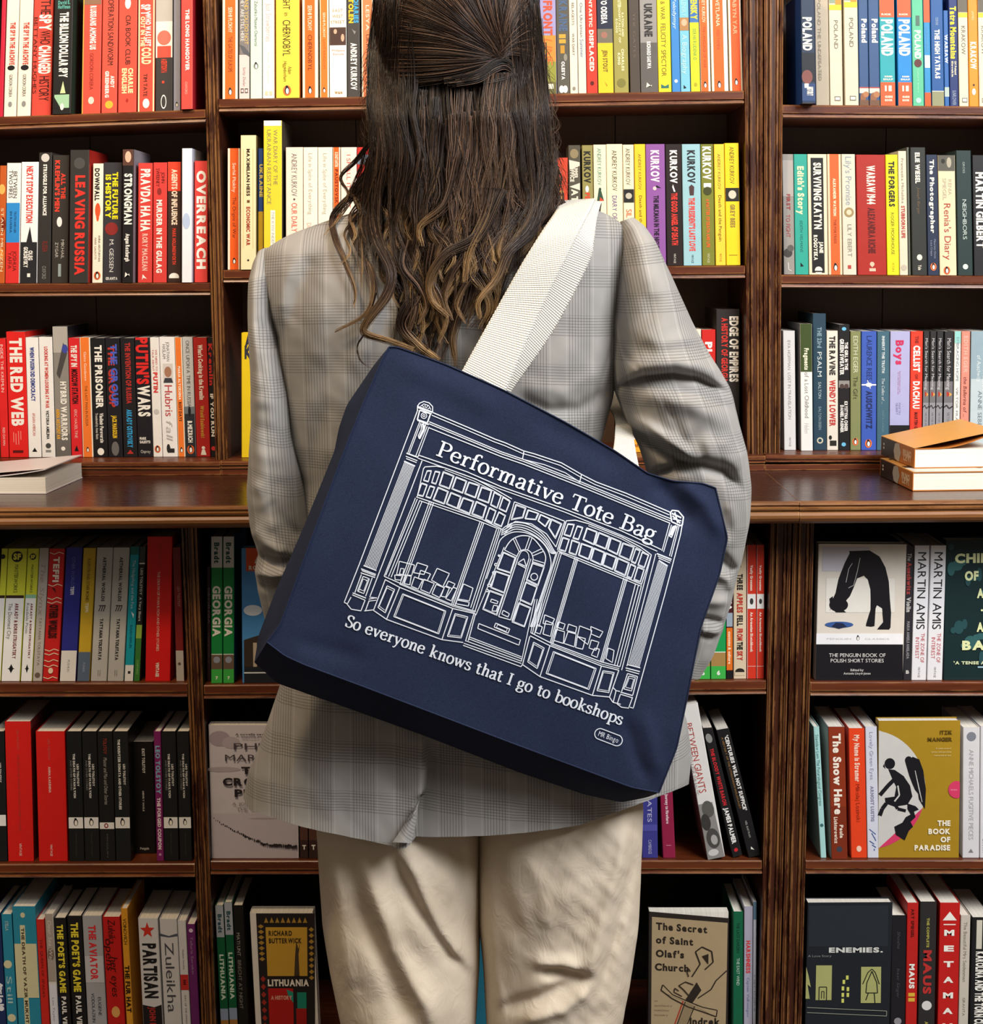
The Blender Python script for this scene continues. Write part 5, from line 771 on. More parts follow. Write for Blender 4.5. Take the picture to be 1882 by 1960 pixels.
fo(k, [(1546, 1728), (1704, 1727), (1701, 2012), (1540, 2012)], 'black book with pale doors and the word ENEMIES, face out', '#1d2126', ('#262b32', .02, .3), ('q', 'ENEMIES.', '#cfcfc8', .325, .27, .92, .055), ('q', 'A Love Story', '#8a8a88', .365, .02, .3, .025, False), (YG, .43, .67, .12, .31), ('l', '#22241c', [(.67, .16), (.58, .16), (.58, .25), (.67, .25)], .012), ('l', '#22241c', [(.66, .19), (.61, .19), (.61, .22), (.66, .22)], .01),
   *[('#cfd06a', u, u+.028, v, v+.03) for u, v in ((.5, .48), (.53, .44), (.575, .43), (.58, .49), (.62, .43), (.62, .49), (.66, .43))], ('g', YG, [(.44, .0), (.5, .03), (.58, .06), (.56, .02), (.66, .05), (.66, 0)]), (YG, .44, .69, .66, .9), ('l', '#22241c', [(.56, .68), (.48, .74), (.455, .79), (.48, .83), (.56, .88)], .012), ('l', '#22241c', [(.47, .79), (.55, .73), (.62, .72), (.62, .86), (.55, .85), (.47, .79)], .012), ('l', '#22241c', [(.62, .75), (.67, .72)], .012), ('l', '#22241c', [(.62, .82), (.69, .83)], .012), ('l', '#8f8f84', [(.72, .02), (.745, .97), (.78, .97), (.755, .02)], .008))
bk(k, 1706, 1734, 1752, 'black paperback right of the face-out black book', '#1c1a1f', ('Shosha', '#4a464c', .12, .25, .5, .2, 'ri'), ('Isaac Singer', '#4a464c', .4, .62, .5, .2, 'ri'), ('o', '#8f8c90', .8, .5, .26, .26))
bk(k, 1735, 1757, 1728, 'left red spine with small white capitals', '#b8201c', ('ART SPIEGEL', '#5a0f0d', .04, .24, .5, .24), ('MAUS', WHT, .42, .59, .5, .42), ('II', '#d8b03a', .62, .68, .5, .5), d=.14)
bk(k, 1759.5, 1791.5, 1726, 'charcoal spine with red capitals and a white disc', '#2c292a', ('THE COMPLETE', '#a8a04a', .11, .31, .5, .14), ('MAUS', '#b8302c', .33, .63, .5, .44), ('o', '#d8d5d0', .71, .5, .3, .3), ('ART SPIEGEL', '#a8a04a', .82, .99, .5, .18), d=.15)
bk(k, 1797, 1836, 1728, 'wide red spine with stacked white capitals', '#be1d1a', ('g', WHT, [(.11, .5), (.125, .14), (.125, .86)]) if 0 else ('g', WHT, [(.06, .5), (.12, .15), (.12, .85)]), (WHT, .145, .152, .2, .8), *[('q', c, WHT, .205+.108*i, .24, .74, .27) for i, c in enumerate('METAMAUS')], d=.15)
bk(k, 1837, 1856, 1752, 'cream slim spine right of the wide red one', '#c6bcae', ('The Beautiful Mrs Seidenman', '#8a7f74', .05, .5, .5, .34, 'r'), ('GRANTA', '#8a7f74', .62, .76, .5, .24, 'r'))
bk(k, 1859, 1898, 1756, 'black spine with white hand lettering at frame edge', '#1c1b1c', ('#cfc8b6', .02, .24, .22, .5), ('#cfc8b6', .04, .2, .6, .9), ('KAROLINA AND THE TORN CURTAIN', WHT, .26, .95, .44, .4))
# ---- books lying on the counter
def flat(desc, corner, ang, wx, wy, h, z0, col, spine, marks, smarks, side=None, curl=0.0, group='books lying on the counter', Y=None):
    """corner = nearest bottom corner in the photograph; ang = turn about the vertical; local x along one edge, local y along the other"""
    d = _F*F_PX+_R*(corner[0]-CX)-_U*(corner[1]-CY); t = (z0-EYE)/d[2]; o = np.array([d[0]*t, d[1]*t, z0])
    if Y is not None: o[:2] = W(corner[0], corner[1], Y)[:2]
    a1 = np.array([math.cos(ang), math.sin(ang), 0]); a2 = np.array([-math.sin(ang), math.cos(ang), 0]); up = np.array([0, 0, 1.])
    root = thing('book', desc, 'book', Vector(o+a1*wx/2+a2*wy/2), group)
    q = lambda a, b, c: o+a1*a+a2*b+up*c
    t = .0012; m = MB()
    # spine runs along local y at x = 0 ; page edges show on the other three sides
    pr = [(wx, 0), (.001, 0), (0, .001), (0, h-.001), (.001, h), (wx, h), (wx, h-t), (t, h-t), (t, t), (wx, t)]
    if curl:
        top = [(wx*i/10, h+curl*max(0, (i-3)/7)**1.6) for i in range(1, 11)]
        pr = [(wx, 0), (.001, 0), (0, .001), (0, h-.001), (.001, h)]+top+[(a, b-t) for a, b in reversed(top)]+[(t, h-t), (t, t), (wx, t)]
    A = [q(a, 0, c) for a, c in pr]; B = [q(a, wy, c) for a, c in pr]; n = len(A)
    m.prism(A, B, ink(col), True)
    zc = lambda a: (h+curl*max(0, (a/wx*10-3)/7)**1.6 if curl else h)
    F = Face(m, lambda u, v, e: q(v*wx, (1-u)*wy, zc(v*wx)+e), wx/wy)
    for it in marks: F.item(it)
    G = Face(m, lambda u, v, e: q(-e, (1-v)*wy, h*(1-u)), wy/h)
    if spine: G.item((spine, 0.02, .98, .005, .995))
    for it in smarks: G.item(it)
    fixed = m.build('cover', root, origin=root.location)
    pm = MB(); P0 = [q(a, b, t+.0002) for a, b in ((t+.0002, .0012), (wx-.001, .0012), (wx-.001, wy-.0012), (t+.0002, wy-.0012))]; P1 = [p+up*(h-2*t-.0004) for p in P0]
    pm.prism(P0, P1, PAGESH); fixnorm(pm.build('page_block', root, origin=root.location))
    return root
PS = [('#2a2420', .02, .98, .02, .48), ('g', '#b9b4aa', [(.1, .44), (.5, .40), (.9, .44), (.98, .56), (.5, .62), (.02, .56)]), ('q', 'PRIMO', '#e6c8a8', .4, .68, .92, .05), ('q', 'LEVI', '#e6c8a8', .62, .7, .9, .05), ('#d9d4cc', .3, .42, .08, .12), ('#d9d4cc', .5, .62, .08, .12)]
PT = [('#e2a24e', .0, 1, .0, 1), ('q', 'PRIMO LEVI', '#3a2415', .13, .06, .7, .09), ('q', 'THE DROWNED AND THE SAVED', '#5a3a1c', .27, .1, .6, .03, False), ('o', '#dd7426', .42, .62, .16, .2), ('g', '#4a3a30', [(.6, .02), (.55, .3), (.58, .6), (.5, .98), (.64, .98), (.7, .4), (.72, .02)]), ('g', '#cfc9bf', [(.72, .02), (.7, .4), (.64, .98), (1, .98), (1, .02)]), ('o', '#2a2624', .76, .88, .05, .04)]
flat('lower of two stacked orange and black backed books on the counter', (1747, 940), .04, .13, .185, .0285, ZC+.0005, '#b9702e', None, PT, PS)
flat('upper of two stacked orange and black backed books, cover curling up', (1750, 901), .05, .13, .185, .0305, ZC+.0298, '#b9702e', None, PT, PS, curl=.026, Y=2.605)
LM_ = [('#e6dcdc', 0, 1, 0, 1), ('q', 'PUTIN', '#c0485a', .2, .3, .95, .12), ('g', '#8a7478', [(.35, .3), (.4, .95), (.7, .9), (.75, .5)]), ('o', '#b9a0a0', .55, .75, .12, .14), ('q', 'COUNTRY', '#c0485a', .9, .25, .95, .1)]
flat('thick white paged paperback lying on the counter at left, cover curling', (-92, 945), -.06, .148, .19, .026, ZC+.0005, '#e6dcdc', None, LM_, [], curl=.012)
# ---------------------------------------------------------------- the person
YB = 2.20                                     # depth of the person's mid plane
def uvmesh(name, patches, mats, parent, closed_flags, mid=None, smooth=True):
    """patches: list of (P[a,b,3], UV[a,b,2]); closed in b when flagged"""
    V, Fc, UVs, MI, n = [], [], [], [], 0
    for k, ((P, UV), cl) in enumerate(zip(patches, closed_flags)):
        a, b = P.shape[:2]; V.append(P.reshape(-1, 3)); U = UV.reshape(-1, 2); UVs.append(U)
        i, j = np.meshgrid(np.arange(a-1), np.arange(b if cl else b-1), indexing='ij'); j2 = (j+1) % b
        Fc.append(np.stack([i*b+j, i*b+j2, (i+1)*b+j2, (i+1)*b+j], -1).reshape(-1, 4)+n); MI += [mid[k] if mid else 0]*Fc[-1].shape[0]; n += a*b
    V = np.vstack(V); Fc = np.vstack(Fc); UVs = np.vstack(UVs)
    me = bpy.data.meshes.new(name); me.vertices.add(len(V)); me.loops.add(Fc.size); me.polygons.add(len(Fc))
    off = np.array(parent.location) if parent is not None else np.zeros(3)
    me.vertices.foreach_set('co', (V-off).astype(np.float32).ravel()); me.loops.foreach_set('vertex_index', Fc.ravel().astype(np.int32))
    me.polygons.foreach_set('loop_start', np.arange(0, Fc.size, 4, dtype=np.int32)); me.polygons.foreach_set('loop_total', np.full(len(Fc), 4, np.int32))
    me.polygons.foreach_set('use_smooth', np.full(len(Fc), smooth)); me.polygons.foreach_set('material_index', np.array(MI, np.int32))
    uv = me.uv_layers.new(name='UVMap'); uv.data.foreach_set('uv', UVs[Fc.ravel()].astype(np.float32).ravel())
    for m in mats: me.materials.append(m)
    me.update(calc_edges=True); me.validate()
    o = bpy.data.objects.new(name, me); COL.objects.link(o); o.parent = parent
    return o
def normals(P, closed):
    if closed: du = np.roll(P, -1, 1)-np.roll(P, 1, 1)
    else: du = np.gradient(P, axis=1)
    dv = np.gradient(P, axis=0); n = np.cross(du, dv); return n/(np.linalg.norm(n, axis=-1, keepdims=True)+1e-9)
def projA(P):
    q = P-np.array([0, 0, EYE]); w = q@_F
    return CX+F_PX*(q@_R)/w, CY-F_PX*(q@_U)/w
def segd(x, y, pts):
    """distance to a polyline and the fraction along it"""
    best = np.full(x.shape, 1e9); tt = np.zeros(x.shape); L = 0; tot = sum(math.dist(a, b) for a, b in zip(pts[:-1], pts[1:]))
    for (ax, ay), (bx, by) in zip(pts[:-1], pts[1:]):
        l = math.hypot(bx-ax, by-ay); t = np.clip(((x-ax)*(bx-ax)+(y-ay)*(by-ay))/(l*l), 0, 1)
        d = np.hypot(x-ax-t*(bx-ax), y-ay-t*(by-ay)); m = d < best; best = np.where(m, d, best); tt = np.where(m, (L+t*l)/tot, tt); L += l
    return best, tt
def sculpt(P, folds, closed, amp=1.0):
    """press folds into cloth: each fold = (line, width, height); heights in mm, positive towards the viewer side"""
    n = normals(P, closed); n = np.where(n[..., 1:2] > 0, -n, n) if False else n
    x, y = projA(P); back = np.clip((YB+.01-P[..., 1])/.03, 0, 1); d = np.zeros(x.shape)
    for pts, w, h in folds:
        dist, t = segd(x, y, pts); d += h*.001*np.exp(-(dist/w)**2)*np.clip(np.minimum(t, 1-t)*5+.35, 0, 1)
    Q = P.copy(); Q[..., 1] -= d*back*amp; return Q
def catm(pts, n):
    pts = np.asarray(pts, float); p = np.vstack([2*pts[0]-pts[1], pts, 2*pts[-1]-pts[-2]]); s = np.linspace(0, len(pts)-1-1e-6, n); i = s.astype(int); t = (s-i)[:, None]
    a, b, c, d = p[i], p[i+1], p[i+2], p[i+3]
    return .5*(2*b+(c-a)*t+(2*a-5*b+4*c-d)*t*t+(3*b-a-3*c+d)*t**3)
def vnoise(x, y, s, seed):
    r = np.random.RandomState(seed); o = np.zeros(np.shape(x))
    for k in range(7):
        a = r.uniform(0, 6.28); f = r.uniform(.6, 1.6)/s; o = o+np.sin(x*math.cos(a)*f*6.28+y*math.sin(a)*f*6.28+r.uniform(0, 6.28))
    return o/4.0
def interp(lev, rows, q):
    lev = np.array(lev, float); return np.stack([np.interp(q, lev, np.array([r[k] for r in rows], float)) for k in range(len(rows[0]))], -1)
def smooth1(a, it=3):
    for _ in range(it):
        b = a.copy(); b[1:-1] = (a[:-2]+2*a[1:-1]+a[2:])/4; a = b
    return a

# cloth
w = NT('grey_check_suiting'); uvn = w.n('ShaderNodeUVMap').outputs[0]; sp = w.n('ShaderNodeSeparateXYZ'); w.l(uvn, sp.inputs[0])
def lines(sock, period, band, n, duty):
    f = w.math('FRACT', w.math('DIVIDE', sock, period)); m = w.math('LESS_THAN', f, band)
    g = w.math('LESS_THAN', w.math('FRACT', w.math('MULTIPLY', f, n)), duty); return w.math('MULTIPLY', m, g)
def lines2(sock, period, a, b):
    f = w.math('FRACT', w.math('DIVIDE', sock, period)); return w.math('MULTIPLY', w.math('GREATER_THAN', f, a), w.math('LESS_THAN', f, b))
lu = lines(sp.outputs[0], .054, .5, 15, .3); lv = lines(sp.outputs[1], .060, .42, 17, .3)
wu = w.math('ADD', lines2(sp.outputs[0], .054, .55, .575), lines2(sp.outputs[0], .054, .93, .95))
fz = w.noise(w.mapping(uvn, (2600, 2600, 1)), 1, 2); bl = w.noise(uvn, 22, 3)
fx = w.math('MULTIPLY', w.math('SINE', w.math('MULTIPLY', sp.outputs[0], 4200)), w.math('SINE', w.math('MULTIPLY', sp.outputs[1], 4200)))
c = w.mix(fz, lin('#858280'), lin('#a5a29d'))
c = w.mix(w.math('MULTIPLY', bl, .25), c, lin('#7d756b'))
c = w.mix(w.math('MULTIPLY', wu, .16), c, lin('#d4d1cb'))
c = w.mix(w.math('MULTIPLY', lu, .46), c, lin('#39383c')); c = w.mix(w.math('MULTIPLY', lv, .46), c, lin('#39383c'))
w.l(c, w.b.inputs['Base Color']); w.b.inputs['Roughness'].default_value = .82; w.b.inputs['Specular IOR Level'].default_value = .2
w.b.inputs['Sheen Weight'].default_value = .12
w.bump(w.math('ADD', w.math('MULTIPLY', fx, .3), fz), .0003, .5); CLOTH = w.m
w = NT('cream_linen'); g = w.n('ShaderNodeTexCoord').outputs['Object']; uvn = w.n('ShaderNodeUVMap').outputs[0]
w.l(w.ramp(w.noise(g, 9, 4), (.3, lin('#c6b6a0')), (.7, lin('#d6c8b4'))), w.b.inputs['Base Color']); w.b.inputs['Roughness'].default_value = .85; w.b.inputs['Specular IOR Level'].default_value = .15
mu = w.n('ShaderNodeTexNoise', noise_dimensions='3D'); mu.inputs['Scale'].default_value = 26; mu.inputs['Detail'].default_value = 5; mu.inputs['Distortion'].default_value = 1.4; w.l(w.mapping(g, (1.2, 1.2, .8)), mu.inputs['Vector'])
rid = w.math('ABSOLUTE', w.math('SUBTRACT', mu.outputs['Fac'], .5)); w.bump(w.math('ADD', w.math('MULTIPLY', rid, -1.3), w.math('MULTIPLY', w.noise(w.mapping(g, (1500, 1500, 1500)), 1, 1), .05)), .006, .28); LINEN = w.m
w = NT('skin'); g = w.n('ShaderNodeTexCoord').outputs['Object']
w.l(w.ramp(w.noise(g, 40, 4), (.3, lin('#b98468')), (.7, lin('#c99479'))), w.b.inputs['Base Color']); w.b.inputs['Roughness'].default_value = .5
w.b.inputs['Subsurface Weight'].default_value = .1; w.b.inputs['Subsurface Radius'].default_value = (.02, .008, .004); SKIN = w.m

pb = W(905, 1000, YB)
person = thing('person', 'person from behind in a grey checked jacket and cream trousers, long brown wavy hair', 'person', (pb[0], YB, 0))

# jacket body
LV = [384, 394, 408, 428, 452, 478, 520, 600, 658, 757, 846, 918, 990, 1120, 1315, 1430, 1530, 1610]
LX = [[775, 1058], [722, 1118], [672, 1160], [612, 1192], [548, 1203], [508, 1204], [494, 1200], [504, 1184], [531, 1184], [547, 1174], [558, 1150], [580, 1142], [584, 1150], [566, 1205], [540, 1280], [508, 1312], [480, 1322], [470, 1316]]
LDp = [[.045], [.06], [.075], [.092], [.106], [.116], [.126], [.134], [.132], [.124], [.118], [.116], [.118], [.128], [.142], [.15], [.156], [.16]]
NV, NU = 260, 360
q = np.linspace(384, 1610, NV); lx = smooth1(interp(LV, LX, q), 4); dp = smooth1(interp(LV, LDp, q), 6)
phi = np.linspace(0, 2*math.pi, NU, endpoint=False)
cs, sn = np.cos(phi), np.sin(phi); e = 2/2.5
cxn = np.sign(cs)*np.abs(cs)**e; syn = np.sign(sn)*np.abs(sn)**e
xm = lx.mean(1)[:, None]; hwp = (lx[:, 1]-lx[:, 0])[:, None]/2
PX = xm+hwp*cxn[None]; PYb = np.repeat(q[:, None], NU, 1)
hem = np.interp(PX, [470, 492, 600, 700, 770, 830, 900, 1000, 1100, 1220, 1316], [1522, 1550, 1582, 1602, 1616, 1612, 1606, 1597, 1580, 1535, 1500])
k = np.clip((PYb-1250)/(1610-1250), 0, 1); PY_ = PYb+(hem-1610)*k
YY = YB-dp*syn[None]
edge = WA(PX, PY_, YB); P = edge.copy(); P[..., 1] = YY; near = np.where(YY < YB, WA(PX, PY_, np.minimum(YY, YB))[..., 2], P[..., 2]); P[..., 2] += (near-P[..., 2])*np.clip((PYb-900)/400, 0, 1)
folds = [([(600, 490), (583, 530), (566, 580), (556, 625)], 17, -7), ([(566, 480), (545, 540), (536, 600)], 15, 5), ([(508, 570), (518, 610), (532, 662)], 10, -8), ([(640, 520), (615, 600), (600, 700)], 26, 3),
         ([(990, 765), (1050, 788), (1110, 785), (1165, 745)], 13, -9), ([(1000, 735), (1080, 752), (1160, 705)], 16, 4), ([(1130, 640), (1110, 740), (1100, 830)], 16, -3), ([(1178, 640), (1160, 700), (1138, 770), (1122, 840)], 4, -2.5), ([(1192, 440), (1182, 540), (1180, 640)], 5, -4), ([(820, 700), (818, 900), (815, 1400)], 4, -1.5),
         ([(640, 760), (600, 860), (585, 980)], 22, -5), ([(690, 660), (650, 760), (620, 900)], 20, 4), ([(560, 1330), (545, 1420), (530, 1530)], 15, -3), ([(640, 1330), (625, 1450), (620, 1570)], 34, 4),
         ([(730, 1380), (750, 1470), (770, 1530)], 26, -5), ([(880, 1440), (930, 1500), (1000, 1540)], 28, -3), ([(1060, 1500), (1000, 1550), (930, 1600)], 24, 3)]
P = sculpt(P, folds, True)
px, py = projA(P); back = np.clip((YB-.02-P[..., 1])/.03, 0, 1)
P[..., 1] += (.0016*vnoise(px, py, 150, 5)+.0006*vnoise(px, py, 50, 6))*back
# the vent: the left panel laps over the right one
vx = np.interp(py, [1400, 1420, 1500, 1540, 1612], [819, 818, 813, 800, 786]); on = np.clip((py-1405)/60, 0, 1)
stp = np.clip((vx-px)/3+.5, 0, 1); P[..., 1] += (-.012*on*stp*np.exp(-np.clip(vx-px, 0, 400)/90.)+.026*on*(1-stp)*np.exp(-np.clip(px-vx, 0, 400)/110.))*back
fold = np.clip((py-np.interp(px, [752, 800], [1612, 1528]))/10, 0, 1)*np.clip((px-748)/12, 0, 1)*np.clip((vx-px)/3+.5, 0, 1)
P[..., 1] -= .007*fold*back
uvt = np.stack([P[..., 0]+.012, P[..., 2]+.01*np.sin(P[..., 0]*9)], -1)
def seal(P, uv):      # close the neck end
    c = P[:1].mean(1, keepdims=True); return P
patches = [(P, uvt)]; flags = [True]
def sleeve(rows, folds, seed, uoff, vcap=True):
    """rows: (Lx, Ly, Rx, Ry, depth of axis, half thickness)"""
    t = np.arange(len(rows)); tq = np.linspace(0, len(rows)-1, 200)
    a = smooth1(interp(t, rows, tq), 6); n = 120; tuck = 7*np.clip((tq-2)/2, 0, 1)*np.clip((7-tq)/2, 0, 1); a[:, 2 if seed == 21 else 0] += tuck if seed == 21 else -tuck; ph = np.linspace(0, 2*math.pi, n, endpoint=False)
    L = WA(a[:, 0], a[:, 1], a[:, 4]); R = WA(a[:, 2], a[:, 3], a[:, 4]); c = (L+R)/2; h = (R-L)/2
    e = 2/2.2; cc = np.sign(np.cos(ph))*np.abs(np.cos(ph))**e; ss = np.sign(np.sin(ph))*np.abs(np.sin(ph))**e
    P = c[:, None]+h[:, None]*cc[None, :, None]; P[..., 1] -= a[:, 5][:, None]*ss[None]
    P = sculpt(P, folds, True); px, py = projA(P); bk_ = np.clip((YB-P[..., 1])/.03, 0, 1)
    P[..., 1] += (.0022*vnoise(px, py, 110, seed)+.0008*vnoise(px, py, 42, seed+1))*bk_
    s = np.concatenate([[0], np.cumsum(np.linalg.norm(np.diff(c, axis=0), axis=1))])
    hl = np.linalg.norm(h, axis=1)
    U = np.stack([uoff+hl[:, None]*np.arcsin(np.clip(cc, -1, 1))[None]*.9, np.repeat(-s[:, None], n, 1)], -1)
    cap = np.repeat(P[:1].mean(1, keepdims=True), n, 1)
    return np.concatenate([cap, P]), np.concatenate([U[:1], U])
RS = [(1188, 424, 1212, 416, 2.20, .03), (1186, 440, 1232, 432, 2.20, .06), (1186, 475, 1254, 464, 2.195, .085), (1181, 545, 1288, 538, 2.185, .098), (1178, 625, 1325, 620, 2.175, .10), (1178, 692, 1362, 686, 2.17, .098),
      (1180, 748, 1398, 744, 2.165, .096), (1199, 806, 1413, 808, 2.165, .09), (1224, 856, 1428, 862, 2.165, .082), (1242, 915, 1437, 930, 2.165, .075), (1264, 975, 1433, 1000, 2.17, .07), (1288, 1042, 1419, 1070, 2.17, .06),
      (1296, 1100, 1408, 1108, 2.17, .054), (1298, 1150, 1398, 1150, 2.17, .05), (1300, 1195, 1384, 1196, 2.17, .046), (1296, 1240, 1364, 1252, 2.17, .042), (1290, 1278, 1340, 1292, 2.17, .038)]
RF = [([(1180, 745), (1227, 726), (1290, 720), (1338, 727), (1392, 752)], 8, -22), ([(1200, 745), (1240, 738), (1300, 738), (1350, 748), (1385, 764)], 14, -9), ([(1186, 712), (1235, 698), (1295, 692), (1350, 700), (1385, 718)], 17, 15), ([(1178, 648), (1205, 690), (1236, 718)], 3.5, -3), ([(1258, 748), (1290, 800), (1322, 868)], 3.5, -3), ([(1190, 792), (1232, 812), (1278, 842), (1330, 876)], 12, 14), ([(1222, 836), (1266, 866), (1322, 896)], 11, -17),
      ([(1245, 912), (1300, 896), (1345, 890), (1390, 904), (1420, 940)], 10, -17), ([(1345, 868), (1385, 872), (1420, 898)], 14, 9), ([(1250, 760), (1320, 775), (1400, 810)], 18, 7), ([(1290, 745), (1350, 760), (1400, 782)], 9, -4), ([(1340, 850), (1390, 850), (1425, 880)], 14, 8), ([(1395, 960), (1408, 1010), (1400, 1050)], 12, 5),
      ([(1370, 1062), (1390, 1078), (1408, 1098)], 11, -13), ([(1372, 1100), (1395, 1110), (1400, 1130)], 8, 6), ([(1192, 470), (1200, 540), (1192, 620)], 10, 3), ([(1250, 560), (1235, 620), (1225, 680)], 20, -4), ([(1330, 1180), (1360, 1186), (1384, 1192)], 6, -8), ([(1335, 1150), (1365, 1152), (1395, 1150)], 10, 6), ([(1340, 1205), (1365, 1208), (1380, 1206)], 7, 8), ([(1345, 1215), (1365, 1222)], 6, -5),
      ([(1225, 640), (1260, 660), (1330, 650)], 14, 4)]
LS_ = [(496, 484, 512, 474, 2.20, .03), (487, 505, 525, 492, 2.20, .055), (481, 540, 530, 530, 2.195, .075), (480, 600, 528, 605, 2.19, .085), (482, 660, 534, 668, 2.185, .088), (485, 740, 549, 750, 2.18, .088), (484, 810, 560, 830, 2.18, .086), (479, 880, 580, 905, 2.175, .082),
       (475, 940, 590, 975, 2.17, .078), (481, 1000, 598, 1035, 2.165, .072), (496, 1055, 606, 1085, 2.16, .066), (490, 1086, 610, 1115, 2.16, .06), (494, 1120, 618, 1150, 2.165, .056), (512, 1200, 625, 1215, 2.17, .05), (545, 1275, 622, 1280, 2.17, .045)]
LF = [([(495, 1066), (525, 1074), (565, 1074)], 10, -13), ([(490, 1092), (520, 1100), (560, 1098)], 9, 9), ([(482, 1010), (510, 1040), (550, 1060)], 13, 8), ([(510, 960), (540, 1000), (575, 1030)], 14, -5), ([(486, 920), (520, 985), (530, 1020)], 12, 4), ([(497, 1120), (520, 1126), (560, 1122)], 8, -7),
      ([(500, 620), (512, 650), (530, 670)], 9, -6), ([(510, 680), (530, 760), (545, 850)], 10, 4), ([(500, 760), (515, 860), (540, 950)], 16, -4)]
patches += [sleeve(RS, RF, 11, .3), sleeve(LS_, LF, 21, .7)]; flags += [True, True]
# the vent's corner turned up
fa, fb = catm([(801, 1532), (778, 1572), (752, 1612)], 12), catm([(802, 1533), (796, 1575), (788, 1614)], 12); kk = np.linspace(0, 1, 8)[None, :, None]
fp = fa[:, None]*(1-kk)+fb[:, None]*kk; fP = WA(fp[..., 0], fp[..., 1], YB-.172-.006*np.sin(math.pi*kk[..., 0])-.006*np.linspace(0, 1, 12)[:, None])
patches.append((fP, np.stack([fP[..., 0]*.7+fP[..., 2]*.7, fP[..., 2]*.7-fP[..., 0]*.7], -1))); flags.append(False)
# cap over the neck end so no gap shows under the hair
cn = np.stack([P[0], np.repeat(P[0].mean(0, keepdims=True)+np.array([[0, 0, .012]]), NU, 0)][::-1]); patches.append((cn, np.stack([uvt[0], uvt[0]]))); flags.append(True)
jacket = uvmesh('jacket', patches, [CLOTH], person, flags); jacket['label'] = 'grey checked jacket'
SEAM = ink('#5b5852', .9, .1)
def tube(pts, r, n=6):
    pts = np.asarray(pts, float); d = np.gradient(pts, axis=0); d /= np.linalg.norm(d, axis=1)[:, None]+1e-9
    a = np.cross(d, [0, 1, .02]); a /= np.linalg.norm(a, axis=1)[:, None]+1e-9; b = np.cross(d, a); t = np.linspace(0, 2*math.pi, n, endpoint=False)
    r = np.broadcast_to(np.asarray(r, float), (len(pts),))
    return pts[:, None]+r[:, None, None]*(a[:, None]*np.cos(t)[None, :, None]+b[:, None]*np.sin(t)[None, :, None])

# trousers
def leg(rows, folds, seed):
    lv = [r[0] for r in rows]; tq = np.linspace(lv[0], lv[-1], 230); a = smooth1(interp(lv, [r[1:] for r in rows], tq), 5); n = 170
    ph = np.linspace(0, 2*math.pi, n, endpoint=False); e = 2/2.3; cc = np.sign(np.cos(ph))*np.abs(np.cos(ph))**e; ss = np.sign(np.sin(ph))*np.abs(np.sin(ph))**e
    P = WA(a[:, 0][:, None]*(1-cc[None])/2+a[:, 1][:, None]*(1+cc[None])/2, np.repeat(tq[:, None], n, 1), YB); P[..., 1] = YB+.005-a[:, 2][:, None]*ss[None]
    P = sculpt(P, folds, True); px, py = projA(P); b = np.clip((YB-P[..., 1])/.03, 0, 1)
    P[..., 1] += (.0035*vnoise(px, py*.5, 90, seed)+.0016*vnoise(px, py, 40, seed+1)*np.clip((px-1000)/100, .2, 1))*b
    U = np.stack([px/1500., py/1500.], -1); return P, U
LG = [(1470, 590, 920, .12), (1560, 606, 921, .132), (1650, 611, 921, .126), (1760, 618, 920, .118), (1850, 632, 918, .112), (1960, 655, 911, .106), (2200, 690, 880, .095), (2440, 700, 868, .09)]
RG = [(1470, 912, 1225, .12), (1540, 912, 1231, .132), (1650, 913, 1227, .126), (1760, 916, 1222, .118), (1850, 925, 1210, .112), (1960, 931, 1189, .106), (2200, 955, 1150, .095), (2440, 965, 1132, .09)]
LGF = [([(705, 1660), (722, 1715), (755, 1812), (820, 1925), (840, 1990)], 20, 11), ([(655, 1620), (690, 1740), (740, 1850), (790, 1960)], 20, -10), ([(770, 1630), (795, 1670), (845, 1780), (892, 1840)], 15, 9), ([(740, 1620), (800, 1740), (860, 1830), (900, 1870)], 15, -8), ([(640, 1640), (650, 1760), (672, 1900)], 16, 5), ([(880, 1620), (890, 1720), (905, 1800)], 14, -8)]
RGF = [([(1035, 1862), (1075, 1864), (1122, 1874)], 11, -12), ([(960, 1934), (1030, 1912), (1116, 1876)], 14, -10), ([(1126, 1872), (1150, 1780), (1186, 1660), (1200, 1560)], 14, 9), ([(1020, 1840), (1070, 1842), (1110, 1850)], 13, 7), ([(945, 1620), (960, 1720), (1000, 1800)], 18, -6), ([(1150, 1900), (1180, 1800), (1215, 1640)], 9, -7),
       ([(1010, 1640), (1040, 1700), (1045, 1780)], 18, 5), ([(1000, 1950), (1080, 1930), (1130, 1890)], 14, 8), ([(940, 1760), (945, 1850), (960, 1930)], 12, 5)]
trousers = uvmesh('trousers', [leg(LG, LGF, 31), leg(RG, RGF, 41)], [LINEN], person, [True, True]); trousers['label'] = 'loose cream linen trousers'

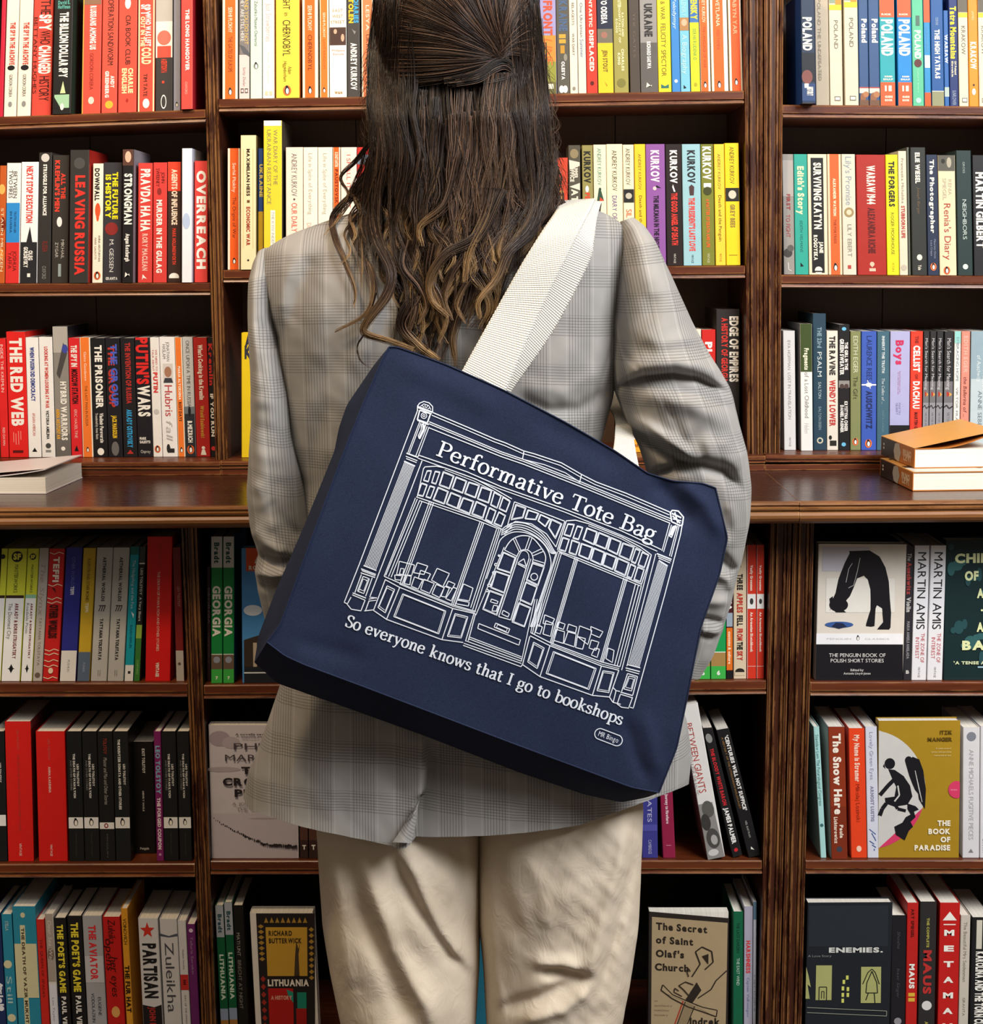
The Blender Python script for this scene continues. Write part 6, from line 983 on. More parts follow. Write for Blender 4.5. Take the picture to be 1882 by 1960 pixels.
# body: one skinned figure, mostly under clothes and hair
def body():
    J = []; E = []; Rr = []
    def v(p, r, par=None):
        J.append(tuple(p)); Rr.append(r if isinstance(r, tuple) else (r, r)); i = len(J)-1
        if par is not None: E.append((par, i))
        return i
    o = lambda x, y, Y=YB: W(x, y, Y)
    sh = o(905, 470); pel = v(o(910, 1300), (.085, .07)); wa = v(o(890, 1080), (.095, .07), pel); chs = v(o(870, 640), (.09, .07), wa); nb = v(o(880, 420), (.07, .06), chs)
    nk = v(o(885, 330, 2.215), .052, nb); hd = v(o(882, 200, 2.22), (.062, .07), nk); h2 = v(o(880, 60, 2.215), (.074, .085), hd); h3 = v(o(880, -60, 2.21), (.06, .07), h2)
    v(o(882, 110, 2.325), .012, h2); v(o(758, 110, 2.215), .014, h2); v(o(1002, 110, 2.215), .014, h2); v(o(882, 200, 2.30), .026, hd)
    for pts, sgn in (([(1150, 480, 2.2, .034), (1285, 700, 2.175, .036), (1345, 930, 2.17, .032), (1350, 1120, 2.17, .026), (1318, 1245, 2.17, .02)], 1), ([(575, 520, 2.2, .034), (516, 720, 2.185, .026), (526, 1000, 2.17, .028), (558, 1150, 2.165, .024), (588, 1285, 2.17, .02)], -1)):
        p = nb
        for x, y, Y, r in pts: p = v(o(x, y, Y), r, p)
        x, y = pts[-1][:2]; palm = v(o(x-46*sgn, y+52, 2.175), (.03, .014), p)
        for k, (dx, ln) in enumerate(((30, 92), (11, 104), (-9, 98), (-28, 78))):
            a = v(o(x-80*sgn+dx*sgn*.75, y+100+dx*.45, 2.178), .0095, palm); b = v(o(x-80*sgn+dx*sgn*.75-ln*.32*sgn, y+100+dx*.45+ln*.36, 2.19), .0088, a); v(o(x-80*sgn+dx*sgn*.75-ln*.5*sgn, y+100+dx*.45+ln*.68, 2.212), .0078, b)
        a = v(o(x-22*sgn, y+72, 2.188), .0115, palm); b = v(o(x-32*sgn, y+112, 2.195), .0098, a); v(o(x-52*sgn, y+140, 2.2), .0085, b)
    for xs in ((770, 776, 780), (1070, 1058, 1050)):
        h = v(o(xs[0], 1560), .066, pel); kn = v(o(xs[1], 2010), .058, h); an = v(o(xs[2], 2470), .036, kn); v((J[an][0], YB+.13, .035), (.036, .026), an)
    me = bpy.data.meshes.new('body'); me.from_pydata([tuple(np.array(j)-np.array(person.location)) for j in J], E, [])
    ob = bpy.data.objects.new('body', me); COL.objects.link(ob); ob.parent = person; me.materials.append(SKIN)
    md = ob.modifiers.new('skin', 'SKIN'); md.use_smooth_shade = True
    sv = me.skin_vertices[0].data
    for i, r in enumerate(Rr): sv[i].radius = r
    sv[0].use_root = True
    ob.modifiers.new('sub', 'SUBSURF').levels = 2; ob.modifiers['sub'].render_levels = 2
    dg = bpy.context.evaluated_depsgraph_get(); ev = bpy.data.meshes.new_from_object(ob.evaluated_get(dg)); ob.modifiers.clear(); ob.data = ev; ev.name = 'body'
    ev.materials.clear(); ev.materials.append(SKIN)
    return ob
body()
for x in (780, 1050):
    c = W(x, 2470, YB); m = MB(); sec = []
    for t, wd_, ht in ((-.075, .03, .05), (-.05, .038, .062), (0, .04, .06), (.06, .042, .05), (.12, .046, .042), (.165, .042, .034), (.19, .025, .024)):
        sec.append([(c[0]+wd_*math.cos(a), YB+t, .001+max(0, ht*(.5+.5*math.sin(a))*(1 if math.sin(a) > -.3 else .3))) for a in np.linspace(0, 2*math.pi, 20, endpoint=False)])
    m.grid(np.array(sec), ink('#e6e1d6', .6), True); m.add(sec[0], [tuple(range(20))], ink('#e6e1d6', .6)); m.add(sec[-1], [tuple(range(19, -1, -1))], ink('#e6e1d6', .6))
    fixnorm(m.build('shoe', person, True, origin=person.location))
# ---------------------------------------------------------------- hair: one mesh of many fine locks
w = NT('brown_hair'); at = w.n('ShaderNodeVertexColor'); at.layer_name = 'tint'
w.l(at.outputs[0], w.b.inputs['Base Color']); w.b.inputs['Roughness'].default_value = .42; w.b.inputs['Specular IOR Level'].default_value = .4
HAIR = w.m
HC = np.array([880., 30.]); HX, HZ, HY = 163., 205., .118
def head_y(x, y):
    r = np.clip(((x-HC[0])/HX)**2+((y-HC[1])/HZ)**2, 0, 1.0); return YB+.012-HY*np.sqrt(1-r*.985)
def back_y(x, y):
    """depth of the outer hair: over the skull, then hanging to the jacket's back"""
    hang = np.interp(y, [0, 150, 250, 400, 520, 700], [2.098, 2.085, 2.078, 2.066, 2.058, 2.055])+.075*np.clip(np.abs(x-885)/190, 0, 1.1)**2.6
    t = np.clip((y-40)/190, 0, 1); t = t*t*(3-2*t); return (1-t)*(head_y(x, y)-.012)+t*hang
XLk = ([-200, -120, 0, 100, 200, 300, 360, 430, 480, 560, 620, 700], [800, 745, 722, 712, 708, 716, 700, 692, 708, 738, 748, 756])
XRk = ([-200, -120, 0, 100, 180, 250, 330, 400, 430, 480, 560, 620, 700], [960, 1000, 1026, 1040, 1048, 1058, 1072, 1076, 1055, 1022, 982, 950, 905])
ST = []   # (points[n,3], colours[n,3], radius)
C_DK, C_MD, C_WM, C_GD = [np.array(lin(h)) for h in ('#140c08', '#2e1c12', '#735846', '#ba9462')]
R = np.random.RandomState(12)
def jacket_y(x, y):
    qy = np.clip(y, 400, 1000); L_, R__ = np.interp(qy, q, lx[:, 0]), np.interp(qy, q, lx[:, 1]); dd = np.interp(qy, q, dp[:, 0])
    u = np.clip(np.abs((x*.94+CX*.06)-(L_+R__)/2)/((R__-L_)/2), 0, .97); return YB-dd*(1-u**2.5)**.4
def lock(guide, yoff, n, spread, gold, dark, tip=.25, npt=26, rad=.00042, frizz=1.0, wrap=0.0, on=.006, light=.14):
    """guide: px polyline; strands gather along it"""
    g = catm(guide, npt); tg = np.gradient(g, axis=0); tg /= np.linalg.norm(tg, axis=1)[:, None]+1e-9; nn = np.stack([-tg[:, 1], tg[:, 0]], 1); s = np.linspace(0, 1, npt)
    for _ in range(n):
        o = R.normal(0, 1, 2); o /= max(1, np.linalg.norm(o)/1.6); e = R.uniform(.82, 1.06)
        gg = g.copy()
        if e < 1: k = int(npt*e); gg = catm(g[:k], npt)
        wv = np.stack([np.sin(s*R.uniform(4, 9)+R.uniform(0, 6.3)), np.cos(s*R.uniform(4, 9)+R.uniform(0, 6.3))], 1)*1.6*frizz*s[:, None]
        sp = spread*(1-(1-tip)*s**1.4)
        x = gg[:, 0]+nn[:, 0]*o[0]*sp+wv[:, 0]; y = gg[:, 1]+nn[:, 1]*o[0]*sp+wv[:, 1]
        Y = back_y(x, y)
        Y = np.where(y > 395, np.minimum(Y, jacket_y(x, y)-on), Y)+wrap*np.clip(1-s/.22, 0, 1)**2+yoff+o[1]*.0028*(1-.5*s)+.001*np.sin(s*7+o[0])
        P = WA(x, y, Y)
        gs = np.clip((s-.35)/.5, 0, 1)[:, None]*gold*R.uniform(.5, 1.15); base = C_DK*(1-.5*R.rand())*.0+ (C_DK*dark+C_MD*(1-dark))*R.uniform(.6, 1.5)
        hl = R.rand() < light
        col = base*(1-gs*.5)+C_WM*gs*.5; col = col*(1-np.clip(gs-.25, 0, 1))+C_GD*np.clip(gs-.25, 0, 1)
        if hl: col = col*.55+C_WM*.55*R.uniform(.6, 1.5)
        ST.append((P, np.clip(col, 0, 1), rad*(1.15-.75*s**2)))
# hanging lengths
for i in range(230):
    a = R.beta(1.05, 1.05); y0 = R.uniform(20, 165); yend = R.uniform(430, 720) if a < .62 else R.uniform(400, 640)
    layer = R.rand(); ph = R.uniform(0, 6.28); lam = R.uniform(105, 175); amp = R.uniform(6, 22)
    ys = np.linspace(y0, yend, 12); aa = a+R.normal(0, .03)*np.linspace(0, 1, 12)
    if yend > 480: aa = aa*(1-.12*np.clip((ys-430)/250, 0, 1))+.03*np.clip((ys-430)/250, 0, 1)
    xl, xr = np.interp(ys, *XLk), np.interp(ys, *XRk)
    xs = xl+12+np.clip(aa, 0, 1)*(xr-xl-24)+amp*np.clip((ys-215)/220, 0, 1)**1.1*np.sin(2*math.pi*ys/lam+ph)
    lock(np.stack([xs, ys], 1), .016*layer-.006, 28, R.uniform(5, 11), (R.uniform(.45, 1.2) if R.rand() < .5 and yend > 440 else R.uniform(0, .3)), np.clip(1.05-a*.75+R.uniform(-.2, .2), .05, 1), light=np.clip(.05+.65*(a-.2), .04, .55)*R.uniform(.2, 1.6))
# hair drawn back over the crown into the knot
K = np.array([958., 112.])
for i in range(270):
    f = R.rand()
    if f < .62:      # from the left side
        y0 = R.uniform(-150, 150); x0 = np.interp(y0, [-150, 0, 150], [772, 722, 712])+R.uniform(-4, 30)
        S0 = np.array([x0, y0]); up = np.interp(y0, [-150, 0, 80, 150], [-8, -20, -14, 16])
        g = [(x0, y0), tuple(S0*.8+K*.2+np.array([0, up*.7])), tuple(S0*.45+K*.55+np.array([0, up])), tuple(S0*.15+K*.85+np.array([0, up*.5])), tuple(K+R.normal(0, 4, 2))]
    elif f < .82:     # from the crown
        y0 = 0; x0 = R.uniform(775, 1000); g = [(x0, -165), (x0*.75+K[0]*.25-14, -80), (x0*.35+K[0]*.65-8, 20), tuple(K+np.array([(x0-900)*.08, -24])), tuple(K+R.normal(0, 4, 2))]
    else:             # from the right side
        y0 = R.uniform(-110, 120); x0 = np.interp(y0, [-110, 0, 130], [1004, 1026, 1040])-R.uniform(0, 14)
        g = [(x0, y0), (x0*.65+K[0]*.35+6, y0*.75+K[1]*.25-8), (x0*.25+K[0]*.75+6, y0*.35+K[1]*.65-12), tuple(K+R.normal(0, 4, 2))]
    lock(g, -.017+R.uniform(-.002, .004), 20, R.uniform(7, 12), 0, R.uniform(.2, .9), light=R.uniform(.02, .6)*(.6 if y0 > 90 else 1), tip=.42, npt=24, rad=.00034, frizz=.5, wrap=.07)
for i in range(70):     # lengths that fall past the ears without being tied
    sd = -1 if R.rand() < .62 else 1; y0 = R.uniform(-140, 110); ye = R.uniform(250, 520)
    ys = np.linspace(y0, ye, 9); e_ = np.interp(ys, *(XLk if sd < 0 else XRk)); inn = 2+(70 if sd < 0 else 55)*R.rand()**2.4+np.linspace(0, R.uniform(-4, 34), 9)
    lock(np.stack([e_-sd*inn+R.uniform(2, 9)*np.linspace(.2, 1, 9)*np.sin(ys/R.uniform(20, 40)+R.uniform(0, 6)), ys], 1), -.019, 22, R.uniform(4, 8), R.uniform(0, .4), R.uniform(.6, 1), wrap=.06, light=.05)
for i in range(70):     # looser strands crossing the straight lengths under the knot
    x0 = R.uniform(770, 1030); y0 = R.uniform(150, 250); L = R.uniform(170, 300); sl = R.uniform(-38, 26); a_ = R.uniform(3, 9); p_ = R.uniform(0, 6.3)
    ys = np.linspace(y0, y0+L, 10); xs = np.clip(x0+sl*np.linspace(0, 1, 10)**1.3, np.interp(ys, *XLk)+10, np.interp(ys, *XRk)-10)+a_*np.linspace(.2, 1, 10)*np.sin(ys/24+p_)
    lock(np.stack([xs, ys], 1), -.012, int(R.uniform(8, 26)), R.uniform(3, 8), R.uniform(.1, .6), np.clip(1.0-(x0-770)/260+R.uniform(-.3, .3), .05, 1), light=.45 if x0 > 850 else .08, rad=.00036)
# the twist itself and the tail tucked under it
for i in range(26):
    t = R.uniform(-1, 1); g = [(880+R.uniform(-30, 10), 156+6*t), (918, 146+8*t), (945, 128+9*t), (966, 122+8*t), (980, 132+6*t), (978, 143+4*t), (955, 150+4*t), (925, 156+4*t)]
    lock(g, -.022+.006*R.rand(), 16, 4, 0, 1.0, tip=.7, npt=24, frizz=.4)
for i in range(16):
    x0 = R.uniform(925, 985); lock([(x0, 140), (x0-6, 190), (x0+R.uniform(-14, 10), 260), (x0+R.uniform(-24, 18), 360)], -.02, 20, 6, .35, .5)
# loose curls that stand out
for g, n, sp, gold in (([(712, 300), (698, 350), (640, 408), (641, 454), (662, 505), (680, 556), (677, 590)], 46, 5, .7), ([(722, 330), (716, 380), (673, 424), (686, 475), (710, 517), (716, 558), (698, 603), (642, 634)], 52, 4.5, .85),
                       ([(724, 330), (713, 395), (720, 454), (748, 517), (740, 564), (703, 616), (699, 638), (743, 652), (792, 668)], 90, 8, .9), ([(720, 560), (701, 630), (684, 662), (690, 689), (712, 705)], 7, 1.2, .3),
                       ([(1050, 330), (1062, 380), (1080, 398), (1072, 420), (1046, 440), (1002, 470)], 70, 7, 1.0), ([(1050, 340), (1020, 436), (974, 484), (951, 534), (917, 576), (919, 610)], 80, 7, 1.15), ([(960, 360), (915, 452), (855, 487), (824, 534), (828, 576), (858, 606)], 80, 8, 1.1),
                       ([(880, 300), (855, 388), (804, 433), (808, 470)], 60, 8, 1.1), ([(690, 360), (660, 403), (620, 452)], 10, 2, 1.0), ([(705, 280), (690, 330), (660, 390), (640, 430)], 16, 5, .5), ([(800, 560), (770, 620), (800, 660), (840, 690)], 60, 9, 1.1), ([(900, 470), (890, 560), (868, 640), (872, 700)], 60, 9, .8),
                       ([(980, 470), (950, 560), (930, 640), (915, 690)], 60, 10, .5), ([(820, 420), (800, 520), (790, 600), (770, 660)], 60, 9, .4), ([(940, 200), (950, 300), (935, 400), (900, 480), (890, 540)], 60, 9, .9), ([(1000, 200), (1010, 300), (985, 380), (1000, 450)], 50, 9, .9)):
    lock(g, -.014 if g[0][1] < 395 and 720 < g[-1][0] < 1000 else -.002, n, sp, gold, .45, tip=.3, npt=30, on=.010)
for i in range(22):
    x0, y0 = R.uniform(702, 740), R.uniform(260, 380); L = R.uniform(110, 230); o_ = R.uniform(10, 62)
    lock([(x0, y0), (x0-o_*.5, y0+L*.3), (x0-o_, y0+L*.55), (x0-o_*.75, y0+L*.8), (x0-o_*R.uniform(.5, 1.2), y0+L)], -.003, int(R.uniform(6, 26)), R.uniform(1.5, 5), R.uniform(.2, 1.0), .7, on=.012)
for i in range(24):      # golden ends lying over the darker lengths
    x0, y0 = R.uniform(770, 1010), R.uniform(300, 470); L = R.uniform(110, 200); o_ = R.uniform(14, 44)*(1 if R.rand() < .4 else -1)
    if x0-y0*.0 > 940 and y0 > 400: x0 -= 60
    lock([(x0, y0), (x0+o_*.25, y0+L*.3), (x0-o_*.6, y0+L*.55), (x0-o_, y0+L*.78), (x0-o_*.5, y0+L)], -.011, int(R.uniform(16, 44)), R.uniform(4, 9), R.uniform(.6, 1.25), .5, tip=.3)
# flyaway single hairs
for i in range(170):
    a = R.rand(); y0 = R.uniform(60, 330); sd = -1 if R.rand() < .5 else 1
    x0 = np.interp(y0, *(XLk if sd < 0 else XRk)); L = R.uniform(40, 150)
    lock([(x0-sd*14, y0), (x0+sd*R.uniform(0, 12), y0+L*.35), (x0+sd*R.uniform(4, 26), y0+L*.7), (x0+sd*R.uniform(-6, 22), y0+L)], 0, 1, 1, .4, .3, rad=.0003)
pts = [s[0] for s in ST]; NPT = sum(len(p) for p in pts)
def build_hair():
    V, Cc, Fq, n = [], [], [], 0; m = 3; t = np.linspace(0, 2*math.pi, m, endpoint=False)
    for P, c, r in ST:
        k = len(P); d = np.gradient(P, axis=0); d /= np.linalg.norm(d, axis=1)[:, None]+1e-12
        a = np.cross(d, [.1, 1, .05]); a /= np.linalg.norm(a, axis=1)[:, None]+1e-12; b = np.cross(d, a)
        V.append((P[:, None]+r[:, None, None]*(a[:, None]*np.cos(t)[None, :, None]+b[:, None]*np.sin(t)[None, :, None])).reshape(-1, 3)); Cc.append(np.repeat(c, m, 0))
        i, j = np.meshgrid(np.arange(k-1), np.arange(m), indexing='ij'); j2 = (j+1) % m
        Fq.append(np.stack([i*m+j, i*m+j2, (i+1)*m+j2, (i+1)*m+j], -1).reshape(-1, 4)+n); n += k*m
    # dense inner volume, so the locks lie on hair and not on air
    ys = np.linspace(-190, 640, 60); nu = 60; ph = np.linspace(0, 2*math.pi, nu, endpoint=False)
    xl, xr = np.interp(ys, *XLk)+22, np.interp(ys, *XRk)-22; sq = np.clip((640-ys)/60, .25, 1)
    X = ((xl+xr)/2)[:, None]+((xr-xl)/2*np.interp(ys, [-190, -150, -80, 560, 640], [.3, .75, 1, 1, .75]))[:, None]*np.cos(ph)[None]
    front = np.interp(ys, [-190, 60, 200, 300, 640], [2.22, 2.235, 2.2, 2.13, 2.075])[:, None]
    Yb = back_y(X, ys[:, None]+0*X)+.016; Yq = np.where(np.sin(ph)[None] > 0, np.minimum(Yb, front-.004), np.maximum(front, Yb+.004)); Yq = Yq*np.abs(np.sin(ph))[None]**.5+((Yb+front)/2)*(1-np.abs(np.sin(ph))[None]**.5)
    G = WA(X, np.repeat(ys[:, None], nu, 1), Yq); V.append(G.reshape(-1, 3)); Cc.append(np.repeat((C_DK*.8)[None], G.size//3, 0))
    i, j = np.meshgrid(np.arange(len(ys)-1), np.arange(nu), indexing='ij'); j2 = (j+1) % nu
    Fq.append(np.stack([i*nu+j, i*nu+j2, (i+1)*nu+j2, (i+1)*nu+j], -1).reshape(-1, 4)+n)
    V = np.vstack(V)-np.array(person.location); Cc = np.vstack(Cc); Fq = np.vstack(Fq)
    me = bpy.data.meshes.new('hair'); me.vertices.add(len(V)); me.loops.add(Fq.size); me.polygons.add(len(Fq))
    me.vertices.foreach_set('co', V.astype(np.float32).ravel()); me.loops.foreach_set('vertex_index', Fq.ravel().astype(np.int32))
    me.polygons.foreach_set('loop_start', np.arange(0, Fq.size, 4, dtype=np.int32)); me.polygons.foreach_set('loop_total', np.full(len(Fq), 4, np.int32)); me.polygons.foreach_set('use_smooth', np.full(len(Fq), True))
    ca = me.color_attributes.new('tint', 'FLOAT_COLOR', 'POINT'); ca.data.foreach_set('color', np.hstack([Cc, np.ones((len(Cc), 1))]).astype(np.float32).ravel())
    me.materials.append(HAIR); me.update(calc_edges=True)
    o = bpy.data.objects.new('hair', me); COL.objects.link(o); o.parent = person; o['label'] = 'long wavy brown hair with golden ends, half tied back'
build_hair()
# ---------------------------------------------------------------- the tote bag
def front_y(x, y):
    u, v = (np.asarray(x, float)-940)/440., (np.asarray(y, float)-1095)/430.
    return 1.945+(np.asarray(x, float)-500)/890*.05-.014*np.clip(1-u*u, 0, 1)*np.clip(1-v*v, 0, 1)
def resamp(pts, n):
    p = np.asarray(pts, float); s = np.concatenate([[0], np.cumsum(np.linalg.norm(np.diff(p, axis=0), axis=1))]); q = np.linspace(0, s[-1], n)
    return smooth1(np.stack([np.interp(q, s, p[:, 0]), np.interp(q, s, p[:, 1])], 1), 2)
T_ = [(745, 664), (760, 664), (800, 678), (857, 699), (965, 747), (1082, 808), (1179, 864), (1240, 906), (1290, 921), (1345, 925), (1370, 934)]
B_ = [(511, 1229), (545, 1255), (582, 1272), (690, 1312), (806, 1356), (990, 1426), (1128, 1477), (1209, 1507), (1262, 1517)]
L_ = [(745, 664), (735, 680), (699, 762), (660, 859), (597, 1028), (536, 1196), (511, 1229)]
R_ = [(1370, 934), (1380, 975), (1393, 1030), (1378, 1099), (1342, 1201), (1317, 1329), (1296, 1431), (1262, 1517)]
GL_ = [(744, 664), (714, 701), (664, 775), (649, 818), (640, 864), (582, 1007), (528, 1130), (495, 1216), (487, 1268)]
GB_ = [(487, 1268), (531, 1308), (648, 1349), (817, 1410), (990, 1477), (1120, 1521), (1190, 1536), (1240, 1526), (1262, 1517)]
NS, NTT = 150, 130
Tt, Bb, Ll, Rr_ = resamp(T_, NS), resamp(B_, NS), resamp(L_, NTT), resamp(R_, NTT)
s = np.linspace(0, 1, NS)[None, :, None]; t = np.linspace(0, 1, NTT)[:, None, None]
G2 = (1-t)*Tt[None]+t*Bb[None]+(1-s)*Ll[:, None]+s*Rr_[:, None]-((1-s)*(1-t)*Tt[0]+s*(1-t)*Tt[-1]+(1-s)*t*Bb[0]+s*t*Bb[-1])
def cloth_y(x, y):
    d = front_y(x, y)
    for pts, wd_, h in (([(1250, 915), (1290, 960), (1330, 1010)], 20, -6), ([(1300, 920), (1350, 965), (1385, 1030)], 16, 5), ([(1195, 1370), (1215, 1440), (1240, 1500)], 14, -3.5), ([(1230, 1360), (1250, 1430), (1262, 1490)], 15, 3),
                        ([(560, 1225), (620, 1240), (700, 1262)], 18, -2), ([(760, 690), (860, 735), (960, 790)], 26, 3), ([(1020, 800), (1120, 850), (1200, 900)], 24, -3), ([(1330, 1250), (1300, 1360), (1280, 1440)], 16, 2.5)):
        ds, tt = segd(np.asarray(x, float), np.asarray(y, float), pts); d = d-h*.001*np.exp(-(ds/wd_)**2)*np.clip(np.minimum(tt, 1-tt)*4+.2, 0, 1)
    return d+.0009*vnoise(np.asarray(x, float), np.asarray(y, float), 170, 61)
FX, FY = G2[..., 0], G2[..., 1]; FYY = cloth_y(FX, FY)
front = WA(FX, FY, FYY)
w = NT('navy_canvas'); uvn = w.n('ShaderNodeUVMap').outputs[0]; g = w.n('ShaderNodeTexCoord').outputs['Object']
wa_ = w.n('ShaderNodeTexWave', wave_type='BANDS', bands_direction='X'); wa_.inputs['Scale'].default_value = 520; w.l(g, wa_.inputs['Vector'])
wb_ = w.n('ShaderNodeTexWave', wave_type='BANDS', bands_direction='Z'); wb_.inputs['Scale'].default_value = 520; w.l(g, wb_.inputs['Vector'])
fz = w.noise(w.mapping(g, (900, 900, 900)), 1, 2)
w.l(w.ramp(w.math('ADD', w.math('MULTIPLY', fz, .7), w.math('MULTIPLY', w.noise(g, 9, 3), .3)), (.3, lin('#161e34')), (.75, lin('#26304c'))), w.b.inputs['Base Color'])
w.b.inputs['Roughness'].default_value = .85; w.b.inputs['Specular IOR Level'].default_value = .2; w.b.inputs['Sheen Weight'].default_value = .0
w.bump(w.math('ADD', w.math('ADD', wa_.outputs['Fac'], wb_.outputs['Fac']), fz), .00025, .4); NAVY = w.m
def band(A, YA, B, YB_, n, bulge):
    A, B = np.asarray(A), np.asarray(B); k = np.linspace(0, 1, n)[None, :, None]; PXY = A[:, None]*(1-k)+B[:, None]*k
    Yk = np.asarray(YA)[:, None]*(1-k[..., 0])+np.asarray(YB_)[:, None]*k[..., 0]-bulge*np.sin(math.pi*k[..., 0]); return WA(PXY[..., 0], PXY[..., 1], Yk)
tb = W(950, 1100, 2.0)
bag = thing('tote_bag', 'large navy canvas tote bag with a white shopfront drawing, hung from the shoulder', 'bag', Vector(tb))
zuv = lambda P: np.stack([P[..., 0], P[..., 2]], -1)
YBACK = 2.032
gl, gb = resamp(GL_, NTT), resamp(GB_, NS)
lb = band(Ll, FYY[:, 0], gl, np.linspace(2.012, YBACK-.01, NTT), 14, .004)
bb = band(Bb, FYY[-1], gb, np.full(NS, 2.02), 16, .004)
rbk = Rr_+np.array([[-26, 4]])*np.sin(np.linspace(0, 1, NTT)*math.pi)[:, None]; rb = band(Rr_, FYY[:, -1], rbk, np.full(NTT, YBACK), 12, 0)
tbk = Tt+np.array([[6, 16]])*np.sin(np.linspace(0, 1, NS)*math.pi)[:, None]
G3 = (1-t)*tbk[None]+t*gb[None]+(1-s)*gl[:, None]+s*rbk[:, None]-((1-s)*(1-t)*tbk[0]+s*(1-t)*tbk[-1]+(1-s)*t*gb[0]+s*t*gb[-1])
backp = WA(G3[..., 0], G3[..., 1], np.full(G3.shape[:2], YBACK))
tt2 = band(tbk, np.full(NS, YBACK), Tt+np.array([[2, 9]])*np.sin(np.linspace(0, 1, NS)*math.pi)[:, None], FYY[0]+.012, 4, 0)   # sagging mouth, folded shut behind the hem
pp = [front, lb, bb, rb, backp]
body_ = uvmesh('bag_body', [(P, zuv(P)) for P in pp], [NAVY], bag, [False]*5); body_['label'] = 'navy canvas body of the bag'
def seamtube(A, YA, r=.0009):
    P = WA(A[:, 0], A[:, 1], np.asarray(YA)-.0006); return tube(P, r)
ms = MB()
for A, YA in ((Ll, FYY[:, 0]), (Bb, FYY[-1]), (Rr_, FYY[:, -1]), (Tt, FYY[0])): ms.grid(seamtube(A, YA), NAVY, True)
ms.build('seam_piping', bag, True, origin=bag.location)

# print: every line is a thin ribbon of white ink lying on the canvas
WI = ink('#d3d9e4', .6, .2)
pm_ = MB()
def onbag(xy, off=.0010):
    xy = np.asarray(xy, float); return WA(xy[:, 0], xy[:, 1], cloth_y(xy[:, 0], xy[:, 1])-off)
def ribbon(pts, wd_=2.3, closed=False, off=.0010):
    p = np.asarray(pts, float)
    if closed: p = np.vstack([p, p[:1]])
    L = np.linalg.norm(np.diff(p, axis=0), axis=1); keep = np.concatenate([[True], L > 1e-6]); p = p[keep]
    s_ = np.concatenate([[0], np.cumsum(np.linalg.norm(np.diff(p, axis=0), axis=1))]); n = max(2, int(s_[-1]/9)+1)
    q = np.unique(np.concatenate([np.linspace(0, s_[-1], n), s_])); x = np.stack([np.interp(q, s_, p[:, 0]), np.interp(q, s_, p[:, 1])], 1)
    d = np.gradient(x, axis=0); d /= np.linalg.norm(d, axis=1)[:, None]+1e-9; nn = np.stack([-d[:, 1], d[:, 0]], 1)
    wv = np.broadcast_to(np.asarray(wd_, float), (len(x),))[:, None]*.44
    A, B = onbag(x-nn*wv, off), onbag(x+nn*wv, off); k = len(x)
    pm_.add(np.vstack([A, B]), [(i, i+1, k+i+1, k+i) for i in range(k-1)], WI)
D2 = lambda P: [(640+x/5.535, 740+y/5.535) for x, y in P]
D3 = lambda P: [(960+x/5.228, 840+y/5.228) for x, y in P]
D4 = lambda P: [(640+x/5.535, 1040+y/5.535) for x, y in P]
D5 = lambda P: [(900+x/4.481, 1140+y/4.481) for x, y in P]
def shrink(P, k): c = np.mean(np.array(P), 0); return [tuple(c+(np.array(p)-c)*k) for p in P]
def pane(P, k=.86): ribbon(P, 2.0, True); ribbon(shrink(P, k), 1.3, True)
def box_(P, w_=2.0): ribbon(P, w_, True)
def ln(*P, w_=2.1): ribbon(P, w_)
# outer lines and left column
ln(*D2([(885, 245), (265, 1882)]), *D4([(105, 625), (140, 642)]))
ln(*D2([(880, 262), (882, 205), (905, 175), (950, 157), (1005, 172), (1042, 212), (1042, 270)])); ln(*D2([(915, 208), (950, 182), (1000, 200), (1024, 245)]), w_=1.6); ln(*D2([(880, 210), (1042, 272)]), w_=3.4); ln(*D2([(880, 222), (1035, 288)]), w_=1.4)
for a, b in (((960, 190), (965, 225)), ((990, 200), (975, 228)), ((1010, 225), (990, 236)), ((935, 200), (950, 222))): ln(*D2([a, b]), w_=1.6)
box_(D2([(905, 250), (1020, 288), (985, 385), (880, 350)]), 3); circ = lambda c, r, k=18: [(c[0]+r*math.cos(a), c[1]+r*math.sin(a)) for a in np.linspace(0, 2*math.pi, k, endpoint=False)]
box_(D2(circ((950, 308), 30)), 1.6); box_(D2(circ((950, 308), 12)), 1.6); ln(*D2([(880, 355), (1000, 402)]), w_=3)
for a, b in (((905, 372), (780, 700)), ((918, 385), (796, 706)), ((985, 420), (862, 738)), ((1004, 428), (885, 748))): ln(*D2([a, b]), w_=1.8)
ribbon(D2([(945, 400), (948, 455), (915, 520), (900, 550)]), [5]*4 if 0 else 5); box_(D2([(925, 400), (975, 380), (950, 470), (900, 555), (890, 520), (920, 460)]), 2)
for a, b, w_ in (((765, 705), (887, 750), 3), ((758, 738), (880, 785), 2), ((762, 762), (872, 805), 2), ((740, 790), (856, 842), 3)): ln(*D2([a, b]), w_=w_)
for i in range(9): ln(*D2([(745+i*12.8, 800+i*5.1)]), *D4([(322+i*14.7, 236+i*5.1)]), w_=1.45)
for a, b, w_ in (((310, 235), (446, 288), 2.4), ((284, 270), (440, 330), 2.4), ((290, 288), (436, 344), 2), ((280, 312), (432, 362), 2.4), ((195, 525), (336, 580), 2.4), ((190, 545), (326, 602), 2)): ln(*D4([a, b]), w_=w_)
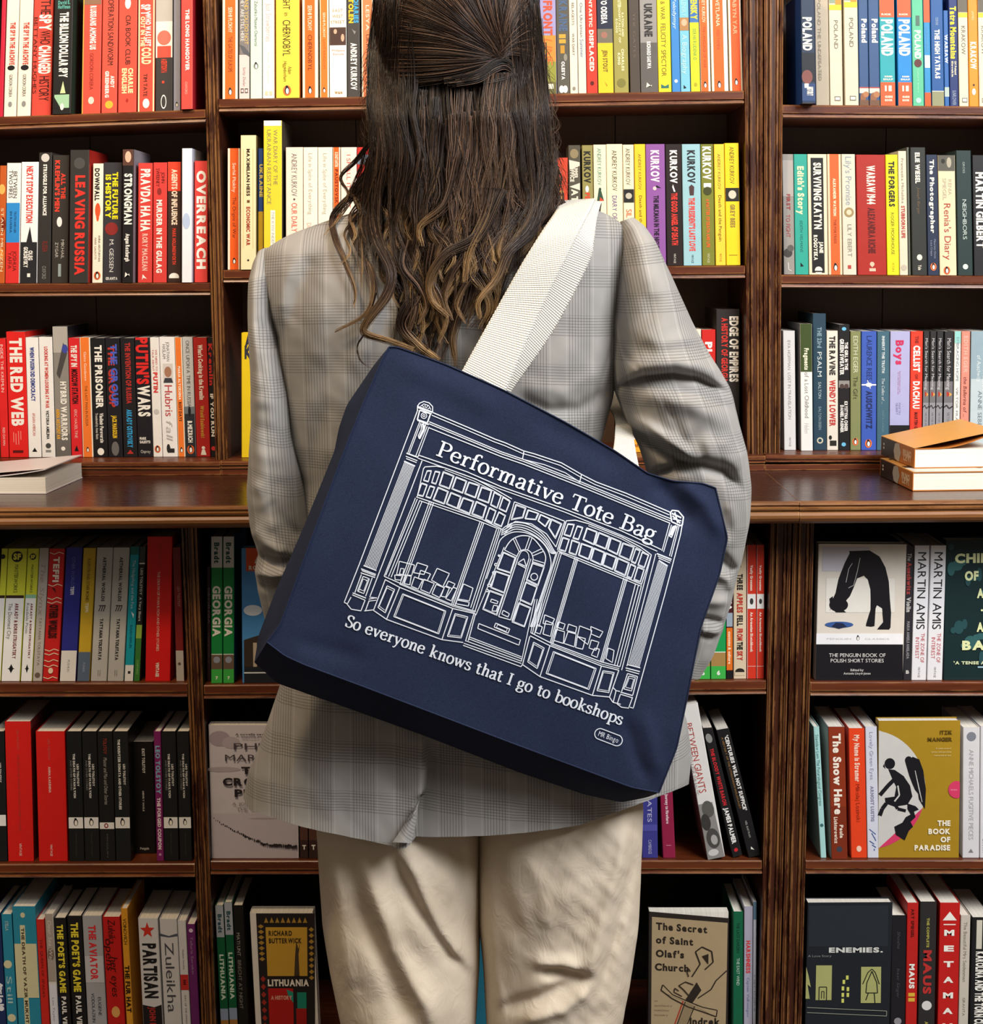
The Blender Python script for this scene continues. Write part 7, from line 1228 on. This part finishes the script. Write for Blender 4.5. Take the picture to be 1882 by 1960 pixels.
ln(*D4([(287, 330), (218, 522)])); ln(*D4([(402, 365), (332, 560)])); pane(D4([(305, 350), (372, 375), (312, 532), (246, 506)]), .7); ln(*D4([(372, 375), (335, 400)]), w_=1.3); ln(*D4([(246, 506), (280, 485)]), w_=1.3)
ln(*D4([(178, 570), (136, 645), (180, 698), (282, 715), (326, 602)])); ln(*D2([(930, 785), (510, 1882)]), *D4([(375, 570), (452, 580)])); ln(*D4([(365, 592), (450, 575)]), w_=1.8); ln(*D4([(365, 612), (445, 602)]), w_=1.8); ln(*D4([(332, 708), (370, 605)])); ln(*D4([(318, 716), (410, 705)]))
# fascia
TP_ = D2([(1045, 275), (1400, 425), (1700, 555)])+D3([(40, 40), (220, 120), (330, 150), (600, 240), (800, 355), (950, 432), (1250, 545), (1690, 735)])
ribbon(TP_, 2.2); ribbon([(x-2, y+5) for x, y in TP_], 1.8)
for k_, (a, b, c) in enumerate((((1005, 372), (0, 130), (1700, 802)), ((1000, 392), (0, 150), (1692, 822)), ((1003, 436), (0, 178), (1690, 845)))): ln(*D2([a]), *D3([b, (220, b[1]+75), (800, b[1]+302), c]), w_=2)
ln(*D3([(225, 128), (210, 205)])); ln(*D3([(800, 362), (784, 432)])); ln(*D3([(215, 205), (430, 258), (640, 340), (790, 436)]), w_=1.8)
ln(*D2([(890, 725), (1400, 900)]), *D3([(0, 480), (600, 690), (1200, 920), (1600, 1108)])); ln(*D2([(885, 758), (1380, 935)]), *D3([(0, 507), (640, 735), (1200, 965), (1560, 1125)]), w_=1.8)
# left window
ln(*D2([(945, 870), (962, 850), (1080, 843), (1170, 860), (1500, 980), (1700, 1085), (1882, 1190)])); ln(*D2([(1170, 880), (1480, 1000), (1690, 1105), (1860, 1205)]), w_=1.5)
for q_ in ([(985, 890), (1030, 890), (995, 1010), (945, 995)], [(1070, 895), (1120, 905), (1075, 1035), (1030, 1020)], [(1155, 900), (1270, 945), (1220, 1085), (1110, 1045)], [(1290, 955), (1405, 1000), (1360, 1130), (1245, 1085)], [(1425, 1010), (1540, 1045), (1495, 1180), (1380, 1135)], [(1560, 1060), (1670, 1100), (1635, 1235), (1515, 1190)], [(1695, 1115), (1770, 1155), (1725, 1290), (1655, 1255)], [(1790, 1165), (1865, 1215), (1820, 1330), (1745, 1295)],
           [(925, 1020), (985, 1040), (940, 1165), (880, 1150)], [(1015, 1050), (1065, 1065), (1020, 1185), (970, 1170)], [(1100, 1065), (1210, 1110), (1165, 1245), (1045, 1200)], [(1235, 1120), (1345, 1165), (1305, 1295), (1185, 1245)], [(1365, 1175), (1480, 1215), (1435, 1350), (1315, 1300)], [(1505, 1215), (1615, 1265), (1575, 1395), (1455, 1350)], [(1645, 1280), (1715, 1315), (1670, 1445), (1600, 1410)], [(1745, 1325), (1815, 1365), (1770, 1485), (1690, 1450)]): pane(D2(q_))
ln(*D2([(945, 870), (880, 1165)]), w_=1.8); ln(*D2([(868, 1168), (1570, 1408), (1772, 1508)])); ln(*D2([(900, 1206), (1550, 1430), (1750, 1512)]), w_=1.8)
for a, b in (((880, 1190), (545, 340)), ((905, 1206), (575, 352)), ((860, 1180), (527, 350)), ((930, 1215), (602, 358)), ((1010, 1212), (700, 420)), ((1030, 1222), (720, 426)), ((1050, 1235), (740, 430)), ((1545, 1430), (1245, 640)), ((1565, 1440), (1262, 646)), ((1585, 1445), (1280, 652)), ((1720, 1510), (1445, 682)), ((1742, 1518), (1466, 702)), ((1765, 1510), (1492, 716))): ln(*D2([a]), *D4([b]), w_=1.9)
ln(*D4([(530, 350), (690, 420), (1250, 650), (1500, 722)])); ln(*D4([(535, 382), (690, 465), (1255, 690), (1496, 746)])); ln(*D4([(690, 432), (1258, 668), (1490, 732)]), w_=1.5)
ln(*D4([(540, 385), (415, 710), (555, 806), (1140, 1020), (1365, 1050)])); ln(*D4([(692, 470), (555, 802)])); ln(*D4([(1255, 690), (1140, 1020)])); ln(*D4([(1480, 742), (1390, 1038)])); ln(*D4([(1497, 746), (1420, 1030)]))
pane(D4([(560, 450), (640, 490), (540, 736), (463, 680)]), .84); pane(D4([(725, 535), (1182, 718), (1106, 960), (630, 776)]), .94); pane(D4([(1280, 745), (1416, 780), (1345, 1002), (1198, 985)]), .86)
for q_ in ([(690, 190), (850, 230), (820, 340), (660, 330)], [(880, 205), (990, 240), (950, 330), (840, 310)], [(915, 285), (1020, 325), (985, 395), (890, 370)], [(1090, 265), (1220, 320), (1150, 460), (1030, 390)], [(760, 335), (815, 350), (800, 440), (735, 425)], [(850, 355), (935, 390), (890, 485), (815, 455)], [(950, 380), (1060, 425), (1010, 530), (915, 490)], [(1080, 435), (1165, 470), (1115, 575), (1035, 535)], [(1210, 400), (1280, 430), (1250, 480), (1185, 450)], [(1170, 455), (1220, 475), (1180, 570), (1130, 560)], [(1260, 465), (1300, 480), (1240, 610), (1180, 585)], [(1370, 430), (1470, 475), (1430, 610), (1310, 590)], [(1300, 600), (1430, 625), (1420, 665), (1290, 640)], [(705, 265), (740, 270), (725, 330), (690, 325)], [(640, 335), (720, 345), (705, 390), (645, 385)]): box_(D4(q_), 2)
# doorway
for k_, o_ in enumerate((0, 24, 48, 72)): ribbon(catm(D3([(2-o_*.1, 912+o_*.7), (40+o_*.3, 878+o_*.8), (130+o_*.15, 838+o_*.9), (250-o_*.1, 850+o_), (370-o_*.3, 912+o_*.9), (460-o_*.4, 1002+o_*.7), (520-o_*.4, 1108+o_*.4), (550-o_*.35, 1142+o_*.1)]), 30), 2)
ln(*D3([(550, 1142), (520, 1150)])); ln(*D2([(1882, 1480), (1800, 1560), (1812, 1572), (1880, 1545)]), w_=1.8)
ribbon(catm(D3([(-40, 1090), (-10, 1010), (60, 955), (150, 930), (270, 948), (390, 1018), (465, 1115), (496, 1230), (488, 1300)]), 40), 2); ln(*D3([(488, 1300), (290, 1882)]), *D5([(560, 20), (505, 300)]) if 0 else D3([(300, 1850)]))
ribbon(catm(D3([(30, 1112), (75, 1040), (130, 992), (215, 968), (310, 990), (405, 1100), (442, 1180), (430, 1268)]), 40), 2.2); ribbon(catm(D3([(150, 1185), (180, 1130), (232, 1108), (290, 1130), (316, 1190), (310, 1228)]), 24), 2); ribbon(catm(D3([(165, 1195), (200, 1128), (240, 1122), (268, 1148), (277, 1195)]), 20), 1.6)
for a, b in (((30, 1112), (150, 1172)), ((22, 1135), (148, 1190)), ((118, 1000), (178, 1130)), ((138, 992), (196, 1118)), ((280, 985), (238, 1106)), ((306, 992), (262, 1112)), ((405, 1098), (300, 1148)), ((422, 1125), (312, 1172)), ((438, 1245), (314, 1208)), ((430, 1268), (310, 1228))): ln(*D3([a, b]), w_=1.8)
ln(*D3([(165, 1195), (-28, 1778)])); ln(*D3([(148, 1190), (-46, 1770)]), w_=1.6); ln(*D3([(277, 1195), (92, 1812)])); ln(*D3([(295, 1200), (105, 1820)]), w_=1.6); ln(*D3([(312, 1228), (125, 1826)]), w_=1.4); ln(*D3([(-28, 1778), (92, 1812)]))
box_(D3([(225, 1200), (165, 1240), (250, 1280)])); ln(*D3([(163, 1252), (246, 1296), (252, 1282)]))
for q_ in ([(310, 1240), (430, 1278), (365, 1470), (250, 1412)], [(245, 1430), (360, 1480), (300, 1665), (185, 1612)], [(175, 1640), (295, 1690), (230, 1882), (105, 1832)], [(20, 1132), (142, 1188), (92, 1345), (-45, 1300)], [(-58, 1322), (82, 1368), (30, 1545), (-108, 1490)], [(-118, 1515), (20, 1565), (-48, 1765), (-188, 1705)]): pane(D3(q_), .9)
box_(D3(circ((328, 1380), 34)), 2)
for q_ in ([(1665, 590), (1735, 615), (1725, 640), (1655, 620)], [(1690, 655), (1735, 665), (1715, 720), (1670, 715)], [(1790, 710), (1855, 745), (1840, 780), (1775, 750)]): box_(D4(q_), 2)
for c_, r_ in (((1745, 130), 8), ((1712, 225), 13), ((1690, 312), 13), ((1640, 445), 15), ((1620, 500), 13)): box_(D4(circ(c_, r_, 12)), 2.2)
ln(*D4([(1680, 330), (1632, 440)]), w_=3); ln(*D4([(1702, 335), (1655, 445)]), w_=1.6)
ln(*D4([(1800, 40), (1500, 760)]), w_=1.8); ln(*D3([(-40, 1090), (-150, 1400)]), w_=1.8)
for a, b in (((490, 1290), (300, 1882)), ((562, 1130), (330, 1882)), ((582, 1135), (352, 1882)), ((602, 1140), (374, 1882)), ((545, 1150), (312, 1882))): ln(*D3([a, b]), w_=1.8)
for a, b in (((556, 30), (440, 565)), ((576, 30), (520, 320)), ((600, 30), (535, 325)), ((625, 30), (552, 330))): ln(*D5([a, b]), w_=1.8)
box_(D5([(75, 240), (432, 380), (418, 425), (66, 282)]), 2); pane(D5([(220, 236), (340, 286), (326, 322), (206, 270)]), .7)
for a, b in (((1425, 990), (440, 525)), ((1420, 1010), (440, 542)), ((1400, 1035), (438, 562)), ((1372, 1058), (440, 582)), ((1365, 1080), (436, 610))): ln(*D4([a]), *D5([b]), w_=1.9)
ln(*D5([(436, 610), (450, 590)]))
box_(D3([(130, 630), (635, 825), (545, 1082), (450, 950), (300, 850), (140, 825), (55, 885)]), 2)
for q_ in ([(145, 655), (245, 690), (215, 790), (95, 810)], [(265, 710), (375, 745), (345, 810), (235, 800)], [(390, 755), (490, 800), (440, 880), (365, 820)], [(500, 800), (605, 850), (540, 1000), (470, 890)]): pane(D3(q_), .84)
# right window
ln(*D3([(560, 1110), (650, 820), (740, 813), (870, 848), (1200, 980), (1390, 1080), (1500, 1160), (1400, 1460)])); ln(*D3([(870, 868), (1200, 1000), (1380, 1098), (1480, 1170)]), w_=1.5)
for q_ in ([(665, 850), (730, 855), (690, 980), (625, 960)], [(760, 870), (815, 885), (770, 1010), (715, 995)], [(855, 890), (960, 930), (925, 1060), (815, 1010)], [(975, 935), (1085, 980), (1045, 1105), (935, 1060)], [(1095, 985), (1200, 1030), (1160, 1160), (1060, 1110)], [(1215, 1040), (1330, 1080), (1285, 1220), (1175, 1170)], [(1345, 1095), (1390, 1115), (1340, 1250), (1300, 1230)], [(1410, 1130), (1475, 1160), (1430, 1290), (1365, 1265)],
           [(615, 985), (680, 1005), (640, 1130), (575, 1110)], [(705, 1010), (785, 1040), (745, 1165), (675, 1140)], [(800, 1045), (915, 1085), (875, 1210), (770, 1165)], [(925, 1090), (1035, 1135), (1000, 1265), (890, 1215)], [(1045, 1140), (1155, 1185), (1115, 1310), (1010, 1265)], [(1165, 1190), (1280, 1240), (1240, 1370), (1130, 1320)], [(1295, 1250), (1345, 1275), (1300, 1400), (1255, 1380)], [(1365, 1280), (1430, 1305), (1390, 1435), (1325, 1410)]): pane(D3(q_))
ln(*D3([(562, 1120), (760, 1190), (1250, 1390), (1402, 1456)])); ln(*D3([(585, 1140), (750, 1208), (1235, 1408), (1392, 1472)]), w_=1.8)
for a, b in (((735, 1188), (688, 400)), ((750, 1195), (700, 404)), ((765, 1200), (712, 408)), ((1225, 1392), (1118, 560)), ((1242, 1400), (1130, 565)), ((1258, 1402), (1142, 568)), ((1342, 1452), (1240, 592)), ((1372, 1462), (1262, 602)), ((1402, 1466), (1285, 610)), ((1500, 1165), (1300, 640)), ((1545, 1150), (1345, 605))): ln(*D3([a]), *D5([b]), w_=1.9)
ln(*D5([(520, 318), (690, 405), (1130, 570), (1286, 610)])); ln(*D5([(515, 345), (685, 430), (1130, 605), (1276, 640)])); ln(*D5([(690, 418), (1130, 588), (1280, 626)]), w_=1.5)
ln(*D5([(512, 350), (450, 592), (600, 695), (1050, 856), (1195, 870), (1225, 915), (1292, 932)])); ln(*D5([(685, 430), (600, 692)])); ln(*D5([(1126, 605), (1050, 852)])); ln(*D5([(1276, 640), (1197, 868)]))
pane(D5([(545, 400), (636, 450), (576, 626), (494, 568)]), .84); pane(D5([(715, 480), (1082, 626), (1020, 806), (652, 668)]), .93); pane(D5([(1140, 645), (1236, 660), (1190, 832), (1088, 815)]), .84)
for q_ in ([(580, 250), (620, 270), (600, 330), (560, 315)], [(640, 165), (725, 200), (700, 250), (625, 240)], [(650, 215), (715, 240), (690, 350), (625, 330)], [(760, 225), (815, 245), (800, 290), (745, 270)], [(740, 290), (810, 310), (800, 410), (720, 385)], [(845, 245), (915, 270), (905, 320), (830, 300)], [(840, 310), (910, 330), (895, 440), (805, 410)], [(940, 260), (1045, 300), (1010, 420), (920, 350)], [(920, 350), (990, 370), (965, 460), (905, 445)], [(1035, 265), (1140, 310), (1110, 360), (1040, 330)], [(1040, 380), (1105, 400), (1080, 470), (1020, 450)], [(1070, 450), (1110, 460), (1090, 530), (1040, 510)], [(1185, 450), (1235, 470), (1220, 575), (1165, 540)]): box_(D5(q_), 2)
ln(*D5([(1228, 790), (1252, 815), (1285, 822)])); ln(*D5([(1252, 815), (1228, 915)]))
# right column
box_(D3([(1690, 740), (1710, 715), (1770, 722), (1822, 782), (1810, 862), (1790, 868), (1705, 830)]), 3); ln(*D3([(1705, 745), (1800, 790)]), w_=3.4); ln(*D3([(1712, 770), (1790, 845)]), w_=3); ln(*D3([(1735, 735), (1765, 840)]), w_=3); ln(*D3([(1715, 800), (1800, 820)]), w_=2.4); box_(D3([(1715, 880), (1682, 970), (1702, 986), (1735, 900), (1750, 870)]), 3); ln(*D3([(1725, 880), (1700, 965)]), w_=4)
for a, b in (((1682, 848), (1606, 1122)), ((1702, 860), (1622, 1132)), ((1762, 868), (1682, 1172)), ((1778, 872), (1700, 1180))): ln(*D3([a, b]), w_=1.9)
for a, b, w_ in (((1555, 1148), (1702, 1206), 3), ((1565, 1172), (1698, 1224), 2), ((1572, 1192), (1688, 1242), 2), ((1575, 1216), (1664, 1272), 3)): ln(*D3([a, b]), w_=w_)
for i in range(9): ln(*D3([(1572+i*11.1, 1226+i*5.5)]), *D5([(1363+i*10.7, 586+i*3.8)]), w_=1.35)
for a, b, w_ in (((1345, 590), (1460, 620), 2.4), ((1334, 620), (1456, 652), 2.4), ((1336, 640), (1450, 672), 2), ((1350, 668), (1436, 694), 2), ((1290, 828), (1396, 858), 2.4), ((1288, 845), (1390, 876), 2)): ln(*D5([a, b]), w_=w_)
ln(*D5([(1350, 670), (1300, 822)])); ln(*D5([(1436, 694), (1396, 852)])); pane(D5([(1362, 690), (1418, 702), (1385, 818), (1318, 800)]), .7); ln(*D5([(1288, 850), (1262, 930), (1300, 958), (1360, 965), (1394, 872)]))
ln(*D3([(1822, 790), (1792, 960)]), *D5([(1668, 0), (1400, 965), (1372, 958)]))

# serif lettering for the bag, drawn with a broad nib
def arc(cx, cy, rx, ry, a0, a1, n=14): return [(cx+rx*math.cos(math.radians(a)), cy+ry*math.sin(math.radians(a))) for a in np.linspace(a0, a1, n)]
def sf(x, y, l=.13, r=.13): return ('s', [(x-l, y), (x+r, y)])
X_ = .66
SG = {
 'I': (.42, [[(.2, 0), (.2, 1)], sf(.2, .03, .17, .17), sf(.2, .97, .17, .17)]),
 'P': (.76, [[(.2, 0), (.2, 1)], [(.2, .96), (.42, .97)]+arc(.42, .73, .26, .24, 90, -90)+[(.2, .49)], sf(.2, .03, .18, .2), sf(.2, .97, .18, .05)]),
 'T': (.8, [[(.4, 0), (.4, .97)], ('s', [(.04, .96), (.76, .96)]), ('s', [(.05, .98), (.02, .74)]), ('s', [(.75, .98), (.78, .74)]), sf(.4, .03, .19, .19)]),
 'B': (.78, [[(.2, 0), (.2, 1)], [(.2, .96), (.4, .96)]+arc(.4, .75, .22, .21, 90, -90)+[(.2, .54)], [(.2, .53), (.44, .53)]+arc(.44, .28, .25, .25, 90, -90)+[(.2, .03)], sf(.16, .03, .15, .1), sf(.16, .97, .15, .1)]),
 'S': (.6, [[(.5, .8), (.47, .93), (.3, 1.0), (.12, .93), (.07, .76), (.16, .61), (.4, .46), (.53, .3), (.5, .1), (.32, 0), (.12, .04), (.06, .2)], ('s', [(.5, 1.0), (.51, .74)]), ('s', [(.05, 0), (.04, .27)])]),
 'e': (.58, [[(.07, .36), (.5, .36)], [(.5, .36), (.47, .56), (.3, .655), (.12, .56), (.05, .33), (.12, .09), (.31, 0), (.45, .05), (.53, .15)]]),
 'r': (.5, [[(.17, 0), (.17, .62)], [(.17, .4), (.24, .56), (.36, .64), (.47, .6)], ('s', [(.42, .6), (.49, .55)]), sf(.17, .03, .14, .17), ('s', [(.02, .6), (.18, .63)])]),
 'f': (.42, [[(.17, 0), (.17, .8), (.24, .98), (.38, 1.03), (.48, .97)], ('s', [(.01, .63), (.38, .63)]), sf(.17, .03, .14, .18), ('s', [(.42, .95), (.5, .93)])]),
 'o': (.6, [[(.3+.25*math.sin(a), .33+.34*math.cos(a)) for a in np.linspace(0, 2*math.pi, 25)]]),
 'm': (1.04, [[(.17, 0), (.17, .62)], [(.17, .42), (.28, .61), (.42, .64), (.5, .54), (.5, 0)], [(.5, .42), (.62, .61), (.76, .64), (.85, .54), (.85, 0)], sf(.17, .03, .13, .12), sf(.5, .03, .11, .11), sf(.85, .03, .11, .14), ('s', [(.02, .6), (.17, .63)])]),
 'n': (.7, [[(.17, 0), (.17, .62)], [(.17, .42), (.28, .61), (.42, .64), (.52, .54), (.52, 0)], sf(.17, .03, .13, .12), sf(.52, .03, .11, .14), ('s', [(.02, .6), (.17, .63)])]),
 'h': (.7, [[(.17, 0), (.17, 1.03)], [(.17, .42), (.28, .61), (.42, .64), (.52, .54), (.52, 0)], sf(.17, .03, .13, .12), sf(.52, .03, .11, .14), ('s', [(.02, 1.01), (.17, 1.04)])]),
 'a': (.58, [[(.08, .5), (.14, .62), (.28, .655), (.4, .58), (.42, .42), (.42, .1), (.48, .02), (.57, .06)], [(.42, .38), (.2, .32), (.06, .17), (.12, .02), (.27, .01), (.42, .14)], ('s', [(.06, .52), (.14, .5)])]),
 't': (.42, [[(.17, .86), (.17, .14), (.24, .01), (.33, .01), (.41, .08)], ('s', [(.0, .63), (.39, .63)]), ('s', [(.02, .65), (.17, .85)])]),
 'i': (.36, [[(.18, 0), (.18, .62)], sf(.18, .03, .14, .15), ('s', [(.03, .6), (.18, .63)]), ('d', (.18, .88))]),
 'v': (.62, [[(.1, .64), (.31, .02)], ('s', [(.31, .0), (.53, .64)]), sf(.1, .63, .1, .13), sf(.53, .63, .11, .1)]),
 'w': (.92, [[(.1, .64), (.28, .02)], ('s', [(.28, 0), (.46, .62)]), [(.44, .64), (.63, .02)], ('s', [(.63, 0), (.82, .64)]), sf(.1, .63, .1, .13), sf(.45, .63, .1, .1), sf(.82, .63, .11, .1)]),
 'y': (.62, [[(.1, .64), (.32, .06)], ('s', [(.53, .64), (.32, .02), (.22, -.22), (.12, -.3)]), sf(.1, .63, .1, .13), sf(.53, .63, .11, .1), ('s', [(.06, -.27), (.16, -.29)])]),
 'k': (.68, [[(.17, 0), (.17, 1.03)], ('s', [(.17, .28), (.5, .62)]), [(.28, .4), (.55, .02)], sf(.17, .03, .13, .14), sf(.55, .03, .1, .13), sf(.5, .63, .11, .11), ('s', [(.02, 1.01), (.17, 1.04)])]),
 's': (.48, [[(.4, .52), (.33, .64), (.2, .655), (.08, .58), (.08, .45), (.24, .35), (.4, .26), (.42, .12), (.32, .01), (.16, 0), (.06, .1)], ('s', [(.41, .65), (.41, .48)]), ('s', [(.05, 0), (.04, .18)])]),
 'b': (.66, [[(.16, .03), (.16, 1.03)], [(.16, .46), (.24, .6), (.38, .65)]+arc(.36, .33, .25, .32, 75, -90)+[(.24, .02), (.16, .12)], ('s', [(.01, 1.01), (.16, 1.04)])]),
 'p': (.68, [[(.17, -.3), (.17, .62)], [(.17, .46), (.26, .6), (.4, .65)]+arc(.38, .33, .25, .32, 75, -90)+[(.26, .02), (.17, .12)], ('s', [(.02, .6), (.17, .63)]), sf(.17, -.29, .14, .16)]),
 'g': (.6, [[(.26+.19*math.sin(a), .43+.225*math.cos(a)) for a in np.linspace(0, 2*math.pi, 21)], [(.14, .24), (.08, .14), (.15, .05), (.4, .03), (.53, -.06), (.5, -.21), (.3, -.31), (.1, -.26), (.05, -.13), (.14, -.02), (.2, .03)], ('s', [(.42, .58), (.5, .66), (.58, .64)])]),
}
pl_ = pm_
def blet(text, p0, p1, cap, thick=.165, thin=.07, bend=0.0):
    """text along the line p0 -> p1 (photograph), cap height in pixels; strokes become inked ribbons on the canvas"""
    adv = sum(SG[c][0]+.05 if c in SG else .42 for c in text); Ln = math.dist(p0, p1); sx = Ln/adv; x0 = 0
    ux, uy = (p1[0]-p0[0])/Ln, (p1[1]-p0[1])/Ln; nx, ny = uy, -ux
    def put(x, y): return (p0[0]+ux*x*sx+nx*(y*cap+bend*math.sin(math.pi*x/adv)), p0[1]+uy*x*sx+ny*(y*cap+bend*math.sin(math.pi*x/adv)))
    k = 0
    for c in text:
        if c not in SG: x0 += .42; continue
        for st in SG[c][1]:
            k += 1
            if st[0] == 'd':
                cx, cy = st[1]; q_ = np.array([put(x0+cx+.1*math.cos(a)*cap/sx, cy+.1*math.sin(a)) for a in np.linspace(0, 2*math.pi, 14, endpoint=False)]); pl_.add(onbag(q_, .0013), [tuple(range(14))], WI); continue
            serif = st[0] == 's'; pt = st[1] if serif else st
            q_ = np.array([put(x0+a, b) for a, b in pt]); loc = np.array(pt, float)
            if len(q_) > 3: q_ = catm(q_, len(q_)*4); loc = catm(loc, len(loc)*4)
            d = np.gradient(loc, axis=0)*np.array([sx/cap, 1]); d /= np.linalg.norm(d, axis=1)[:, None]+1e-9
            wd_ = (np.full(len(q_), thin*1.15) if serif else thin+(thick-thin)*np.abs(d[:, 1])**1.3)*cap
            if serif and abs(pt[0][1]-pt[-1][1]) > .3: wd_[:] = thin*1.3*cap
            g_ = np.gradient(q_, axis=0); g_ /= np.linalg.norm(g_, axis=1)[:, None]+1e-9; nn = np.stack([-g_[:, 1], g_[:, 0]], 1)*wd_[:, None]/2
            A, B = onbag(q_-nn, .0012+.00002*(k % 9)), onbag(q_+nn, .0012+.00002*(k % 9)); m_ = len(q_)
            pl_.add(np.vstack([A, B]), [(i, i+1, m_+i+1, m_+i) for i in range(m_-1)], WI)
        x0 += SG[c][0]+.05
blet('Performative Tote Bag', (834, 871), (1252, 1037), 30)
blet('So everyone knows that I go to bookshops', (660, 1198), (1190, 1388), 22.5, .17, .075)
q_ = []
a_ = math.atan2(1420-1398, 1190-1143) if 0 else .36
for k_ in range(28):
    an = 2*math.pi*k_/28; ex = 17 if math.cos(an) > 0 else -17; x, y = ex+10.5*math.cos(an), 10.5*math.sin(an); q_.append((1165+x*math.cos(a_)-y*math.sin(a_), 1411+x*math.sin(a_)+y*math.cos(a_)))
ribbon(q_, 2, True, .0012)
V_, F_, w_ = lay('MR Bingo', False, .2)
q_ = np.stack([V_[:, 0]/w_*40-20, -(V_[:, 1]-.45)*9.5], 1); q_ = np.stack([1165+q_[:, 0]*math.cos(a_)-q_[:, 1]*math.sin(a_), 1411+q_[:, 0]*math.sin(a_)+q_[:, 1]*math.cos(a_)], 1)
pl_.add(onbag(q_, .0013), F_, WI)
pl_.build('white_print', bag, origin=bag.location)['label'] = 'white shopfront drawing with lettering'

# handles: thick cotton webbing
w = NT('cotton_webbing'); uvn = w.n('ShaderNodeUVMap').outputs[0]; sp = w.n('ShaderNodeSeparateXYZ'); w.l(uvn, sp.inputs[0])
row = w.math('FLOOR', w.math('MULTIPLY', sp.outputs[1], 360)); sh_ = w.math('MULTIPLY', w.math('MODULO', row, 2.0), .5)
fx = w.math('ABSOLUTE', w.math('SUBTRACT', w.math('FRACT', w.math('ADD', w.math('MULTIPLY', sp.outputs[0], 330), sh_)), .5)); fy = w.math('ABSOLUTE', w.math('SUBTRACT', w.math('FRACT', w.math('MULTIPLY', sp.outputs[1], 360)), .5))
hh = w.math('SUBTRACT', 1.0, w.math('ADD', w.math('POWER', w.math('MULTIPLY', fx, 2.0), 2.5), w.math('POWER', w.math('MULTIPLY', fy, 2.0), 2.5)))
w.l(w.mix(w.math('MULTIPLY', w.math('SUBTRACT', 1.0, hh), .3), lin('#e6e1d6'), lin('#b8aea0')), w.b.inputs['Base Color']); w.b.inputs['Roughness'].default_value = .85; w.bump(hh, .0011, .8); WEB = w.m
def strap(name, cols, th=.0022, label=None):
    """cols: across the webbing, each a list of (px, py, Y)"""
    n = 110; C = [catm(np.array([tuple(W(*c[:2], c[2])) for c in col]), n) for col in cols]
    w_n = 12; G = []
    for a, b in zip(C[:-1], C[1:]):
        for k in np.linspace(0, 1, w_n, endpoint=False): G.append(a*(1-k)+b*k)
    G.append(C[-1]); G = np.array(G).transpose(1, 0, 2); N = normals(G, False); up = N*th/2
    if np.mean(N[:10, :, 1]) > 0: up = -up
    A, B = G+up, G-up; loop = np.concatenate([A, B[:, ::-1]], 1)
    L = np.concatenate([[0], np.cumsum(np.linalg.norm(np.diff(G[:, G.shape[1]//2], axis=0), axis=1))]); X = np.concatenate([np.zeros((n, 1)), np.cumsum(np.linalg.norm(np.diff(G, axis=1), axis=2), axis=1)], 1)
    U = np.stack([np.concatenate([X, X[:, ::-1]], 1), np.repeat(L[:, None], loop.shape[1], 1)], -1)
    return uvmesh(name, [(loop, U)], [WEB], bag, [True])
strap('handle', [[(876, 730, 1.998), (888, 703, 2.0), (948, 595, 2.02), (1000, 503, 2.03), (1036, 446, 2.045), (1062, 408, 2.095), (1074, 386, 2.20), (1076, 424, 2.31), (1090, 560, 2.372)],
                 [(962, 780, 1.998), (970, 746, 2.0), (1030, 606, 2.018), (1086, 490, 2.028), (1116, 428, 2.048), (1132, 398, 2.095), (1140, 382, 2.20), (1136, 424, 2.31), (1140, 560, 2.372)]])
strap('handle', [[(958, 775, 2.006), (966, 746, 2.008), (1028, 604, 2.026), (1084, 488, 2.036), (1112, 428, 2.055), (1126, 398, 2.106), (1128, 384, 2.20), (1122, 424, 2.318), (1110, 560, 2.38), (1120, 720, 2.362), (1172, 790, 2.2), (1177, 832, 2.10), (1172, 875, 2.02), (1170, 915, 2.012)],
                 [(968, 782, 2.02), (977, 750, 2.022), (1058, 634, 2.04), (1126, 504, 2.052), (1136, 462, 2.062), (1142, 418, 2.11), (1152, 388, 2.20), (1150, 424, 2.318), (1160, 560, 2.38), (1166, 720, 2.362), (1202, 790, 2.2), (1211, 830, 2.12), (1220, 880, 2.02), (1232, 930, 2.012)]])
